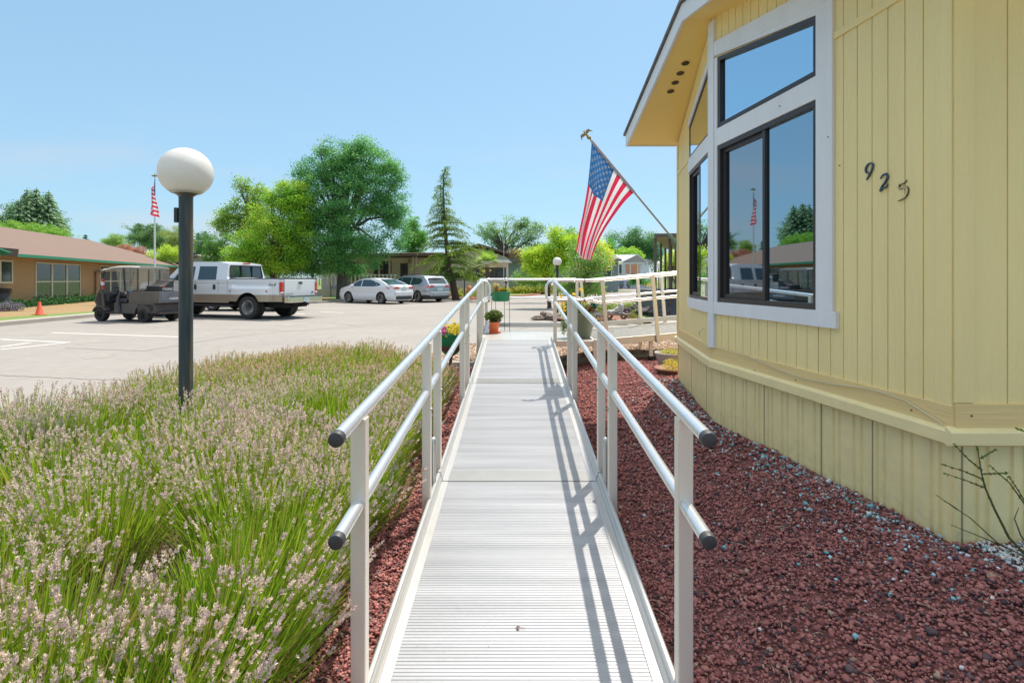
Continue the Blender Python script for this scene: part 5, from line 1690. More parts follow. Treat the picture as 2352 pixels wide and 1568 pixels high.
def car(name, label, cat, loc, rot, body_m, L, W, prof, wb, wr, sill, side_win, tail, wind, rearw, spokes=7, group='cars parked on the street', tum=.42, belt=.95, lower=None, xr=None, suv=False):
    t = thing(name, label, cat)
    xf, xb = wb
    ar = [(xf, wr + .055), (xb, wr + .055)]
    def hw(x, z):
        w = W
        ex = max(0, abs(x) - (L / 2 - .65)) / .65
        w *= 1 - .17 * ex ** 2.2
        if z > belt: w -= (z - belt) * tum
        if z < .5: w -= .07 * ((.5 - z) / .25) ** 1.5
        w -= .02 * math.exp(-((z - .62) / .10) ** 2)
        return max(w, .1)
    s = Shell(stations(-L / 2, L / 2, 46, ar, [p[0] for p in prof]), zlo_of(sill, ar, wr), lambda x: interp(prof, x), hw,
              [sill - .02, .28, .36, .44, .50, .56, .62, .68, .74, .80, .88, belt, 1.05, 1.2, 1.35, 1.5, 1.7])
    b = s.mesh(lower)
    body = b.build('body', [body_m, dark_pl], t, world=False, smooth=28)
    ub_ = MB(); ub_.bb(-L / 2 + .25, L / 2 - .25, -W + .22, W - .22, .20, .52)
    for xc in wb: ub_.bb(xc - wr - .05, xc + wr + .05, -W + .27, W - .27, .2, .72)
    ub_.build('underbody', under, t, world=False)
    for poly in side_win:
        for sd in (1, -1):
            g = MB(); s.side(g, poly, sides=(sd,)); g.build('side_window', car_glass, t, world=False)
    g = MB(); s.top(g, *wind); g.build('windscreen', car_glass, t, world=False, smooth=60)
    g = MB(); s.top(g, *rearw); g.build('rear_window', car_glass, t, world=False, smooth=60)
    for sd in (1, -1):
        for x in wb: wheel(t, x, sd * (W - .115), wr, .20, sd, spokes=spokes)
    # mirrors and door lines
    for sd in (1, -1):
        m_ = MB(); mx_ = side_win[0][0][0] - .18
        m_.box((mx_, sd * (W + .05), belt + .05), (.12, .18, .12)); m_.build('mirror', body_m, t, world=False, bevel=.03, seg=3)
    dl = MB()
    for x in (side_win[0][0][0] + .04, (side_win[0][-1][0] + side_win[0][1][0]) / 2 * 0 + side_win[1][0][0] + .04):
        pass
    mid = side_win[1][0][0]
    for x in (side_win[0][0][0] - .12, mid + .03, mid - .95):
        s.side(dl, [(x, sill + .10), (x + .012, sill + .10), (x + .012, belt - .02), (x, belt - .02)], .003)
    dl.build('door_seam', under, t, world=False)
    hd = MB()
    for x in (mid + .22, mid - .72):
        for sd in (1, -1): hd.box((x, sd * (hw(x, .86) + .015), .86), (.17, .03, .03))
    hd.build('door_handle', body_m, t, world=False, bevel=.008)
    return t, s, hw

# --- white saloon
sed_white = paint('white_car_paint', (.72, .73, .75))
prof = [(-2.28, .93), (-2.22, 1.02), (-2.05, 1.055), (-1.80, 1.07), (-1.5, 1.20), (-1.05, 1.36), (-.6, 1.43), (-.2, 1.45), (.2, 1.43), (.6, 1.34), (1.0, 1.17), (1.35, 1.0), (1.7, .93), (2.05, .82), (2.2, .72), (2.28, .58)]
win = [[(1.12, .98), (.28, .98), (.30, 1.36), (.52, 1.33), (.85, 1.20)], [(.22, .98), (-.78, .98), (-1.0, 1.05), (-.75, 1.28), (-.35, 1.37), (.24, 1.37)], [(-.84, .99), (-1.28, 1.04), (-1.2, 1.14), (-.88, 1.24), (-.80, 1.24), (-1.03, 1.06)]]
def saloon(label, loc, rot, m, dark=None, grp='cars parked along the kerb'):
    t, s, hw = car('saloon_car', label, 'car', loc, rot, m, 4.56, .885, prof, (1.36, -1.32), .325, .20, win, None, (.42, 1.30, .86, .93), (-1.80, -.98, .90, .84), group=grp)
    for sd in (1, -1):
        tl = MB()
        s.side(tl, [(-2.275, .84), (-2.27, .99), (-2.10, .98), (-1.72, .96), (-1.9, .86)], .012, (sd,))
        tl.add([(-2.292, sd * .72, .84), (-2.292, sd * .38, .86), (-2.292, sd * .36, .95), (-2.292, sd * .72, .985)], [(0, 1, 2, 3)])
        tl.build('tail_lamp', lamp_red, t, world=False)
    b = MB(); b.box((-2.27, 0, .34), (.10, 1.25, .20)); b.build('bumper_insert', dark_pl, t, world=False, bevel=.02)
    b = MB(); b.box((-2.32, 0, .60), (.07, 1.40, .22)); b.build('bumper', m, t, world=False, bevel=.03, seg=3)
    b = MB(); b.box((-2.300, 0, .82), (.02, .34, .13)); b.build('licence_plate', plate_m, t, world=False)
    b = MB(); b.lathe([(0, 0), (.045, 0), (.045, .01), (0, .012)], (-2.295, 0, .97), 12, M=Matrix.Rotation(R(-90), 3, 'Y')); b.build('badge', chrome, t, world=False)
    for sd in (1, -1):
        hl = MB(); s.side(hl, [(2.2, .62), (2.16, .76), (1.75, .86), (1.85, .70)], .01, (sd,)); hl.build('headlight', lamp_clear, t, world=False)
    t.location = loc; t.rotation_euler = (0, 0, R(rot))
    return t
CARS = 'cars parked along the kerb'
t = saloon('shiny white saloon car parked beside the grey estate car', (-8.03, 33.05, 0), 147, sed_white); tag(t, group=CARS)
t = saloon('pale blue car mostly hidden behind the white pickup truck', (-11.75, 25.4, 0), 172, paint('pale_blue_paint', (.50, .56, .66))); tag(t, group=CARS)

# --- silver grey estate
prof2 = [(-2.38, .72), (-2.36, .98), (-2.30, 1.06), (-2.02, 1.42), (-1.86, 1.55), (-1.5, 1.60), (-.6, 1.63), (.1, 1.61), (.55, 1.52), (1.0, 1.28), (1.32, 1.08), (1.8, 1.0), (2.2, .88), (2.35, .74), (2.4, .55)]
win2 = [[(1.12, 1.05), (.28, 1.05), (.30, 1.50), (.50, 1.47), (.82, 1.30)], [(.22, 1.05), (-.62, 1.05), (-.68, 1.50), (.24, 1.51)], [(-.72, 1.06), (-1.55, 1.10), (-1.78, 1.28), (-1.62, 1.44), (-.78, 1.50)]]
grey_p = paint('grey_blue_paint', (.36, .40, .45), .5)
t, s, hw = car('estate_car', 'silver blue estate car parked behind the white saloon', 'car', 0, 0, grey_p, 4.8, .91, prof2, (1.38, -1.36), .345, .24, win2, None, (.55, 1.28, .84, .93), (-2.26, -1.96, .86, .80), spokes=5, tum=.30, belt=1.02, lower=.44)
for sd in (1, -1):
    tl = MB()
    s.side(tl, [(-2.37, .92), (-2.34, 1.04), (-2.0, 1.05), (-1.80, .98), (-2.1, .92)], .012, (sd,))
    tl.add([(-2.385, sd * .74, .90), (-2.385, sd * .42, .92), (-2.375, sd * .42, 1.02), (-2.36, sd * .74, 1.04)], [(0, 1, 2, 3)])
    tl.build('tail_lamp', lamp_red, t, world=False)
b = MB(); b.box((-2.42, 0, .50), (.12, 1.50, .24)); b.build('bumper', grey_p, t, world=False, bevel=.03, seg=3)
b = MB(); b.box((-2.44, 0, .36), (.10, 1.42, .10)); b.build('bumper_insert', dark_pl, t, world=False, bevel=.02)
b = MB(); b.box((-2.398, 0, .80), (.02, .42, .16)); b.build('licence_plate', plate_m, t, world=False)
b = MB(); b.box((-2.05, 0, 1.60), (.10, 1.0, .03)); b.box((-2.16, 0, 1.56), (.03, .34, .02), 1); b.build('roof_spoiler', [grey_p, lamp_red], t, world=False)
for sd in (1, -1):
    b = MB(); b.tube([(.5, sd * .66, 1.60), (.35, sd * .66, 1.68), (-1.55, sd * .66, 1.68), (-1.7, sd * .66, 1.62)], .018, 8)
    b.build('roof_rail', dark_pl, t, world=False, smooth=50)
b = MB()
for sd in (1, -1): b.add([(-2.483, sd * .62, .44), (-2.483, sd * .56, .44), (-2.483, sd * .56, .56), (-2.483, sd * .62, .56)], [(0, 1, 2, 3)])
b.build('reflector', lamp_red, t, world=False)
t.location = (-6.13, 35.5, 0); t.rotation_euler = (0, 0, R(138)); tag(t, group=CARS)

# --- white and tan pickup with twin rear wheels
pk_white = paint('white_truck_paint', (.70, .71, .74))
tan_p = paint('tan_truck_paint', (.36, .29, .22), .3)
t = thing('pickup_truck', 'white crew cab pickup truck with tan lower panels and twin rear wheels', 'truck')
XR, XF, WR = -1.95, 2.42, .405
def t_hi(x): return interp([(-3.25, 1.40), (-.95, 1.40), (-.94, 1.42), (-.90, 1.46), (-.84, 1.96), (-.4, 2.02), (.9, 2.03), (1.35, 1.96), (1.75, 1.55), (1.95, 1.40), (2.4, 1.36), (3.1, 1.28), (3.3, 1.15)], x)
def t_hw(x, z):
    w = .94
    ex = max(0, abs(x) - 2.95) / .35
    w *= 1 - .06 * ex ** 2
    if z > 1.38: w -= (z - 1.38) * .26
    if z < .62: w -= .05 * ((.62 - z) / .2)
    if x < -.95:
        a = max(0, 1 - (abs(x - XR) / .92) ** 6) * sstep(1.20, 1.08, z) if False else max(0.0, 1 - (abs(x - XR) / .92) ** 6) * (1 - sstep(1.06, 1.17, z))
        w += .15 * a
    w -= .012 * math.exp(-((z - 1.22) / .04) ** 2)
    return w
arT = [(XR, .50), (XF, .49)]
s = Shell(stations(-3.25, 3.3, 70, arT, (-.95, -.94, -.90, -.84, 1.35, 1.75)), zlo_of(lambda x: .62 if x < -1 else .56, arT, WR + .03), t_hi, t_hw,
          [.5, .56, .62, .70, .78, .86, .94, 1.02, 1.06, 1.08, 1.10, 1.13, 1.17, 1.22, 1.28, 1.34, 1.38, 1.46, 1.6, 1.75, 1.9, 2.05])
s.mesh(.86).build('body', [pk_white, tan_p], t, world=False, smooth=24)
b = MB(); b.bb(-3.1, 3.0, -.60, .60, .40, .78); b.bb(-3.2, -.98, -.82, .82, .60, .8); b.build('underbody', under, t, world=False)
for poly in ([(1.62, 1.36), (.62, 1.38), (.64, 1.86), (1.22, 1.86)], [(.42, 1.38), (-.42, 1.38), (-.36, 1.86), (.44, 1.87)]):
    for sd in (1, -1):
        g = MB(); s.side(g, poly, sides=(sd,)); g.build('side_window', car_glass, t, world=False)
g = MB(); s.top(g, 1.38, 1.86, .84, .92); g.build('windscreen', car_glass, t, world=False, smooth=60)
rw = MB()
rw.add([(-.905, -.78, 1.47), (-.905, .78, 1.47), (-.865, .72, 1.88), (-.865, -.72, 1.88)], [(0, 1, 2, 3)])
o = rw.build('rear_window', car_glass, t, world=False)
rw = MB()
for y in (-.26, .26): rw.bb(-.925, -.88, y - .012, y + .012, 1.47, 1.88)
rw.bar((-.915, -.79, 1.465), (-.915, .79, 1.465), .03, .03); rw.bar((-.872, -.73, 1.89), (-.872, .73, 1.89), .03, .03)
for sd in (-1, 1): rw.bar((-.915, sd * .79, 1.465), (-.872, sd * .73, 1.89), .03, .03)
rw.build('window_trim', dark_pl, o, world=False)
b = MB(); b.box((-.90, 0, 1.975), (.05, .30, .045)); b.build('brake_light', lamp_red, t, world=False)
b = MB(); b.bb(-3.27, -.98, -.93, -.86, 1.40, 1.435); b.bb(-3.27, -.98, .86, .93, 1.40, 1.435); b.bb(-3.27, -3.2, -.86, .86, 1.40, 1.43); b.bb(-3.2, -.98, -.86, .86, 1.425, 1.44)
b.build('bed_cover', dark_pl, t, world=False, bevel=.006)
b = MB(); b.bb(-3.285, -3.25, -.80, .80, .78, 1.385); tg = b.build('tailgate', pk_white, t, world=False, bevel=.012, seg=3)
b = MB(); b.bb(-3.31, -3.284, -.10, .10, 1.23, 1.31); b.build('handle', dark_pl, tg, world=False, bevel=.02, seg=3)
b = MB(); b.lathe([(0, 0), (.06, 0), (.055, .01), (0, .012)], (-3.286, -.66, .93), 20, M=Matrix.Rotation(R(-90), 3, 'Y') @ Matrix.Diagonal((.45, 1, 1))); b.build('badge', mat('navy_badge', (.02, .05, .15), .3), tg, world=False)
for sd in (1, -1):
    b = MB(); b.bb(-3.275, -3.17, sd * .82, sd * .955, .88, 1.30); o = b.build('tail_lamp', lamp_red, t, world=False, bevel=.02, seg=3)
    b = MB(); b.bb(-3.282, -3.20, sd * .84, sd * .962, .90, .96); b.build('reversing_lamp', lamp_clear, o, world=False, bevel=.01)
b = MB(); b.bb(-3.55, -3.32, -.90, .90, .58, .80); b.bb(-3.42, -3.25, -.6, .6, .62, .76); bp_ = b.build('bumper', chrome, t, world=False, bevel=.035, seg=3)
b = MB(); b.bb(-3.58, -3.30, -.86, .86, .795, .815); b.build('step_pad', dark_pl, bp_, world=False)
b = MB(); b.bb(-3.565, -3.55, -.16, .16, .61, .77); b.build('licence_plate', plate_m, t, world=False)
b = MB(); b.bb(-3.62, -3.1, -.05, .05, .48, .56); b.bb(-3.3, -3.2, -.35, .35, .46, .56); b.build('tow_hitch', under, t, world=False)
for sd in (1, -1):
    wheel(t, XR, sd * .985, WR, .20, sd, rr=.60, spokes=8, dish=.09); wheel(t, XR, sd * .76, WR, .20, sd, rr=.60, spokes=0, rm=rim_dark)
    wheel(t, XF, sd * .86, WR, .23, sd, rr=.60, spokes=8)
b = MB(); b.bb(-1.2, 1.75, .88, .99, .44, .49); b.bb(-1.2, 1.75, -.99, -.88, .44, .49); b.build('running_board', dark_pl, t, world=False, bevel=.012)
for sd in (1, -1):
    b = MB(); b.box((1.62, sd * 1.20, 1.46), (.12, .22, .36)); b.bar((1.6, sd * .92, 1.40), (1.62, sd * 1.12, 1.42), .05, .05); b.build('mirror', dark_pl, t, world=False, bevel=.03, seg=3)
b = MB()
for x in (.55, -.32):
    for sd in (1, -1): b.box((x - .02, sd * (t_hw(x, 1.15) + .012), 1.12), (.11, .03, .17))
b.build('door_handle', dark_pl, t, world=False, bevel=.012)
b = MB()
for x in (1.62, .53, -.52, -.93): s.side(b, [(x, .60), (x + .014, .60), (x + .014, 1.36), (x, 1.36)], .003)
b.build('door_seam', mat('door_gap', (.18, .18, .19), .9), t, world=False)
b = MB(); s.side(b, [(-1.22 + .10 * math.cos(a * .5), 1.16 + .10 * math.sin(a * .5)) for a in range(13)], .004, (1,)); b.build('fuel_flap', pk_white, t, world=False)
b = MB()
for x, z in ((-1.12, .98), (-2.72, .98)): b.lathe([(0, 0), (.03, 0), (.03, .012), (0, .014)], (x, t_hw(x, z) + .002, z), 10, M=Matrix.Rotation(R(-90), 3, 'X'))
b.build('marker_lamp', lamp_red, t, world=False)
text_part('lettering', '4x4', .17, Matrix.Translation((-2.85, t_hw(-2.85, 1.2) + .010, 1.20)) @ Matrix.Rotation(R(180), 4, 'Z') @ Matrix.Rotation(R(90), 4, 'X'), mat('dark_decal', (.10, .10, .11), .5), t, .003, shear=.4, spacing=1.25)
text_part('lettering', 'SUPER DUTY', .07, Matrix.Translation((-3.293, .55, .90)) @ Matrix.Rotation(R(-90), 4, 'Z') @ Matrix.Rotation(R(90), 4, 'X'), chrome, tg, .003)
for sd in (1,):
    b = MB(); b.bb(3.26, 3.34, -.8, .8, .78, 1.12); b.build('grille', chrome, t, world=False, bevel=.03)
t.location = (-10.71, 21.14, 0); t.rotation_euler = (0, 0, R(162))

# --- grey utility cart
cg = mat('cart_grey_plastic', (.085, .078, .075), .55, var=(3, (.13, .105, .085), .7), bump=(60, .2, .003))
cgr = mat('canopy_cream', (.33, .30, .27), .6, var=(4, (.27, .25, .225), .5))
clear = bpy.data.materials.new('clear_vinyl'); clear.use_nodes = True
nt = clear.node_tree; b_ = nt.nodes['Principled BSDF']; b_.inputs['Base Color'].default_value = (.33, .31, .25, 1); b_.inputs['Roughness'].default_value = .25
tr = nt.nodes.new('ShaderNodeBsdfTransparent'); mx = nt.nodes.new('ShaderNodeMixShader'); n_ = nt.nodes.new('ShaderNodeTexNoise'); n_.inputs['Scale'].default_value = 3
mr = nt.nodes.new('ShaderNodeMapRange'); mr.inputs['To Min'].default_value = .35; mr.inputs['To Max'].default_value = .75; nt.links.new(n_.outputs[0], mr.inputs[0]); nt.links.new(mr.outputs[0], mx.inputs[0])
nt.links.new(tr.outputs[0], mx.inputs[1]); nt.links.new(b_.outputs[0], mx.inputs[2]); nt.links.new(mx.outputs[0], nt.nodes['Material Output'].inputs[0]); MATS['clear_vinyl'] = clear
vinyl_dark = mat('dark_vinyl', (.045, .043, .05), .5, var=(6, (.09, .085, .09), .5))
t = thing('utility_cart', 'dark grey utility cart with cream canopy, clear side curtains and a cargo bed', 'cart')
for x, y, r_, w_ in ((.915, .50, .235, .19), (-.915, .52, .225, .22)):
    for sd in (1, -1): wheel(t, x, sd * y, r_, w_, sd, rr=.52, spokes=0, rm=rim_dark)
b = MB()
b.bb(-1.35, 1.05, -.42, .42, .24, .34); b.bb(-1.2, -.4, -.5, .5, .3, .52); b.build('chassis', dark_pl, t, world=False, bevel=.02)
fl_ = MB()
# rear side body with wheel arch, one each side
for sd in (1, -1):
    pts = [(-1.35, .62), (-.30, .62), (-.05, .60), (-.05, .30), (-.58, .28)] + [(-.915 + .34 * math.cos(a), .235 + .34 * math.sin(a)) for a in np.linspace(.12, math.pi - .12, 12)] + [(-1.35, .42)]
    fl_.prism([(x, sd * .40, z) for x, z in pts], (0, sd * .22, 0))
fl_.bb(-.05, .28, -.6, .6, .28, .62)
fl_.build('rear_body', cg, t, world=False, bevel=.012)
b = MB(); b.bb(.25, .78, -.58, .58, .27, .33); b.build('floor', dark_pl, t, world=False, bevel=.01)
# front cowl, leaning panel each side with dash
b = MB()
for sd in (1, -1):
    b.prism([(.72, sd * .58, .30), (.98, sd * .58, .45), (1.10, sd * .58, .72), (1.02, sd * .58, .95), (.90, sd * .58, 1.12), (.80, sd * .58, .95), (.74, sd * .58, .60)], (0, -sd * .07, 0))
b.prism([(.80, -.58, .34), (1.02, -.58, .42), (1.16, -.58, .66), (1.05, -.58, .92), (.88, -.58, 1.0), (.82, -.58, .9)], (0, 1.16, 0))
b.build('front_cowl', cg, t, world=False, bevel=.02)
b = MB(); b.bb(.62, .86, -.50, .50, .66, .86); b.box((.66, .2, .9), (.14, .22, .05)); b.build('dashboard', dark_pl, t, world=False, bevel=.02)
b = MB()
for sd in (1, -1):
    pr_ = [(.915 + r__ * math.cos(a), .235 + r__ * math.sin(a)) for r__, a in [(.30, a) for a in np.linspace(.3, 2.7, 9)] + [(.265, a) for a in np.linspace(2.7, .3, 9)]]
    b.prism([(x, sd * .42, z) for x, z in pr_], (0, sd * .20, 0))
b.build('mudguard', cg, t, world=False)
b = MB(); b.bb(-.18, .26, -.56, .56, .62, .74); b.bb(-.26, -.16, -.56, .56, .72, 1.08); b.build('seat', vinyl_dark, t, world=False, bevel=.04, seg=3)
b = MB()
c_ = Vector((.50, .26, 1.02)); ax = Vector((-.5, 0, .86)).normalized(); e1 = Vector((0, 1, 0)); e2 = ax.cross(e1)
b.tube([c_ + (e1 * math.cos(a) + e2 * math.sin(a)) * .18 for a in np.linspace(0, 2 * math.pi, 25)], .014, 8)
for a in (0, 2.1, 4.2): b.tube([c_, c_ + (e1 * math.cos(a) + e2 * math.sin(a)) * .18], .010, 6)
b.tube([c_, c_ - ax * .42], .02, 8); b.build('steering_wheel', black_rub, t, world=False, smooth=50)
# canopy and struts
b = MB()
n = 10; xs_ = np.linspace(.84, -.72, n)
for yy, dz in ((.60, 0),):
    for i in range(n - 1):
        za = 1.715 + .085 * sstep(.85, .2, xs_[i]) if False else 1.70 + .095 * (1 - sstep(.15, .85, xs_[i])) - .02 * sstep(.3, .75, -xs_[i])
        zb = 1.70 + .095 * (1 - sstep(.15, .85, xs_[i + 1])) - .02 * sstep(.3, .75, -xs_[i + 1])
        v = []
        for x, z in ((xs_[i], za), (xs_[i + 1], zb)):
            v += [(x, -.60, z), (x, -.5, z + .045), (x, .5, z + .045), (x, .60, z), (x, .60, z - .035), (x, -.60, z - .035)]
        b.add(v, [(k, (k + 1) % 6, 6 + (k + 1) % 6, 6 + k) for k in range(6)] + ([(0, 1, 2, 3, 4, 5)] if i == 0 else []) + ([(6, 7, 8, 9, 10, 11)] if i == n - 2 else []))
b.build('canopy', cgr, t, world=False, smooth=30)
b = MB()
for sd in (1, -1):
    b.tube([(.94, sd * .54, 1.05), (.84, sd * .54, 1.45), (.76, sd * .54, 1.68)], .022, 8)
    b.tube([(-.30, sd * .54, .74), (-.32, sd * .54, 1.74)], .02, 8); b.tube([(-.66, sd * .54, 1.0), (-.66, sd * .54, 1.74)], .018, 8)
b.build('canopy_strut', dark_pl, t, world=False, smooth=50)
b = MB()
for sd in (1, -1):
    b.add([(.22, sd * .59, 1.74), (-.30, sd * .59, 1.76), (-.22, sd * .60, 1.0), (.05, sd * .60, .92)], [(0, 1, 2, 3)])
    b.add([(-.30, sd * .59, 1.76), (-.70, sd * .59, 1.73), (-.68, sd * .59, 1.02), (-.22, sd * .60, 1.02)], [(0, 1, 2, 3)])
b.add([(-.71, -.59, 1.02), (-.71, .59, 1.02), (-.72, .59, 1.73), (-.72, -.59, 1.73)], [(0, 1, 2, 3)])
b.build('side_curtain', clear, t, world=False)
b = MB()
for sd in (1, -1):
    b = MB(); b.bar((-.12, sd * .60, 1.75), (-.20, sd * .61, 1.0), .07, .02, up=(1, 0, 0)); b.build('curtain_edge', vinyl_dark, t, world=False)
    b = MB()
    b.tube([(-.02, sd * .62, .98), (.06, sd * .65, .80), (.05, sd * .65, .55), (.0, sd * .64, .34)], [.03, .05, .075, .06], 8)
    b.build('rolled_curtain', vinyl_dark, t, world=False, smooth=50)
    b = MB(); b.bar((-.70, sd * .60, 1.74), (-.69, sd * .60, 1.02), .04, .015, up=(1, 0, 0)); b.build('curtain_edge', vinyl_dark, t, world=False)
    b = MB(); b.bar((-.72, sd * .21, 1.72), (-.715, sd * .22, 1.03), .035, .012, up=(1, 0, 0)); b.build('curtain_edge', vinyl_dark, t, world=False)
# cargo bed
b = MB()
X0, X1, Y, Z0, Z1 = -1.55, -.34, .62, .62, 1.0
b.bb(X0, X1, -Y, Y, Z0, Z0 + .05); b.bb(X0, X1, Y - .04, Y, Z0 + .05, Z1); b.bb(X0, X1, -Y, -Y + .04, Z0 + .05, Z1); b.bb(X1 - .04, X1, -Y + .04, Y - .04, Z0 + .05, Z1)
bed = b.build('cargo_bed', mat('bed_brown_grey', (.10, .084, .072), .55, var=(2.5, (.17, .135, .105), .7), bump=(40, .2, .003)), t, world=False, bevel=.012)
b = MB(); b.bb(X0 - .035, X0, -Y + .01, Y - .01, Z0 + .02, Z1 + .005)
for y0_, y1_ in ((-.52, -.20), (-.12, .20), (.28, .55)): b.bb(X0 - .042, X0 - .034, y0_, y1_, Z0 + .08, Z1 - .06)
tg = b.build('tailgate', mat('tailgate_grey', (.11, .12, .14), .4, var=(5, (.16, .165, .18), .6)), bed, world=False, bevel=.006)
text_part('lettering', 'CUSHMAN', .10, Matrix.Translation((X0 - .044, .0, Z0 + .14)) @ Matrix.Rotation(R(-90), 4, 'Z') @ Matrix.Rotation(R(90), 4, 'X'), mat('white_decal', (.75, .76, .78), .5), t, .002)
b = MB(); b.bb(-1.42, -.7, -.62, .62, .30, .60); b.bb(-1.5, -1.35, -.5, .5, .26, .34); b.build('rear_panel', mat('cart_dark_grey', (.06, .056, .056), .6, var=(4, (.10, .08, .07), .6)), t, world=False, bevel=.02)
for sd in (1, -1):
    b = MB(); b.box((-1.37, sd * .56, .50), (.06, .10, .10)); b.build('tail_lamp', lamp_red, t, world=False)
t.location = (-12.66, 18.98, 0); t.rotation_euler = (0, 0, R(180 - 15))
CT = t
def on_cart(x, y, z): return Matrix.Translation((-12.66, 18.98, 0)) @ Matrix.Rotation(R(165), 4, 'Z') @ Matrix.Translation((x, y, z))
# a dark plastic barrel chair-back box in the bed with a pale printed mark
tb_ = thing('storage_bin', 'black plastic bin with printed white lettering standing in the cart bed', 'bin')
b = MB()
pr_ = [(-.62, 1.00), (-.62, 1.16), (-.72, 1.24), (-.86, 1.34), (-1.02, 1.36), (-1.0, 1.2), (-.98, .69)]
b.prism([(x + .0, .10, z) for x, z in [(-.98, .69), (-.45, .69)] + [(-.45, 1.18), (-.62, 1.20), (-.74, 1.26), (-.86, 1.36), (-1.04, 1.38)]], (0, -.55, 0))
M_ = Matrix.Rotation(R(90), 3, 'Z')
b.v = [tuple(Vector((-.98, 0, 0)) + M_ @ (Vector(v) - Vector((-.75, -.17, 0)))) for v in b.v]
b.build('shell', dark_pl, tb_, world=False, bevel=.03, seg=3)
text_part('lettering', 'moxai', .16, Matrix.Translation((-1.262, 0, 1.08)) @ Matrix.Rotation(R(-90), 4, 'Z') @ Matrix.Rotation(R(90), 4, 'X'), MATS['white_decal'], tb_, .002)
b = MB(); b.bb(-1.264, -1.258, .06, .2, 1.14, 1.17); b.build('red_stripe', lamp_red, tb_, world=False)
tb_.matrix_basis = on_cart(0, 0, 0)
tt = MB(); tt.box((0, 0, 0), (.16, .05, .05)); tt.box((-.06, .0, .02), (.10, .03, .03)); tt.tube([(.05, 0, .01), (.2, 0, .03)], .012, 8, mi=1)
o = tt.build('blue_trowel', [mat('sky_blue_plastic', (.02, .42, .68), .4), mat('white_plastic', (.7, .7, .7), .4)], bevel=.01)
o.matrix_basis = on_cart(-.36, .56, 1.03); tag(o, 'bright blue hand tool resting on the cargo bed edge', 'tool')
fe = thing('fire_extinguisher', 'red and white fire extinguisher clipped to the cart windscreen post', 'fire extinguisher')
b = MB(); b.lathe([(.0, 0), (.045, .0), (.05, .02), (.05, .16), (.05, .20), (.05, .32), (.02, .36), (.02, .40)], (0, 0, 0), 14)
o = b.build('cylinder', lamp_red, fe, world=False, smooth=40)
b = MB(); b.lathe([(.0, .36), (.03, .38), (.03, .42), (0, .43)], (0, 0, 0), 8); b.build('valve', dark_pl, fe, world=False); b = MB(); b.lathe([(.051, .14), (.051, .25)], (0, 0, 0), 14); b.build('label', MATS['white_plastic'], fe, world=False)
fe.matrix_basis = on_cart(.78, .58, 1.06)

# ================================================================ small street objects
cone_m = mat('cone_orange', (.75, .09, .04), .6, var=(10, (.60, .10, .05), .6))
g = G(94, 731.5, .12)
t = thing('traffic_cone', 'small plain orange traffic cone on the kerb side lawn', 'cone', (G(95, 731).x - .15, G(95, 731).y + .1, .12))
b = MB(); b.lathe([(.13, .02), (.12, .03), (.035, .46), (.03, .47), (.0, .47)], (0, 0, 0), 20); b.build('body', cone_m, t, world=False, smooth=40)
b = MB(); b.box((0, 0, .012), (.32, .32, .024)); b.build('base', cone_m, t, world=False, bevel=.01)
g = G(1077, 688, 0.1)
t = thing('fire_hydrant', 'faded orange fire hydrant on the mulch beside the lamp post', 'hydrant', (g.x, g.y + .4, .1))
hy = mat('hydrant_orange', (.62, .24, .08), .6, var=(9, (.5, .19, .07), .6))
b = MB(); b.lathe([(.20, 0), (.20, .05), (.14, .06), (.14, .12), (.12, .13), (.12, .62), (.17, .64), (.17, .70), (.15, .78), (.09, .86), (.05, .88), (.05, .94), (0, .95)], (0, 0, 0), 18); b.build('barrel', hy, t, world=False, smooth=35)
b = MB()
for a, r_ in ((0, .07), (180, .07), (270, .09)):
    M = Matrix.Rotation(R(a), 3, 'Z') @ Matrix.Rotation(R(90), 3, 'Y')
    b.lathe([(r_, .08), (r_, .20), (r_ * 1.15, .20), (r_ * 1.15, .25), (.03, .26), (0, .27)], (0, 0, .52), 12, M=M)
b.build('nozzle', hy, t, world=False, smooth=35)
# ================================================================ buildings
class Facade:
    """survey of a wall standing on line O + s*u, outward side n"""
    def __init__(s, O, u):
        s.O = Vector(O); s.u = Vector(u).normalized(); s.n = Vector((s.u.y, -s.u.x))
        if s.n.dot(-s.O) < 0: s.n = -s.n
    def s_at(s, x):
        k = (x - 1176) / F
        return (s.O.x - s.O.y * k) / (s.u.y * k - s.u.x)
    def z_at(s, x, y): return -(y - 641) / F * (s.O.y + s.u.y * s.s_at(x))
    def __call__(s, a, z, o=0.0):
        return Vector((s.O.x + s.u.x * a + s.n.x * o, s.O.y + s.u.y * a + s.n.y * o, EYE + z))

def simple_window(ff, a, b, z0, z1, house_, fm, gm, cols_=1, rows=1, t=.06, out=.05):
    w = MB()
    slab(ff, a - t, b + t, z0 - t, z0 - t, z0, z0, 0, out, mb=w); slab(ff, a - t, b + t, z1, z1, z1 + t, z1 + t, 0, out, mb=w)
    slab(ff, a - t, a, z0, z0, z1, z1, 0, out, mb=w); slab(ff, b, b + t, z0, z0, z1, z1, 0, out, mb=w)
    for k in range(1, cols_):
        c = lerp(a, b, k / cols_); slab(ff, c - t * .7, c + t * .7, z0, z0, z1, z1, .005, out - .01, mb=w)
    for k in range(1, rows):
        c = lerp(z0, z1, k / rows); slab(ff, a, b, c - t * .45, c - t * .45, c + t * .45, c + t * .45, .005, out - .015, mb=w)
    o = w.build('window', fm, house_)
    g = MB(); g.add([ff(a, z0, .02), ff(b, z0, .02), ff(b, z1, .02), ff(a, z1, .02)], [(0, 1, 2, 3)])
    g.build('pane', gm, o)
    return o
win_glass = mat('house_window_glass', (.03, .04, .045), .06, 0, var=(.8, (.06, .075, .08), .7), spec=.5)
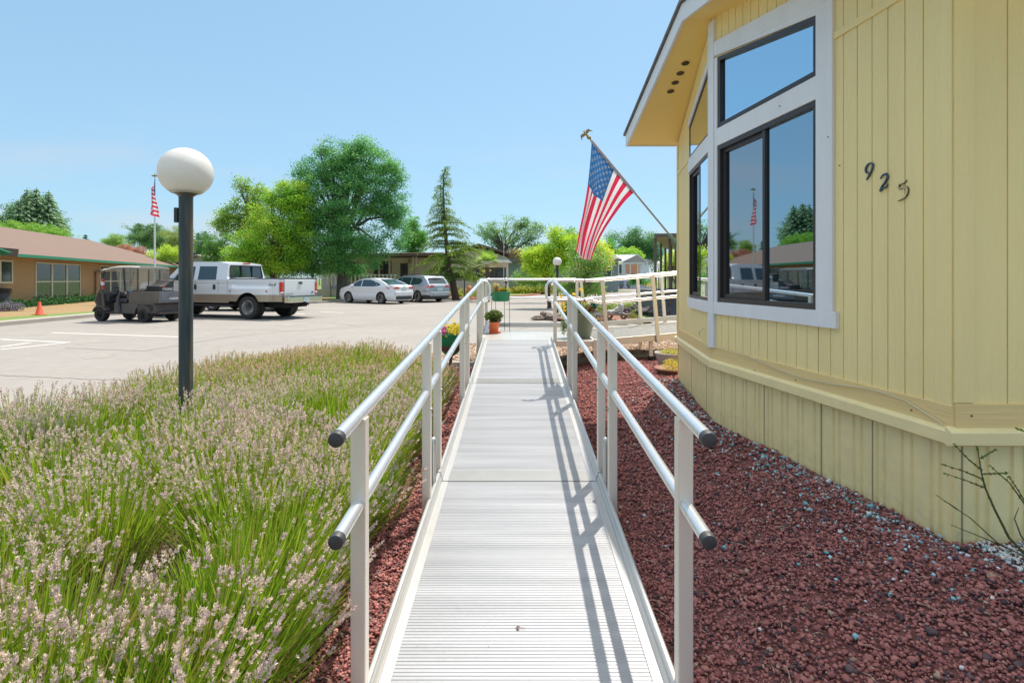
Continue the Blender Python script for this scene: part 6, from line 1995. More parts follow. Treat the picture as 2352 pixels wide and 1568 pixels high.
tan_siding = bpy.data.materials.new('tan_lap_siding'); tan_siding.use_nodes = True
nt = tan_siding.node_tree; b_ = nt.nodes['Principled BSDF']; b_.inputs['Base Color'].default_value = (.40, .25, .12, 1); b_.inputs['Roughness'].default_value = .7
vec = _tex_co(nt); wv = nt.nodes.new('ShaderNodeTexWave'); wv.wave_type = 'BANDS'; wv.bands_direction = 'Z'; wv.wave_profile = 'SAW'; wv.inputs['Scale'].default_value = 1.7
nt.links.new(vec, wv.inputs['Vector']); bp = nt.nodes.new('ShaderNodeBump'); bp.inputs['Strength'].default_value = .8; bp.inputs['Distance'].default_value = .03
nt.links.new(wv.outputs['Fac'], bp.inputs['Height']); nt.links.new(bp.outputs[0], b_.inputs['Normal'])
nz = nt.nodes.new('ShaderNodeTexNoise'); nz.inputs['Scale'].default_value = .8; nt.links.new(vec, nz.inputs['Vector']); cr = nt.nodes.new('ShaderNodeValToRGB')
cr.color_ramp.elements[0].color = (.36, .22, .105, 1); cr.color_ramp.elements[1].color = (.44, .28, .14, 1); nt.links.new(nz.outputs[0], cr.inputs[0]); nt.links.new(cr.outputs[0], b_.inputs['Base Color'])
MATS['tan_lap_siding'] = tan_siding
brown_sh = mat('brown_shingles', (.15, .098, .074), .95, var=(1.2, (.135, .092, .078), .7), var2=(14, (.23, .165, .14), .7), bump=(22, .7, .03), stretch=(1, 1, 2.5))
green_tr = mat('green_gutter', (.015, .20, .12), .5, var=(2, (.01, .15, .09), .5))
cream = mat('cream_trim', (.62, .57, .44), .6, var=(4, (.55, .5, .38), .4))
brown_tr = mat('brown_trim', (.14, .085, .07), .6, var=(4, (.10, .06, .05), .6))

# --- tan community building at the left
TB = thing('tan_building', 'long tan building with brown shingle hip roof and green gutter at the left', 'building', (-26, 35, 0))
W0 = Facade((-23.6, 27), (-.279, .960))
S0, S1 = -16, 27.2
wl = MB(); wl.add([W0(S0, -1.5), W0(S1, -1.5), W0(S1, 1.1), W0(S0, 1.1)], [(0, 1, 2, 3)])
wl.add([W0(S1, -1.5), W0(S1, -1.5, -11), W0(S1, 1.1, -11), W0(S1, 1.1)], [(0, 1, 2, 3)])
wl.add([W0(S0, -1.5, -11), W0(S1, -1.5, -11), W0(S1, 1.1, -11), W0(S0, 1.1, -11)], [(0, 1, 2, 3)])
wl.build('wall', tan_siding, TB)
ze = 1.13
rfm = MB()
e0, e1, e2, e3 = W0(S0, ze, .65), W0(S1 + .8, ze, .65), W0(S1 + .8, ze, -11.6), W0(S0, ze, -11.6)
r0_, r1_ = W0(S0, ze + 2.1, -5.5), W0(S1 - 5.3, ze + 2.1, -5.5)
rfm.add([e0, e1, r1_, r0_], [(0, 1, 2, 3)]); rfm.add([e1, e2, r1_], [(0, 1, 2)]); rfm.add([e2, e3, r0_, r1_], [(0, 1, 2, 3)])
rfm.add([e0 - Vector((0, 0, .03)), e1 - Vector((0, 0, .03)), e2 - Vector((0, 0, .03)), e3 - Vector((0, 0, .03))], [(0, 1, 2, 3)])
rfm.build('roof', brown_sh, TB)
gt = MB(); slab(W0, S0, S1 + .8, ze - .12, ze - .12, ze + .02, ze + .02, .64, .74, mb=gt)
gt.bar(W0(S1 + .85, ze - .05, .7), W0(S1 + .85, ze - .05, -11.6), .1, .14); gt.build('gutter', green_tr, TB)
a, b = W0.s_at(80), W0.s_at(183)
for k in range(3):
    simple_window(W0, lerp(a, b, k / 3) + .07, lerp(a, b, (k + 1) / 3) - .07, -1.07, .80, TB, cream, win_glass, 1, 2, .07)
a, b = W0.s_at(228), W0.s_at(296)
for k in range(3): simple_window(W0, lerp(a, b, k / 3) + .08, lerp(a, b, (k + 1) / 3) - .08, -1.07, .80, TB, cream, win_glass, 1, 2, .07)
simple_window(W0, -2.6, -.85, -.12, .80, TB, cream, win_glass, 2, 1, .08)
dp = MB(); sD = W0.s_at(217)
dp.bar(W0(sD, -1.35, .08), W0(sD, .42, .08), .08, .08); dp.bar(W0(sD, .42, .08), W0(sD + 3.9, .62, .12), .08, .08); dp.bar(W0(sD + 3.9, .62, .12), W0(sD + 5.6, 1.0, .5), .1, .1)
dp.build('downspout', mat('downspout_brown', (.26, .15, .09), .6), TB)
# porch gable end jutting in from the left edge
pg = MB(); q = P(30, 583, 22)
pg.bar(P(14, 573, 24.3) , P(43, 588, 24.0), .25, .0, up=(0, 0, 1)) if False else None
pg.bar(P(-60, 572, 23.8), P(42, 581, 24.6), .16, .34); pg.build('porch_beam', brown_tr, TB)
pg = MB(); pg.prism([P(-140, 560, 22.5), P(-40, 556, 22.9), P(30, 580, 24.2), P(16, 586, 24.2)][1:] + [P(-60, 566, 22.9)], (0, -.25, 0)); pg.build('porch_fascia', green_tr, TB)
# ivy hedge along the wall
out = []
for k in range(90):
    s_ = lerp(-6, 17, k / 89) + random.uniform(-.1, .1)
    c = W0(s_, -1.4 + random.uniform(.12, .26), .55 + random.uniform(-.12, .2)); n = 150
    pos = np.array(c) + rng.normal(0, 1, (n, 3)) * np.array([.16, .16, .11])
    out.append(leaf_quads(pos, rand_dirs(n), rand_dirs(n), .12, .09, mixcol((.025, .09, .03), (.08, .2, .06), rng.random(n))))
v, f, c = cat_geo(out); tag(np_mesh('ivy_hedge', v, f, c, leaf_m), 'low dark green ivy hedge along the foot of the tan building', 'hedge')
# litter bin with bag
q = G(4, 712); t = thing('litter_bin', 'dark litter bin lined with a black bag by the tan building', 'bin', (q.x, q.y, 0.08))
b = MB(); b.lathe([(.25, 0), (.28, .02), (.31, .80), (.34, .82), (.34, .88)], (0, 0, 0), 20); b.build('barrel', mat('bin_grey', (.07, .075, .09), .6), t, world=False, smooth=40)
b = MB(); b.lathe([(.345, .70), (.36, .90), (.30, .92), (.28, .85)], (0, 0, 0), 18, wob=.06); b.build('bag', black_rub, t, world=False, smooth=60)
# flower bed kerb at far left
q = G(14, 722); t = leaf_ball('purple_flowers', None, (q.x - .4, q.y + .6, .25), .5, 700, .09, (.10, .2, .05), (.32, .20, .42), .5, world=False); tag(t, 'small clump of purple flowers at the left edge of the lawn', 'flowers', kind='stuff')

# flagpole in front of the tan building
FP = Vector((P(355.5, 600, 30).x, 30, 0))
t = thing('flagpole', 'tall white flagpole with a limp national flag beside the tan building', 'flagpole', tuple(FP))
b = MB(); b.tube([FP, FP + Vector((0, 0, 6.85))], .055, 10, r1=.035); b.build('pole', mat('white_pole', (.72, .73, .76), .4, .3), t, smooth=50)
b = MB(); tp_ = FP + Vector((0, 0, 6.9))
for sg in (-1, 1): b.prism([tp_, tp_ + Vector((sg * .08, 0, .06)), tp_ + Vector((sg * .20, 0, .03)), tp_ + Vector((sg * .14, 0, -.02)), tp_ + Vector((0, 0, -.03))], (0, .03, 0))
b.tube([tp_ - Vector((0, 0, .06)), tp_ + Vector((0, 0, .12))], .03, 8); b.build('finial', gold, t)
zt_ = EYE + (641 - 410) / F * 30
def Sfp(u, v):
    spread = .30 * math.sin(math.pi * min(1, (u * .5 + v * .75)) * .8) + .04
    x = FP.x + .03 + (math.sin(v * 6.5 + u * 1.6) * .30 - .04) * min(1, v * 2.2) * (.35 + .65 * (u * .6 + v * .6))
    y = FP.y - .05 + math.cos(v * 9.5 + u * 1.3) * .16 * min(1, v * 2)
    z = zt_ - u * 1.75 * (1 - .15 * v) - v * .62 - .0 * spread
    return Vector((x, y, z))
flag_mesh(Sfp, 39, 60, inv=.006, star_r=.022).build('flag_cloth', [f_red, f_white, f_blue], t, smooth=60)

# --- small grey blue house behind the truck
H = thing('small_blue_house', 'small pale blue house with a grey gable roof behind the truck cab', 'house', (P(470, 640, 52).x, 52, 0))
FB = Facade((P(380, 640, 52).x, 52), (1, 0))
Lh = P(560, 0, 52).x - P(380, 0, 52).x
lb = mat('pale_blue_siding', (.42, .47, .50), .7, var=(2, (.36, .41, .45), .5)); gs = mat('light_grey_shingles', (.30, .28, .26), .95, var=(4, (.22, .21, .20), .6))
b = MB(); za = .95
pk_ = FB.s_at(455)
b.add([FB(0, -1.4), FB(Lh, -1.4), FB(Lh, za), FB(pk_, za + 1.15), FB(0, za)], [(0, 1, 2, 3, 4)]); b.add([FB(Lh, -1.4), FB(Lh, -1.4, -8), FB(Lh, za, -8), FB(Lh, za)], [(0, 1, 2, 3)])
b.add([FB(0, -1.4), FB(0, -1.4, -8), FB(0, za, -8), FB(0, za)], [(0, 1, 2, 3)]); b.build('wall', lb, H)
b = MB()
b.prism([FB(-.4, za - .06, .4), FB(pk_, za + 1.2, .4), FB(pk_, za + 1.32, .4), FB(-.4, za + .06, .4)], (0, 9, 0)); b.prism([FB(Lh + .4, za - .06, .4), FB(pk_ + .001, za + 1.2, .4), FB(pk_ + .001, za + 1.32, .4), FB(Lh + .4, za + .06, .4)], (0, 9, 0)); b.build('roof', gs, H)
simple_window(FB, 1.5, 2.6, -.6, .4, H, cream, win_glass, 2, 1)
# white shed right of the pickup
H = thing('white_shed', 'white clapboard shed half hidden by the big tree', 'shed', (P(742, 650, 44).x, 44, 0))
b = MB(); x0 = P(738, 0, 44).x; b.bb(x0, x0 + 1.9, 44, 47, 0, 2.9)
for k in range(15): b.bb(x0 - .01, x0 + 1.91, 43.98, 44, .05 + k * .19, .06 + k * .19)
b.build('wall', mat('white_siding', (.60, .63, .67), .7, var=(3, (.5, .54, .6), .5)), H); b = MB(); b.prism([(x0 - .2, 43.8, 2.85), (x0 + 2.1, 43.8, 2.85), (x0 + .95, 43.8, 3.5)], (0, 3.4, 0)); b.build('roof', gs, H)

# --- beige porch house
beige = mat('beige_panel_siding', (.76, .66, .47), .75, var=(1.2, (.37, .33, .24), .5)); beige_d = mat('beige_skirt', (.56, .51, .42), .8, var=(2, (.49, .45, .37), .6))
H = thing('beige_house', 'beige single storey house with brown trim, a covered porch and white railing', 'house', (-8, 43, 0))
y0h = 44.5
X = lambda x, d=y0h: (x - 1176) / F * d
Z = lambda y, d=y0h: EYE - (y - 641) / F * d
b = MB(); b.bb(X(745), X(1166), y0h, y0h + 8, -.1, Z(592)); b.build('wall', beige, H)
gx0, gx1, gpk = X(1022), X(1179), X(1101)
b = MB(); b.prism([(X(1030), y0h - .35, -.1), (X(1166), y0h - .35, -.1), (X(1166), y0h - .35, Z(592)), (gpk, y0h - .35, Z(571)), (X(1030), y0h - .35, Z(592))], (0, .345, 0)); b.build('gable_wall', mat('beige_gable', (.74, .66, .50), .75, var=(1.2, (.5, .46, .37), .5)), H)
b = MB()
for sg, ex in ((-1, gx0 - .1), (1, gx1 + .1)):
    b.prism([(gpk, y0h - 1.0, Z(566)), (ex, y0h - 1.0, Z(589)), (ex, y0h - 1.0, Z(585)), (gpk, y0h - 1.0, Z(561))], (0, 9.4, 0))
b.build('gable_roof', brown_tr, H)
b = MB(); b.prism([(X(740), y0h - 2.2, Z(594)), (X(1024), y0h - 2.2, Z(589)), (X(1024), y0h - 2.2, Z(583)), (X(740), y0h - 2.2, Z(587))], (0, 11.0, 0)); b.prism([(X(742), y0h + .5, Z(588)), (X(1022), y0h + .5, Z(583)), (X(1010), y0h + 4, Z(574)), (X(750), y0h + 4, Z(577))], (0, 3, 0)); b.build('porch_roof', brown_tr, H)
b = MB(); b.bb(X(742), X(930), y0h - 2.1, y0h, .0, .62); b.build('porch_floor', beige_d, H)
post_m = mat('mauve_post', (.34, .22, .19), .7)
for x in (835, 778, 740, 960, 967, 1010, 885, 908):
    b = MB(); b.bb(X(x) - .07, X(x) + .07, y0h - 2.15, y0h - 2.0, .02, Z(592.5)); b.build('porch_post', post_m, H)
rl = MB(); wr_ = mat('white_railing', (.62, .62, .60), .6)
rl.bb(X(744), X(925), y0h - 2.15, y0h - 2.09, Z(633), Z(631)); rl.bb(X(744), X(925), y0h - 2.15, y0h - 2.09, Z(655), Z(654))
x = X(745)
while x < X(925): rl.bb(x, x + .10, y0h - 2.16, y0h - 2.13, Z(655), Z(630.5)); x += .30
rl.build('railing', wr_, H)
b = MB(); b.bb(X(796), X(925), y0h - 2.13, y0h - 2.1, .0, .6)
FH = Facade((X(745), y0h), (1, 0)); FH2 = Facade((X(745), y0h - .35), (1, 0))
so_ = lambda x: (x - 745) / F * y0h
for (xa, xb, ya, yb, c_) in ((795, 822, 604, 640, 2), (861, 897, 602, 634, 2), (1012, 1052, 620, 634, 2)):
    simple_window(FH, so_(xa), so_(xb), Z(yb) - EYE, Z(ya) - EYE, H, brown_tr, win_glass, c_, 1, .08)
for (xa, xb, c_) in ((1068, 1108, 2), (1112, 1160, 2)): simple_window(FH2, so_(xa), so_(xb), Z(636) - EYE, Z(617) - EYE, H, brown_tr, win_glass, c_, 1, .08)
b = MB(); slab(FH, so_(920), so_(937), -.70, -.70, 1.25, 1.25, 0, .06, mb=b); dr = b.build('door', mat('dark_door', (.035, .03, .03), .5), H)
simple_window(FH, so_(923), so_(934), .1, 1.1, H, brown_tr, win_glass, 1, 2, .04, .09)
b = MB(); b.prism([(X(1126), y0h - .36, Z(604)), (X(1176), y0h - .36, Z(604)), (X(1168), y0h - .36, Z(598)), (X(1130), y0h - .36, Z(598))], (0, -1.1, 0)); b.build('awning', mat('white_awning', (.72, .70, .68), .5), H)
b = MB(); b.bb(X(1030), X(1166), y0h - .40, y0h - .352, -.1, Z(637)); b.build('skirting', beige_d, H)
b = MB(); b.box((X(941), y0h - .1, Z(600)), (.18, .15, .3)); b.build('wall_lamp', mat('amber_lamp', (.35, .16, .04), .4), H)

# --- grey green house behind the yellow maple
H = thing('green_grey_house', 'grey green house seen between the beige house and the yellow green tree', 'house', (P(1200, 640, 60).x, 60, 0))
b = MB(); b.bb(P(1160, 0, 60).x, P(1420, 0, 60).x, 60, 68, -.1, 1.4 + (641 - 595) / F * 60); b.build('wall', mat('grey_green_siding', (.20, .25, .24), .75, var=(1, (.17, .21, .21), .6)), H)
b = MB(); xa, xb = P(1155, 0, 60).x, P(1425, 0, 60).x; za_ = 1.4 + (641 - 597) / F * 60
b.prism([(xa, 59.4, za_), (xa, 63.5, za_ + .75), (xa, 68.4, za_)], (xb - xa, 0, 0)); b.bb(xa, xb, 59.3, 59.42, za_ - .15, za_ + .1); b.build('roof', mat('blue_grey_shingles', (.15, .16, .18), .9, var=(3, (.11, .12, .13), .6)), H)
simple_window(Facade((P(1380, 0, 60).x, 60), (1, 0)), .2, 1.1, .2, 1.3, H, cream, win_glass, 1, 1)

# --- white house with the metal gable porch roof
H = thing('white_porch_house', 'white house with a ribbed metal gable porch roof and peach coloured wall', 'house', (P(1455, 640, 86).x, 86, 0))
dW = 86; Xw = lambda x, d=dW: (x - 1176) / F * d; Zw = lambda y, d=dW: EYE - (y - 641) / F * d
wsid = mat('white_blue_siding', (.56, .60, .64), .7, var=(.8, (.48, .53, .58), .5)); peach = mat('peach_wall', (.62, .32, .20), .7, var=(2, (.55, .28, .18), .4)); metal_r = mat('white_metal_roof', (.66, .68, .70), .4, .3)
b = MB(); b.bb(Xw(1385), Xw(1502), dW + 3, dW + 11, -.1, Zw(606)); b.bb(Xw(1440), Xw(1483), dW + 1, dW + 3, .9, Zw(600)); b.build('wall', wsid, H)
b = MB(); b.bb(Xw(1386), Xw(1500), dW - .5, dW + 3, -.1, Zw(641)); b.build('skirting', wsid, H)
b = MB(); b.bb(Xw(1441), Xw(1472), dW + .9, dW + 1, Zw(634), Zw(607)); b.build('porch_wall', peach, H)
rx, rl_, rr_ = Xw(1457.5), Xw(1424), Xw(1481)
b = MB()
b.add([(Xw(1400.5), dW - .5, Zw(603.5)), (Xw(1423), dW - 2.2, Zw(604)), (rx, dW - 2.2, Zw(586)), (Xw(1421), dW + 3, Zw(584))], [(0, 1, 2, 3)])
b.add([(Xw(1400.5), dW - .5, Zw(604.5)), (Xw(1423), dW - 2.2, Zw(605)), (rx, dW - 2.2, Zw(587)), (Xw(1421), dW + 3, Zw(585))], [(3, 2, 1, 0)])
b.prism([(rx, dW - 2.2, Zw(586)), (rr_, dW - 2.2, Zw(603)), (rr_, dW - 2.2, Zw(605)), (rx, dW - 2.2, Zw(588))], (0, 8, 0))
A_, B_, C_, D_ = Vector((Xw(1400.5), dW - .5, Zw(603.2))), Vector((Xw(1423), dW - 2.2, Zw(603.7))), Vector((rx, dW - 2.2, Zw(585.5))), Vector((Xw(1421), dW + 3, Zw(583.6)))
for k in range(9): b.bar(lerp(A_, B_, k / 8) + Vector((0, 0, .03)), lerp(D_, C_, k / 8) + Vector((0, 0, .03)), .07, .09)
b.build('metal_roof', metal_r, H)
b = MB(); b.prism([(Xw(1425), dW - 2.1, Zw(604)), (Xw(1480), dW - 2.1, Zw(604)), (rx, dW - 2.1, Zw(588))], (0, .1, 0)); b.build('gable_panel', mat('grey_gable_panel', (.33, .31, .30), .7), H)
b = MB()
for x in (1424, 1441, 1458, 1479, 1404, 1415): b.bb(Xw(x) - .06, Xw(x) + .06, dW - 2.2, dW - 2.05, -.1, Zw(604))
b.bb(Xw(1424), Xw(1480), dW - 2.2, dW - 2.1, Zw(606), Zw(604)); b.build('porch_post', wr_, H)
b = MB()
b.bb(Xw(1386), Xw(1440), dW - 2.2, dW - 2.1, Zw(630), Zw(628.5)); b.bb(Xw(1386), Xw(1440), dW - 2.2, dW - 2.1, Zw(641), Zw(640)); b.bb(Xw(1440), Xw(1500), dW - 2.2, dW - 2.1, Zw(634), Zw(632.5)); b.bb(Xw(1480), Xw(1500), dW - 2.2, dW - 2.1, Zw(642), Zw(641))
x = Xw(1386)
while x < Xw(1500): b.bb(x, x + .07, dW - 2.2, dW - 2.12, Zw(641), Zw(630 if x < Xw(1440) else 633)); x += .22
b.build('railing', wr_, H)
b = MB(); b.bb(Xw(1386), Xw(1500), dW - 2.1, dW - .5, -.1, Zw(642)); b.build('porch_floor', wsid, H)
b = MB(); b.prism([(Xw(1395), dW + 6, Zw(598)), (Xw(1412), dW + 6, Zw(582)), (Xw(1424), dW + 6, Zw(586)), (Xw(1420), dW + 6, Zw(598))], (0, 3, 0)); b.prism([(Xw(1462), dW + 6, Zw(598)), (Xw(1466), dW + 6, Zw(587)), (Xw(1489), dW + 6, Zw(587)), (Xw(1495), dW + 6, Zw(598))], (0, 3, 0)); b.bb(Xw(1477), Xw(1508), dW + 2.9, dW + 11, Zw(606), Zw(595)); b.build('roof', gs, H)
b = MB(); b.bb(Xw(1412), Xw(1428), dW + .2, dW + .3, Zw(632), Zw(607)); simple = b.build('window', win_glass, H)
b = MB(); b.bb(Xw(1397), Xw(1403), dW + .2, dW + .3, Zw(636), Zw(612)); b.build('window', win_glass, H)
# bed, pots and shrub before it
sheet('mulch_bed', [(Xw(1385, 80), 80), (Xw(1505, 80), 80), (Xw(1512, 88), 88), (Xw(1380, 88), 88)], 0.03, mulch)
pm_ = mat('teal_pot', (.12, .20, .24), .5)
for x, r_ in ((1427, .42), (1444, .35)):
    t = thing('garden_pot', 'teal garden pot under the white porch, ' + ('the wider one on the left' if x == 1427 else 'the narrower one nearer the green shrub'), 'pot', (Xw(x, 82), 82, 0))
    b = MB(); b.lathe([(r_ * .6, 0), (r_, .3), (r_ * .95, .6), (r_ * .8, .7), (r_, .78)], (0, 0, .3), 16); b.lathe([(r_ * .5, 0), (r_ * .6, .32)], (0, 0, 0), 12); b.build('body', pm_, t, world=False, smooth=40)

# --- brown awning and stair of the neighbour at the right
A = thing('covered_stair', 'dark brown flat awning on thin posts over a neighbouring stair and deck', 'awning', (5.3, 20, 0))
pa, pb_ = P(1503, 541, 19.5), P(1526, 571.5, 27.3)
zr = EYE + (641 - 545) / F * 19.5
ptx = [(pa.x, 19.5), (pb_.x, 27.3), (12.5, 26.0), (11.0, 18.5)]
aw = mat('brown_awning_metal', (.10, .075, .06), .6, var=(2, (.13, .10, .085), .5)); awu = mat('tan_awning_soffit', (.36, .29, .18), .7, var=(3, (.3, .24, .15), .5))
b = MB(); b.prism([(x, y, zr) for x, y in ptx], (0, 0, .13)); b.build('roof', aw, A)
b = MB(); b.add([(x * .995 + .03, y, zr - .004) for x, y in ptx], [(3, 2, 1, 0)]); b.build('roof_underside', awu, A)
dk_ = mat('grey_lattice', (.07, .08, .10), .7, var=(3, (.14, .15, .18), .7))
for k, (x, y) in enumerate([(pa.x + .16, 20), (lerp(pa.x, pb_.x, .45) + .1, 23.2), (lerp(pa.x, pb_.x, .9) + .1, 26.6), (5.62, 20.0), (5.95, 20.4), (7.9, 20.2), (6.8, 24)]):
    b = MB(); b.bb(x - .04, x + .04, y - .04, y + .04, .05, zr); b.build('post', aw, A)
b = MB(); b.bb(5.75, 10.5, 20.6, 26, .05, .95); b.build('deck', dk_, A)
for k in range(5):
    b = MB(); b.bb(5.5, 6.9, 20.55 - .28 * (k + 1), 20.59 - .28 * k, .05, .95 - .18 * (k + 1)); b.build('step', dk_, A)
b = MB()
b.bar((5.7, 19.2, .95), (5.72, 20.6, 1.85), .04, .04); b.bar((5.72, 20.6, 1.85), (8, 26, 1.85), .04, .04); b.bar((5.72, 20.6, 1.85), (10.4, 20.6, 1.85), .04, .04)
for k in range(10): b.bar((5.7, 19.2 + k * .15, .2 + k * .08), (5.7, 19.2 + k * .15, .95 + k * .095), .018, .018)
for k in range(34): b.bar((5.75 + k * .13, 20.6, .95), (5.75 + k * .13, 20.6, 1.85), .018, .018)
b.build('railing', aw, A)
sh_ = MB()
t = thing('rock_edging', 'pile of dark grey rocks at the foot of the neighbouring stair', 'rocks', (5.3, 20, .05))
def rock(parent, c, r, col_m, name='rock'):
    import bmesh
    bm = bmesh.new(); bmesh.ops.create_icosphere(bm, subdivisions=3, radius=1)
    ph = [random.uniform(0, 6) for _ in range(6)]
    for v in bm.verts:
        p = v.co; k = 1 + .18 * math.sin(p.x * 3 + ph[0]) * math.sin(p.y * 3.3 + ph[1]) + .12 * math.sin(p.z * 6 + ph[2]) + .07 * math.sin(p.x * 9 + ph[3]) * math.sin(p.y * 8 + ph[4] + p.z * 5)
        v.co = p * k
    me = bpy.data.meshes.new(name); bm.to_mesh(me); bm.free()
    me.transform(Matrix.Translation(wm(parent).inverted() @ Vector(c)) @ Matrix.Rotation(random.uniform(0, 6), 4, 'Z') @ Matrix.Diagonal((*r, 1)))
    me.materials.append(col_m); o = bpy.data.objects.new(name, me); C.objects.link(o); o.parent = parent; return o
rk = mat('lava_boulder', (.27, .215, .175), .95, var=(9, (.09, .06, .055), .8), bump=(25, .9, .03)); rkd = mat('dark_boulder', (.07, .065, .07), .95, var=(9, (.12, .10, .10), .7), bump=(25, .9, .03))
for k in range(5): rock(t, (5.2 + random.uniform(-.45, .25), 20.2 + random.uniform(-.8, 1.4), .18), (.28, .3, .17), rkd)

# --- rock garden, statue on bench
for k, (x, y, rx_, rz_) in enumerate([(1238, 729, .16, .09), (1250, 728, .15, .17), (1264, 729, .16, .15), (1279, 730, .17, .13)]):
    q = G(x, y + 6, 0); t = thing('garden_boulder', ['low pitted brown boulder, leftmost in the row behind the landing', 'tall humped brown boulder second from the left behind the landing', 'rough brown boulder third from the left behind the landing', 'dark boulder beside the flower pot, rightmost behind the landing'][k], 'rock', tuple(q), 0, 'boulders edging the flower bed')
    rock(t, (q.x, q.y, rz_ * .7), (rx_, .25, rz_), rk, 'stone')
for k, (x, y, r_) in enumerate([(1379, 727, .16), (1440, 718, .22), (1452, 712, .2), (1460, 704, .18), (1368, 723, .2)]):
    q = G(x, y + 8, .05); t = thing('bed_rock', ['small dark rock left of the statue bench', 'dark rock just right of the reclining statue', 'reddish rock behind the right end of the statue bench', 'farthest small rock on the flower bed corner', 'dark rock beside the pot at the flower bed end'][k], 'rock', tuple(q), 0, 'dark rocks round the statue bed')
    rock(t, (q.x, q.y, .05 + r_ * .6), (r_, r_, r_ * .8), rkd, 'stone')
BX, BY = P(1417, 700, 17.4).x, 17.4
wood = mat('weathered_wood', (.24, .15, .11), .85, var=(9, (.14, .09, .07), .8), bump=(30, .7, .01), stretch=(.2, 1, 1))
t = thing('log_bench', 'rustic brown wooden bench with crossed legs behind the landing', 'bench', (BX, BY, 0.0))
zb = EYE - (720.5 - 641) / F * BY
b = MB()
for k in range(3): b.box((BX + .01 * k, BY - .13 + k * .13, zb - .02), (.80 - .05 * k, .12, .045))
b.build('seat', wood, t, bevel=.012)
for sx in (-.24, .20):
    b = MB(); b.bar((BX + sx - .10, BY - .10, zb - .05), (BX + sx + .07, BY - .1, zb - .30), .07, .06, up=(0, 1, 0)); b.bar((BX + sx + .10, BY + .0, zb - .05), (BX + sx - .07, BY + .0, zb - .30), .07, .06, up=(0, 1, 0)); b.build('leg', wood, t, bevel=.01)
# reclining stone lion made as one remeshed body
def blobs_mesh(name, bl, m, parent, voxel=.012, base=Vector((0, 0, 0))):
    import bmesh
    bm = bmesh.new()
    for (c, r, rot) in bl:
        M = Matrix.Translation(base + Vector(c)) @ Matrix.Rotation(R(rot), 4, 'Y') @ Matrix.Diagonal((*r, 1))
        bmesh.ops.create_icosphere(bm, subdivisions=3, radius=1, matrix=M)
    me = bpy.data.meshes.new(name); bm.to_mesh(me); bm.free(); me.materials.append(m)
    if parent: me.transform(wm(parent).inverted())
    o = bpy.data.objects.new(name, me); C.objects.link(o)
    if parent: o.parent = parent
    rm_ = o.modifiers.new('remesh', 'REMESH'); rm_.mode = 'VOXEL'; rm_.voxel_size = voxel; rm_.use_smooth_shade = True
    s_ = o.modifiers.new('smooth', 'SMOOTH'); s_.iterations = 3
    return o
stat_m = mat('grey_cast_stone', (.50, .48, .46), .9, var=(14, (.26, .24, .23), .8), bump=(50, .6, .01))
st_ = thing('lion_statue', 'pale cast stone lion statue lying on the wooden bench', 'statue', (BX, BY, zb))
body = [((-.08, 0, .07), (.20, .085, .075), -6), ((.03, 0, .11), (.12, .095, .11), 30), ((-.24, .0, .065), (.075, .09, .07), 0), ((-.19, -.07, .05), (.09, .035, .05), 0),
        ((.11, -.02, .16), (.10, .095, .13), 10), ((.115, -.03, .27), (.075, .08, .075), 0), ((.12, -.10, .265), (.04, .05, .035), 0), ((.12, -.09, .20), (.075, .05, .09), 0),
        ((.09, -.06, .335), (.018, .02, .022), 0), ((.16, -.04, .33), (.018, .02, .022), 0), ((.07, -.14, .025), (.04, .09, .025), 0), ((.17, -.14, .025), (.04, .09, .025), 0), ((-.26, -.03, .03), (.10, .02, .02), 14), ((.12, -.04, .02), (.12, .11, .02), 0),
        ((.10, -.145, .255), (.022, .015, .016), 0), ((.095, -.115, .30), (.012, .015, .014), 0), ((.14, -.115, .30), (.012, .015, .014), 0)]
blobs_mesh('body', [((x, y, z), r_, a_) for (x, y, z), r_, a_ in body], stat_m, st_, base=Vector((BX, BY, zb)))

def flower_patch(name, label, pts, ca, cb, fa_, fb_, size=.09, n=160, r=.22, zs=.5, nf=14, fr_=.05):
    out = []
    for (x, y, z) in pts:
        pos = np.array((x, y, z)) + rng.normal(0, 1, (n, 3)) * np.array([r, r, r * zs]) * .6
        out.append(leaf_quads(pos, rand_dirs(n) + np.array([0, 0, .5]), rand_dirs(n), size, size * .5, mixcol(ca, cb, rng.random(n))))
        m = nf; pos = np.array((x, y - .05, z + r * zs * .7)) + rng.normal(0, 1, (m, 3)) * np.array([r, r, r * zs]) * .6
        out.append(leaf_quads(pos, rand_dirs(m), np.tile(np.array([0., -1, .5]), (m, 1)), fr_, fr_ * .8, mixcol(fa_, fb_, rng.random(m))))
    v, f, c = cat_geo(out)
    return tag(np_mesh(name, v, f, c, leaf_m), label, 'flowers', kind='stuff')
pts = [tuple(G(x, y, .05)[:2]) + (.14,) for x, y in [(1372, 728), (1385, 722), (1398, 716), (1412, 714), (1430, 714), (1447, 716), (1458, 724), (1450, 732), (1376, 716), (1390, 712), (1404, 711), (1365, 720), (1438, 708), (1452, 708)]]
flower_patch('bedding_flowers', 'low pink and orange bedding flowers around the statue bench', pts, (.10, .2, .03), (.3, .36, .06), (.70, .20, .35), (.80, .45, .40))
pts = [tuple(G(x, 744, 0)[:2]) + (.10,) for x in (1372, 1384, 1396)]
flower_patch('bedding_flowers', 'small flower cluster at the edge of the upper ramp below the bench', pts, (.16, .26, .04), (.36, .42, .08), (.75, .15, .35), (.80, .35, .5), n=90, r=.14)
pts = [tuple(G(x, 684, .05)[:2]) + (.25,) for x in (985, 1003, 1018, 1050, 1058, 1092, 1100)]
flower_patch('yellow_lilies', 'yellow green flowers behind the pavement near the leaning cedar trunk', pts, (.18, .30, .03), (.42, .48, .06), (.75, .55, .05), (.8, .7, .1), size=.16, n=170, r=.4, zs=.9, fr_=.1)
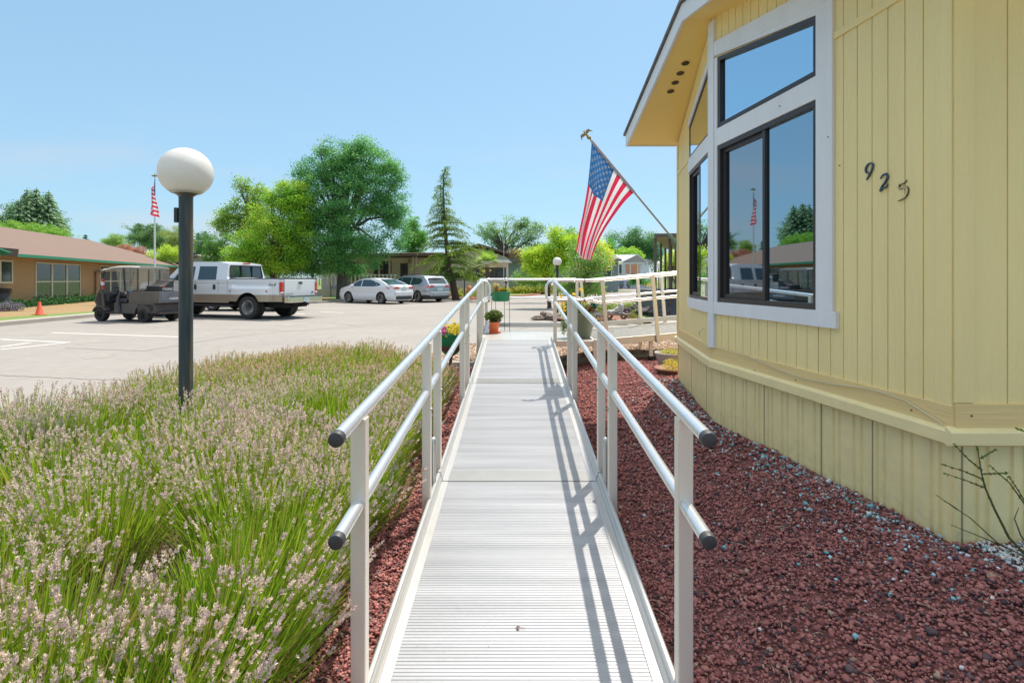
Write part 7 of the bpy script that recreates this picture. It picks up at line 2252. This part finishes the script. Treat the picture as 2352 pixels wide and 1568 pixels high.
pts = [tuple(G(x, 676, .0)[:2]) + (.3,) for x in (1185, 1190, 1228, 1236, 1246, 1260, 1300, 1330, 1350, 1375, 1210)]
flower_patch('verge_plants', 'spiky yellow and green plants along the kerb behind the landing', pts, (.14, .24, .03), (.48, .46, .05), (.65, .45, .05), (.8, .62, .1), size=.30, n=170, r=.55, zs=.8, nf=4, fr_=.12)
for x, z_ in ((1496, 655), (1507, 655), (1513, 655)):
    pass
pts = [(P(x, 654, 60).x, 60, EYE - (654 - 641) / F * 60) for x in (1490, 1500, 1508)]
flower_patch('yellow_blooms', 'bright yellow blooms beside the brown awning posts', pts, (.7, .5, .03), (.8, .62, .05), (.75, .55, .03), (.8, .65, .1), size=.16, n=40, r=.35, zs=.6)

# ================================================================ trees
def tree(name, label, d, blobs, ca, cb, trunk=None, leaf=None, dens=1.0, group=None, cr=None, cat='tree', hilite=None, bm=None, limbs=9, droop=0.0, fl=None, gap=0.0, base_z=0.0, lean=0.0):
    """blobs: (cx, cy, rx, ry[, depth offset]) surveyed in picture pixels at distance d; they get real depth of their own"""
    k = d / F
    tx = trunk[0] if trunk else blobs[0][0]
    root = thing(name, label, cat, ((tx - 1176) * k, d, base_z), 0, group)
    ls = leaf or max(.09, 2.0 * k)
    out, ends = [], []
    for bl in blobs:
        cx, cy, rx, ry = bl[:4]; dd = bl[4] if len(bl) > 4 else 0.0
        c = np.array([(cx - 1176) * k, d + dd, EYE - (cy - 641) * k]); rx, ry = rx * k, ry * k; rz = min(rx, max(ry, rx * .7))
        q = (cr or (.16 * min(rx, ry) + .12))
        nc = int(dens * 6.5 * rx * ry / (q * q)) + 4
        dr = rand_dirs(nc); rad = rng.random(nc) ** .38
        ph = rng.uniform(0, 6, 4)
        lump = np.sin(dr[:, 0] * 4.1 + ph[0]) * np.sin(dr[:, 2] * 4.7 + ph[1]) + .6 * np.sin(dr[:, 1] * 7 + ph[2]) * np.sin(dr[:, 2] * 8.3 + ph[3])
        rad = rad * (1 + .20 * lump)
        cc = c + dr * rad[:, None] * np.array([rx, rz, ry]) * .93
        if True:
            keep = (np.sin(cc[:, 0] * 2.1 / (q + .3) * .5 + ph[0]) * np.sin(cc[:, 2] * 2.4 / (q + .3) * .5 + ph[1]) * np.sin(cc[:, 1] * 1.9 / (q + .3) * .5 + ph[2]) > -.42) & (rng.random(nc) > gap); cc = cc[keep]; rad = rad[keep]; nc = len(cc)
        nl = int(max(12, 6.5 * (q / ls) ** 2))
        for j in range(nc):
            ends.append(cc[j])
        cpos = np.repeat(cc, nl, 0); n = len(cpos)
        pos = cpos + rng.normal(0, 1, (n, 3)) * np.array([q, q, q * .62]) * .58
        pos[:, 2] -= droop * np.abs(rng.normal(0, 1, n)) * q
        tone = np.repeat(rng.random(nc), nl) * .55 + rng.random(n) * .45
        col = np.minimum(mixcol(ca, cb, tone) * 1.75 + .012, .8)
        if hilite is not None:
            hm = np.repeat(rng.random(nc) < hilite[1], nl) & (rng.random(n) < .8); col[hm] = mixcol(cb, hilite[0], rng.random(hm.sum()))
        if fl is not None:
            fm = rng.random(n) < fl[1]; col[fm] = mixcol(fl[0], tuple(min(1, c_ * 1.3) for c_ in fl[0]), rng.random(fm.sum()))
        dirs = (pos - cpos) + rng.normal(0, .4, (n, 3)) * q + np.array([0, 0, -.15 * q])
        out.append(leaf_quads(pos, dirs, rand_dirs(n) + np.array([0, -.2, .9]), ls * rng.uniform(.7, 1.35, n), ls * .62, col))
    v, f, c = cat_geo(out)
    np_mesh('crown', v, f, c, leaf_m, root)
    if trunk:
        bx, by_, bw = trunk[:3]
        tb = MB(); x0 = (bx - 1176) * k; r = bw * k / 2
        top = np.mean([((bl[0] - 1176) * k, d + (bl[4] if len(bl) > 4 else 0), EYE - (bl[1] - 641) * k) for bl in blobs[:2]], 0)
        p0 = Vector((x0, d, base_z)); fork = Vector((lerp(x0, top[0], .35) + lean, d, lerp(base_z, top[2], .45))); tp_ = Vector(tuple(top))
        tb.tube([p0 + Vector((0, 0, -.1)), p0 + Vector((0, 0, .15)), lerp(p0, fork, .5) + Vector((r * .3, 0, 0)), fork, lerp(fork, tp_, .6), tp_], [r * 1.4, r * 1.1, r * .95, r * .8, r * .5, r * .2], 9)
        idx = rng.choice(len(ends), min(limbs, len(ends)), replace=False)
        for i in idx:
            e = Vector(tuple(ends[i])); s_ = lerp(fork, tp_, random.uniform(-.3, .7)); m = (s_ + e) / 2 + Vector((0, 0, .12 * (e - s_).length))
            tb.tube([s_, m, e], [r * .38, r * .24, r * .06], 6)
        tb.build('trunk', bm or bark, root, smooth=50)
    return root

GB, GB2 = (.045, .15, .018), (.20, .36, .045)       # bright green
GD, GD2 = (.014, .075, .026), (.075, .21, .05)       # dark green
GY, GY2 = (.13, .24, .02), (.42, .48, .05)           # yellow green
BT_ = 'background trees behind the houses'
# big leafy tree over the beige house
tree('willow_tree', 'huge dense green tree towering over the porch of the beige house', 38, [
    (800, 440, 95, 85), (745, 395, 52, 50), (838, 372, 60, 55, .5), (720, 500, 62, 70, -.5), (790, 535, 95, 70, -1), (880, 470, 52, 62), (905, 415, 26, 40), (760, 590, 70, 40, -1), (850, 580, 62, 40, -1), (700, 590, 46, 44), (812, 345, 30, 28), (912, 530, 34, 40), (840, 335, 26, 24), (745, 345, 26, 24), (785, 365, 44, 34), (700, 400, 26, 30), (895, 385, 22, 18), (905, 480, 34, 34),  (700, 440, 30, 40), (668, 600, 40, 42), (725, 620, 45, 22), (800, 618, 45, 18)],
    (.02, .11, .045), (.15, .34, .09), trunk=(786, 0, 26), dens=1.05, leaf=.115, cr=.42, hilite=((.26, .46, .10), .18), limbs=40, bm=bark_grey, gap=.20)
tree('walnut_tree', 'tall loose yellow green tree left of the huge green tree', 44, [
    (570, 470, 42, 40), (560, 425, 22, 24), (545, 525, 55, 45), (595, 530, 50, 55), (515, 500, 22, 16), (600, 440, 20, 26), (530, 490, 32, 18), (505, 515, 22, 14), (585, 490, 40, 30)],
    (.07, .17, .03), (.30, .40, .08), trunk=(600, 0, 14), dens=.75, leaf=.15, cr=.42, gap=.12, limbs=26, bm=bark_grey)
tree('maple_tree', 'rounded bright yellow green tree directly behind the pickup bed', 36, [
    (640, 520, 70, 65), (600, 570, 66, 58), (680, 560, 55, 60), (655, 460, 42, 36), (620, 610, 85, 32), (560, 590, 45, 38), (690, 480, 32, 48), (655, 430, 11, 15), (625, 455, 15, 22), (690, 430, 14, 18)],
    (.05, .17, .012), (.30, .46, .04), trunk=(632, 0, 16), dens=1.0, leaf=.11, cr=.4, hilite=((.48, .58, .06), .25), limbs=20)
tree('background_tree', 'dark green bush beside the roof of the small blue house', 40, [(500, 600, 38, 32), (530, 615, 35, 28), (485, 575, 22, 26), (515, 560, 26, 22)], GD, (.16, .30, .05), dens=1.0, group=BT_)
# far left conifers and mixed trees
def conifer(name, label, d, x, ytop, ybase, half, ca, cb, group=None, tiers=26, droop=.35, ls=None, per=9, spread=None, seedjit=.25, trunk_lean=0.0, cat='tree'):
    k = d / F
    root = thing(name, label, cat, ((x - 1176) * k, d, 0), 0, group)
    bx = (x - 1176) * k; zt = EYE - (ytop - 641) * k; zb_ = max(.2, EYE - (ybase - 641) * k); Rb = half * k
    out = []; ls = ls or 5.0 * k
    tb = MB(); tb.tube([(bx, d, -.1), (bx, d, zb_), (bx + trunk_lean, d, zt)], [Rb * .09 + .08, Rb * .08 + .06, .02], 8); tb.build('trunk', bark, root, smooth=50)
    for t_ in range(tiers):
        h = (t_ + random.uniform(-.3, .3)) / tiers; h = min(max(h, 0), .995)
        z = lerp(zb_, zt, h); Lr = Rb * (1 - h) ** .85 * random.uniform(1 - seedjit, 1 + seedjit) + .10
        for q in range(per):
            a = random.uniform(0, 2 * math.pi); L = Lr * random.uniform(.75, 1.1); ns = max(4, int(L / (ls * .22)))
            tt = (np.arange(ns) + .5) / ns
            dirv = np.array([math.cos(a), math.sin(a), 0.0])
            p = np.array([bx + trunk_lean * h, d, z]) + dirv * (L * tt)[:, None]; p[:, 2] += L * (.25 * tt - droop * tt ** 2 * 1.3)
            for rep in range(3):
                pp = p + rng.normal(0, ls * .20, (ns, 3)) * np.array([1, 1, .5])
                side = np.cross(dirv, [0, 0, 1]) * rng.choice([-1, 1], ns)[:, None]
                dv = dirv * .6 + side * .6 * rng.uniform(.2, 1, (ns, 1)) + np.array([0, 0, -.35])
                col = mixcol(ca, cb, rng.random(ns) * .5 + tt * .5) * 1.7
                out.append(leaf_quads(pp, dv, np.tile(np.array([0, 0, 1.0]), (ns, 1)) + rng.normal(0, .4, (ns, 3)), ls * rng.uniform(.7, 1.2, ns), ls * .34, col))
    v, f, c = cat_geo(out); np_mesh('crown', v, f, c, needle_m, root)
    return root
CG = 'tall conifers behind the tan building'
for i, (x, yt, hw_) in enumerate([(2, 494, 34), (42, 458, 26), (62, 432, 34), (84, 430, 36), (112, 436, 40), (28, 470, 24), (136, 492, 26)]):
    conifer('conifer_tree', ['far left blue green conifer at the picture edge', 'narrow dark conifer third from the left edge', 'tall pointed conifer left of the twin tops', 'tallest conifer in the middle of the clump behind the tan roof', 'broad conifer at the right of the tall clump', 'thin dark conifer between the edge tree and the tall clump', 'short conifer spreading on the right side of the clump'][i], 62 + i * .8, x, yt, 610, hw_ * 1.55, (.07, .15, .10), (.26, .35, .20), CG, tiers=34, per=11)
conifer('conifer_tree', 'tiny lone dark conifer peeping over the tan roof', 80, 196, 538, 600, 18, (.02, .08, .05), (.08, .16, .09), CG, tiers=14)
tree('background_tree', 'dense blue green tree filling the gaps behind the tall conifers', 68, [(75, 505, 58, 60), (45, 520, 40, 50), (110, 520, 38, 52), (85, 470, 30, 30)], (.05, .12, .07), (.16, .25, .14), dens=1.0, leaf=.22, group=BT_)
tree('background_tree', 'yellow green shrubbery below the tall conifers at far left', 58, [(90, 530, 55, 18), (130, 540, 40, 16), (20, 520, 40, 18)], GB, (.25, .38, .06), dens=.8, group=BT_)
for i, (label, d, bl, ca, cb) in enumerate([
    ('round light green tree left of the copper tree', 66, [(268, 556, 30, 22), (250, 562, 24, 16)], (.09, .18, .035), (.26, .36, .09)),
    ('tall grey green tree behind the flagpole', 70, [(320, 545, 36, 30), (350, 550, 34, 32), (372, 555, 40, 30), (315, 525, 20, 12), (352, 522, 18, 12)], (.035, .10, .035), (.15, .25, .09)),
    ('copper red tree over the roof of the tan building', 58, [(300, 576, 34, 14), (318, 585, 26, 12), (282, 570, 18, 9)], (.20, .07, .05), (.36, .19, .12)),
    ('bright yellow green bush right of the flagpole', 50, [(375, 590, 38, 18), (395, 580, 26, 24), (350, 598, 30, 14)], (.14, .25, .02), (.42, .50, .06)),
    ('orange tinged green tree behind the lamp post', 64, [(398, 548, 34, 28), (420, 560, 30, 30)], (.08, .17, .04), (.30, .30, .10)),
    ('dense green tree beyond the truck cab', 60, [(490, 575, 35, 30), (470, 560, 22, 28)], GD, (.14, .26, .06)),
]):
    tree('background_tree', label, d, bl, ca, cb, dens=.95, group=BT_)
for i, (x, yt, hw_) in enumerate([(412, 516, 20), (440, 520, 20), (455, 532, 16), (472, 530, 18)]):
    conifer('conifer_tree', ['blue green conifer just left of the lamp post', 'blue green conifer just right of the lamp post', 'smaller conifer between the post and the truck', 'conifer peeping beside the loose yellow green tree'][i], 92, x, yt, 610, hw_, (.018, .08, .05), (.07, .17, .10), 'distant conifers behind the lamp post', tiers=20)
tree('background_tree', 'mid green tree between the huge tree and the cedar', 52, [(945, 540, 26, 42), (960, 560, 22, 38), (930, 575, 28, 34), (950, 510, 14, 16), (972, 545, 12, 16)], (.02, .12, .015), (.15, .34, .04), dens=1.0, group=BT_)
# airy tree and others in the middle
tree('birch_tree', 'airy open crowned tree behind the beige house gable', 62, [(1170, 545, 72, 34), (1130, 535, 34, 30), (1215, 530, 38, 34), (1150, 515, 26, 22), (1190, 510, 26, 20), (1105, 530, 20, 14), (1238, 520, 18, 20), (1225, 570, 30, 28)],
     (.05, .13, .05), (.22, .32, .13), trunk=(1172, 0, 9), dens=.60, leaf=.17, cr=.40, gap=.30, limbs=46, bm=bark_grey)
tree('background_tree', 'brownish shrub crown between the birch and the yellow green tree', 55, [(1200, 585, 26, 18), (1178, 580, 18, 10)], (.10, .10, .04), (.25, .19, .09), dens=.8, group=BT_)
tree('golden_maple', 'brilliant yellow green tree beside the large globe lamp', 27, [(1255, 560, 46, 34), (1235, 590, 36, 28), (1290, 575, 45, 38), (1262, 600, 55, 34), (1215, 590, 16, 16), (1275, 535, 26, 14), (1318, 560, 22, 26), (1240, 620, 34, 16)],
     (.05, .20, .012), (.44, .56, .04), trunk=(1262, 0, 9), dens=1.0, leaf=.085, cr=.30, hilite=((.62, .58, .04), .30), limbs=14)
tree('background_tree', 'deep green tree top behind the hanging flag', 36, [(1310, 545, 24, 26), (1345, 560, 22, 30), (1400, 565, 14, 22)], (.02, .13, .02), (.12, .34, .05), dens=.8, group=BT_)
tree('flowering_shrub', 'tall rose of sharon shrub dotted with pink flowers below the flag', 15.5, [(1328, 600, 30, 40), (1345, 620, 44, 44), (1372, 600, 26, 34), (1322, 645, 30, 45), (1352, 660, 42, 40), (1322, 572, 16, 20), (1300, 668, 18, 26)],
     (.05, .16, .03), (.22, .34, .07), trunk=(1330, 0, 8), dens=.75, leaf=.055, cr=.17, cat='shrub', fl=((.65, .15, .35), .045), limbs=40, gap=.15)
tree('golden_shrub', 'bright lemon yellow green tree right of the flag', 24, [(1378, 585, 22, 28), (1392, 600, 16, 18), (1370, 560, 14, 18), (1360, 610, 26, 20)], (.20, .32, .02), (.62, .60, .05), dens=.9, leaf=.08, cr=.26, cat='tree')
tree('background_tree', 'low green hedge plants along the fence behind the planters', 33, [(1190, 640, 30, 18), (1225, 645, 36, 16), (1250, 635, 30, 22), (1215, 615, 20, 12)], (.05, .14, .03), (.2, .32, .06), dens=.8, leaf=.09, cat='hedge', group=BT_)
# wood at the right
tree('background_tree', 'large dark green tree clump behind the white house', 105, [(1440, 560, 44, 32), (1480, 575, 34, 34), (1410, 570, 26, 24), (1455, 540, 26, 14), (1500, 585, 26, 34), (1495, 560, 22, 20)], (.02, .10, .035), (.11, .22, .07), dens=1.1, cr=1.1, leaf=.25, group=BT_)
tree('background_tree', 'lime green tree just behind the metal porch roof', 95, [(1440, 585, 30, 20), (1425, 592, 26, 14), (1462, 590, 20, 16)], (.10, .25, .02), (.34, .46, .06), dens=1.0, leaf=.22, group=BT_)
tree('background_tree', 'yellow green tree seen between the awning posts', 60, [(1545, 610, 24, 36), (1530, 625, 18, 24), (1560, 600, 30, 40)], (.20, .32, .03), (.50, .52, .05), dens=1.0, leaf=.17, group=BT_)
tree('box_shrub', 'clipped rounded green shrub on the red mulch by the white house', 70, [(1470, 642, 17, 13), (1483, 643, 14, 12), (1458, 644, 13, 11)], (.02, .10, .02), (.10, .26, .04), dens=1.6, leaf=.13, cr=.3, cat='shrub')
# a tall street tree standing out of sight behind the camera would not be seen; reflected trees are the same ones

# --- leaning deodar cedar
def cedar():
    d = 37.5; k = d / F
    root = thing('cedar_tree', 'graceful sparse cedar with drooping branch tips and a leaning trunk', 'tree', (P(1047, 680, d).x, d, 0.05))
    path = [(1048, 684), (1040, 650), (1030, 615), (1026, 570), (1022, 520), (1019, 470), (1018, 430), (1019, 400), (1026, 384), (1036, 383)]
    pts = [Vector(((x - 1176) * k, d, EYE - (y - 641) * k)) for x, y in path]; pts[0].z = -.05
    tb = MB(); tb.tube(pts, [.27, .22, .17, .13, .10, .07, .05, .035, .02, .01], 10)
    out = []
    prof_ = [(384, 6, 6), (400, 12, 18), (430, 28, 20), (465, 30, 24), (478, 32, 28), (500, 42, 38), (512, 46, 62), (540, 58, 60), (556, 62, 112), (590, 78, 78), (606, 74, 80), (630, 74, 100), (640, 60, 100)]
    for y in np.concatenate([np.linspace(386, 505, 26), np.repeat([512, 524, 540, 556, 570, 588, 603, 618, 630, 640], 3) + rng.normal(0, 3, 30)]):
        Lr = (interp([(a, b) for a, b, c in prof_], y), interp([(a, c) for a, b, c in prof_], y))
        x = interp([(yy, xx) for xx, yy in path[::-1]], y)
        c0_ = np.array([(x - 1176) * k, d, EYE - (y - 641) * k])
        nb = 3 if y < 480 else 4
        for q in range(nb):
            a = random.uniform(0, 2 * math.pi) if q > 1 else random.choice((0, math.pi)) + random.uniform(-.5, .5)
            side = 1 if math.cos(a) > 0 else 0
            L = Lr[side] * k * random.uniform(.5, 1.15)
            dirv = np.array([math.cos(a), math.sin(a), 0.])
            ns = max(5, int(L / .055)); tt = (np.arange(ns) + .5) / ns
            p = c0_ + dirv * (L * tt)[:, None]; p[:, 2] += L * (.28 * tt - .52 * tt ** 2)
            if L > .8:
                tb.tube([tuple(p[0]), tuple(p[ns // 2]), tuple(p[-1])], [.03, .018, .006], 5)
            for rep in range(4):
                keep = rng.random(ns) < .8
                pp = p[keep] + rng.normal(0, .05, (keep.sum(), 3)) + np.array([0, 0, -.05]) * rep * rng.random((keep.sum(), 1)); m = len(pp)
                sd_ = np.cross(dirv, [0, 0, 1]) * rng.uniform(-1, 1, (m, 1)) * .12 * (1 + L * .25)
                pp = pp + sd_
                dv = dirv * .5 + sd_ * 2 + np.array([0, 0, -.75])
                col = mixcol((.05, .17, .02), (.48, .60, .09), np.clip(rng.random(m) * .6 + tt[keep] * .35 - .10 * rep, 0, 1))
                out.append(leaf_quads(pp, dv, rand_dirs(m), rng.uniform(.10, .22, m), .038, col))
    tb.build('trunk', mat('cedar_bark', (.10, .055, .045), .9, var=(14, (.05, .03, .028), .8), bump=(30, .9, .02), stretch=(1, 1, .25)), root, smooth=50)
    v, f, c = cat_geo(out); np_mesh('crown', v, f, c, needle_m, root)
cedar()
# --- fan palm
def palm():
    d = 35; k = d / F; base = Vector((P(1119, 0, d).x, d, 0))
    root = thing('fan_palm', 'short fan palm with drooping old fronds in front of the beige gable', 'palm', tuple(base))
    zt = EYE - (608 - 641) * k
    tb = MB(); tb.tube([base, base + Vector((0.02, 0, zt * .6)), base + Vector((0, 0, zt))], [.16, .14, .13], 10); tb.build('trunk', bark, root, smooth=50)
    out = []
    for q in range(34):
        a = random.uniform(0, 2 * math.pi); el = random.uniform(-.5, 1.3); L = random.uniform(.35, .62)
        ax = np.array([math.cos(a) * math.cos(el), math.sin(a) * math.cos(el), math.sin(el)])
        hub = np.array([base.x, base.y, zt]) + ax * L
        s1_ = np.cross(ax, [0, 0, 1.0]); s1_ /= np.linalg.norm(s1_) + 1e-6
        n = 20; th = np.linspace(-1.35, 1.35, n); dv = ax * np.cos(th)[:, None] + s1_ * np.sin(th)[:, None] + np.array([0, 0, -.12]); Lf = .62 * (1 - .25 * np.abs(th) / 1.35)
        pos = hub + dv * (Lf * .5)[:, None]
        young = el > .2
        col = mixcol((.16, .34, .04) if young else (.18, .26, .04), (.44, .58, .10) if young else (.40, .40, .10), rng.random(n))
        out.append(leaf_quads(pos, dv, np.tile(np.cross(ax, s1_), (n, 1)), Lf, .045, col))
    v, f, c = cat_geo(out); np_mesh('fronds', v, f, c, leaf_m, root)
palm()
t = thing('radio_mast', 'thin pale mast rising in front of the birch and the beige house', 'mast', (P(1157, 0, 40).x, 40, 0))
b = MB(); b.tube([(P(1157, 0, 40).x, 40, 0), (P(1157, 0, 40).x, 40, EYE + (641 - 528) / F * 40)], .035, 8, r1=.015); b.build('pole', mat('galvanised', (.55, .57, .6), .4, .7), t, smooth=50)
# chain fence between beige house and hedge
t = thing('wire_fence', 'grey wire mesh fence panel left of the beige porch', 'fence', (P(750, 0, 41).x, 41, 0))
b = MB()
for x in (728, 742, 756): b.tube([(P(x, 0, 41).x, 41, 0), (P(x, 0, 41).x, 41, 1.5)], .03, 6)
b.tube([(P(728, 0, 41).x, 41, 1.48), (P(756, 0, 41).x, 41, 1.48)], .02, 6)
for k in range(8): b.tube([(P(728, 0, 41).x + k * .11, 41, .05), (P(728, 0, 41).x + k * .11, 41, 1.45)], .006, 4)
b.build('mesh_panel', mat('galvanised', (.5, .5, .5)), t)
bpy.context.view_layer.update()
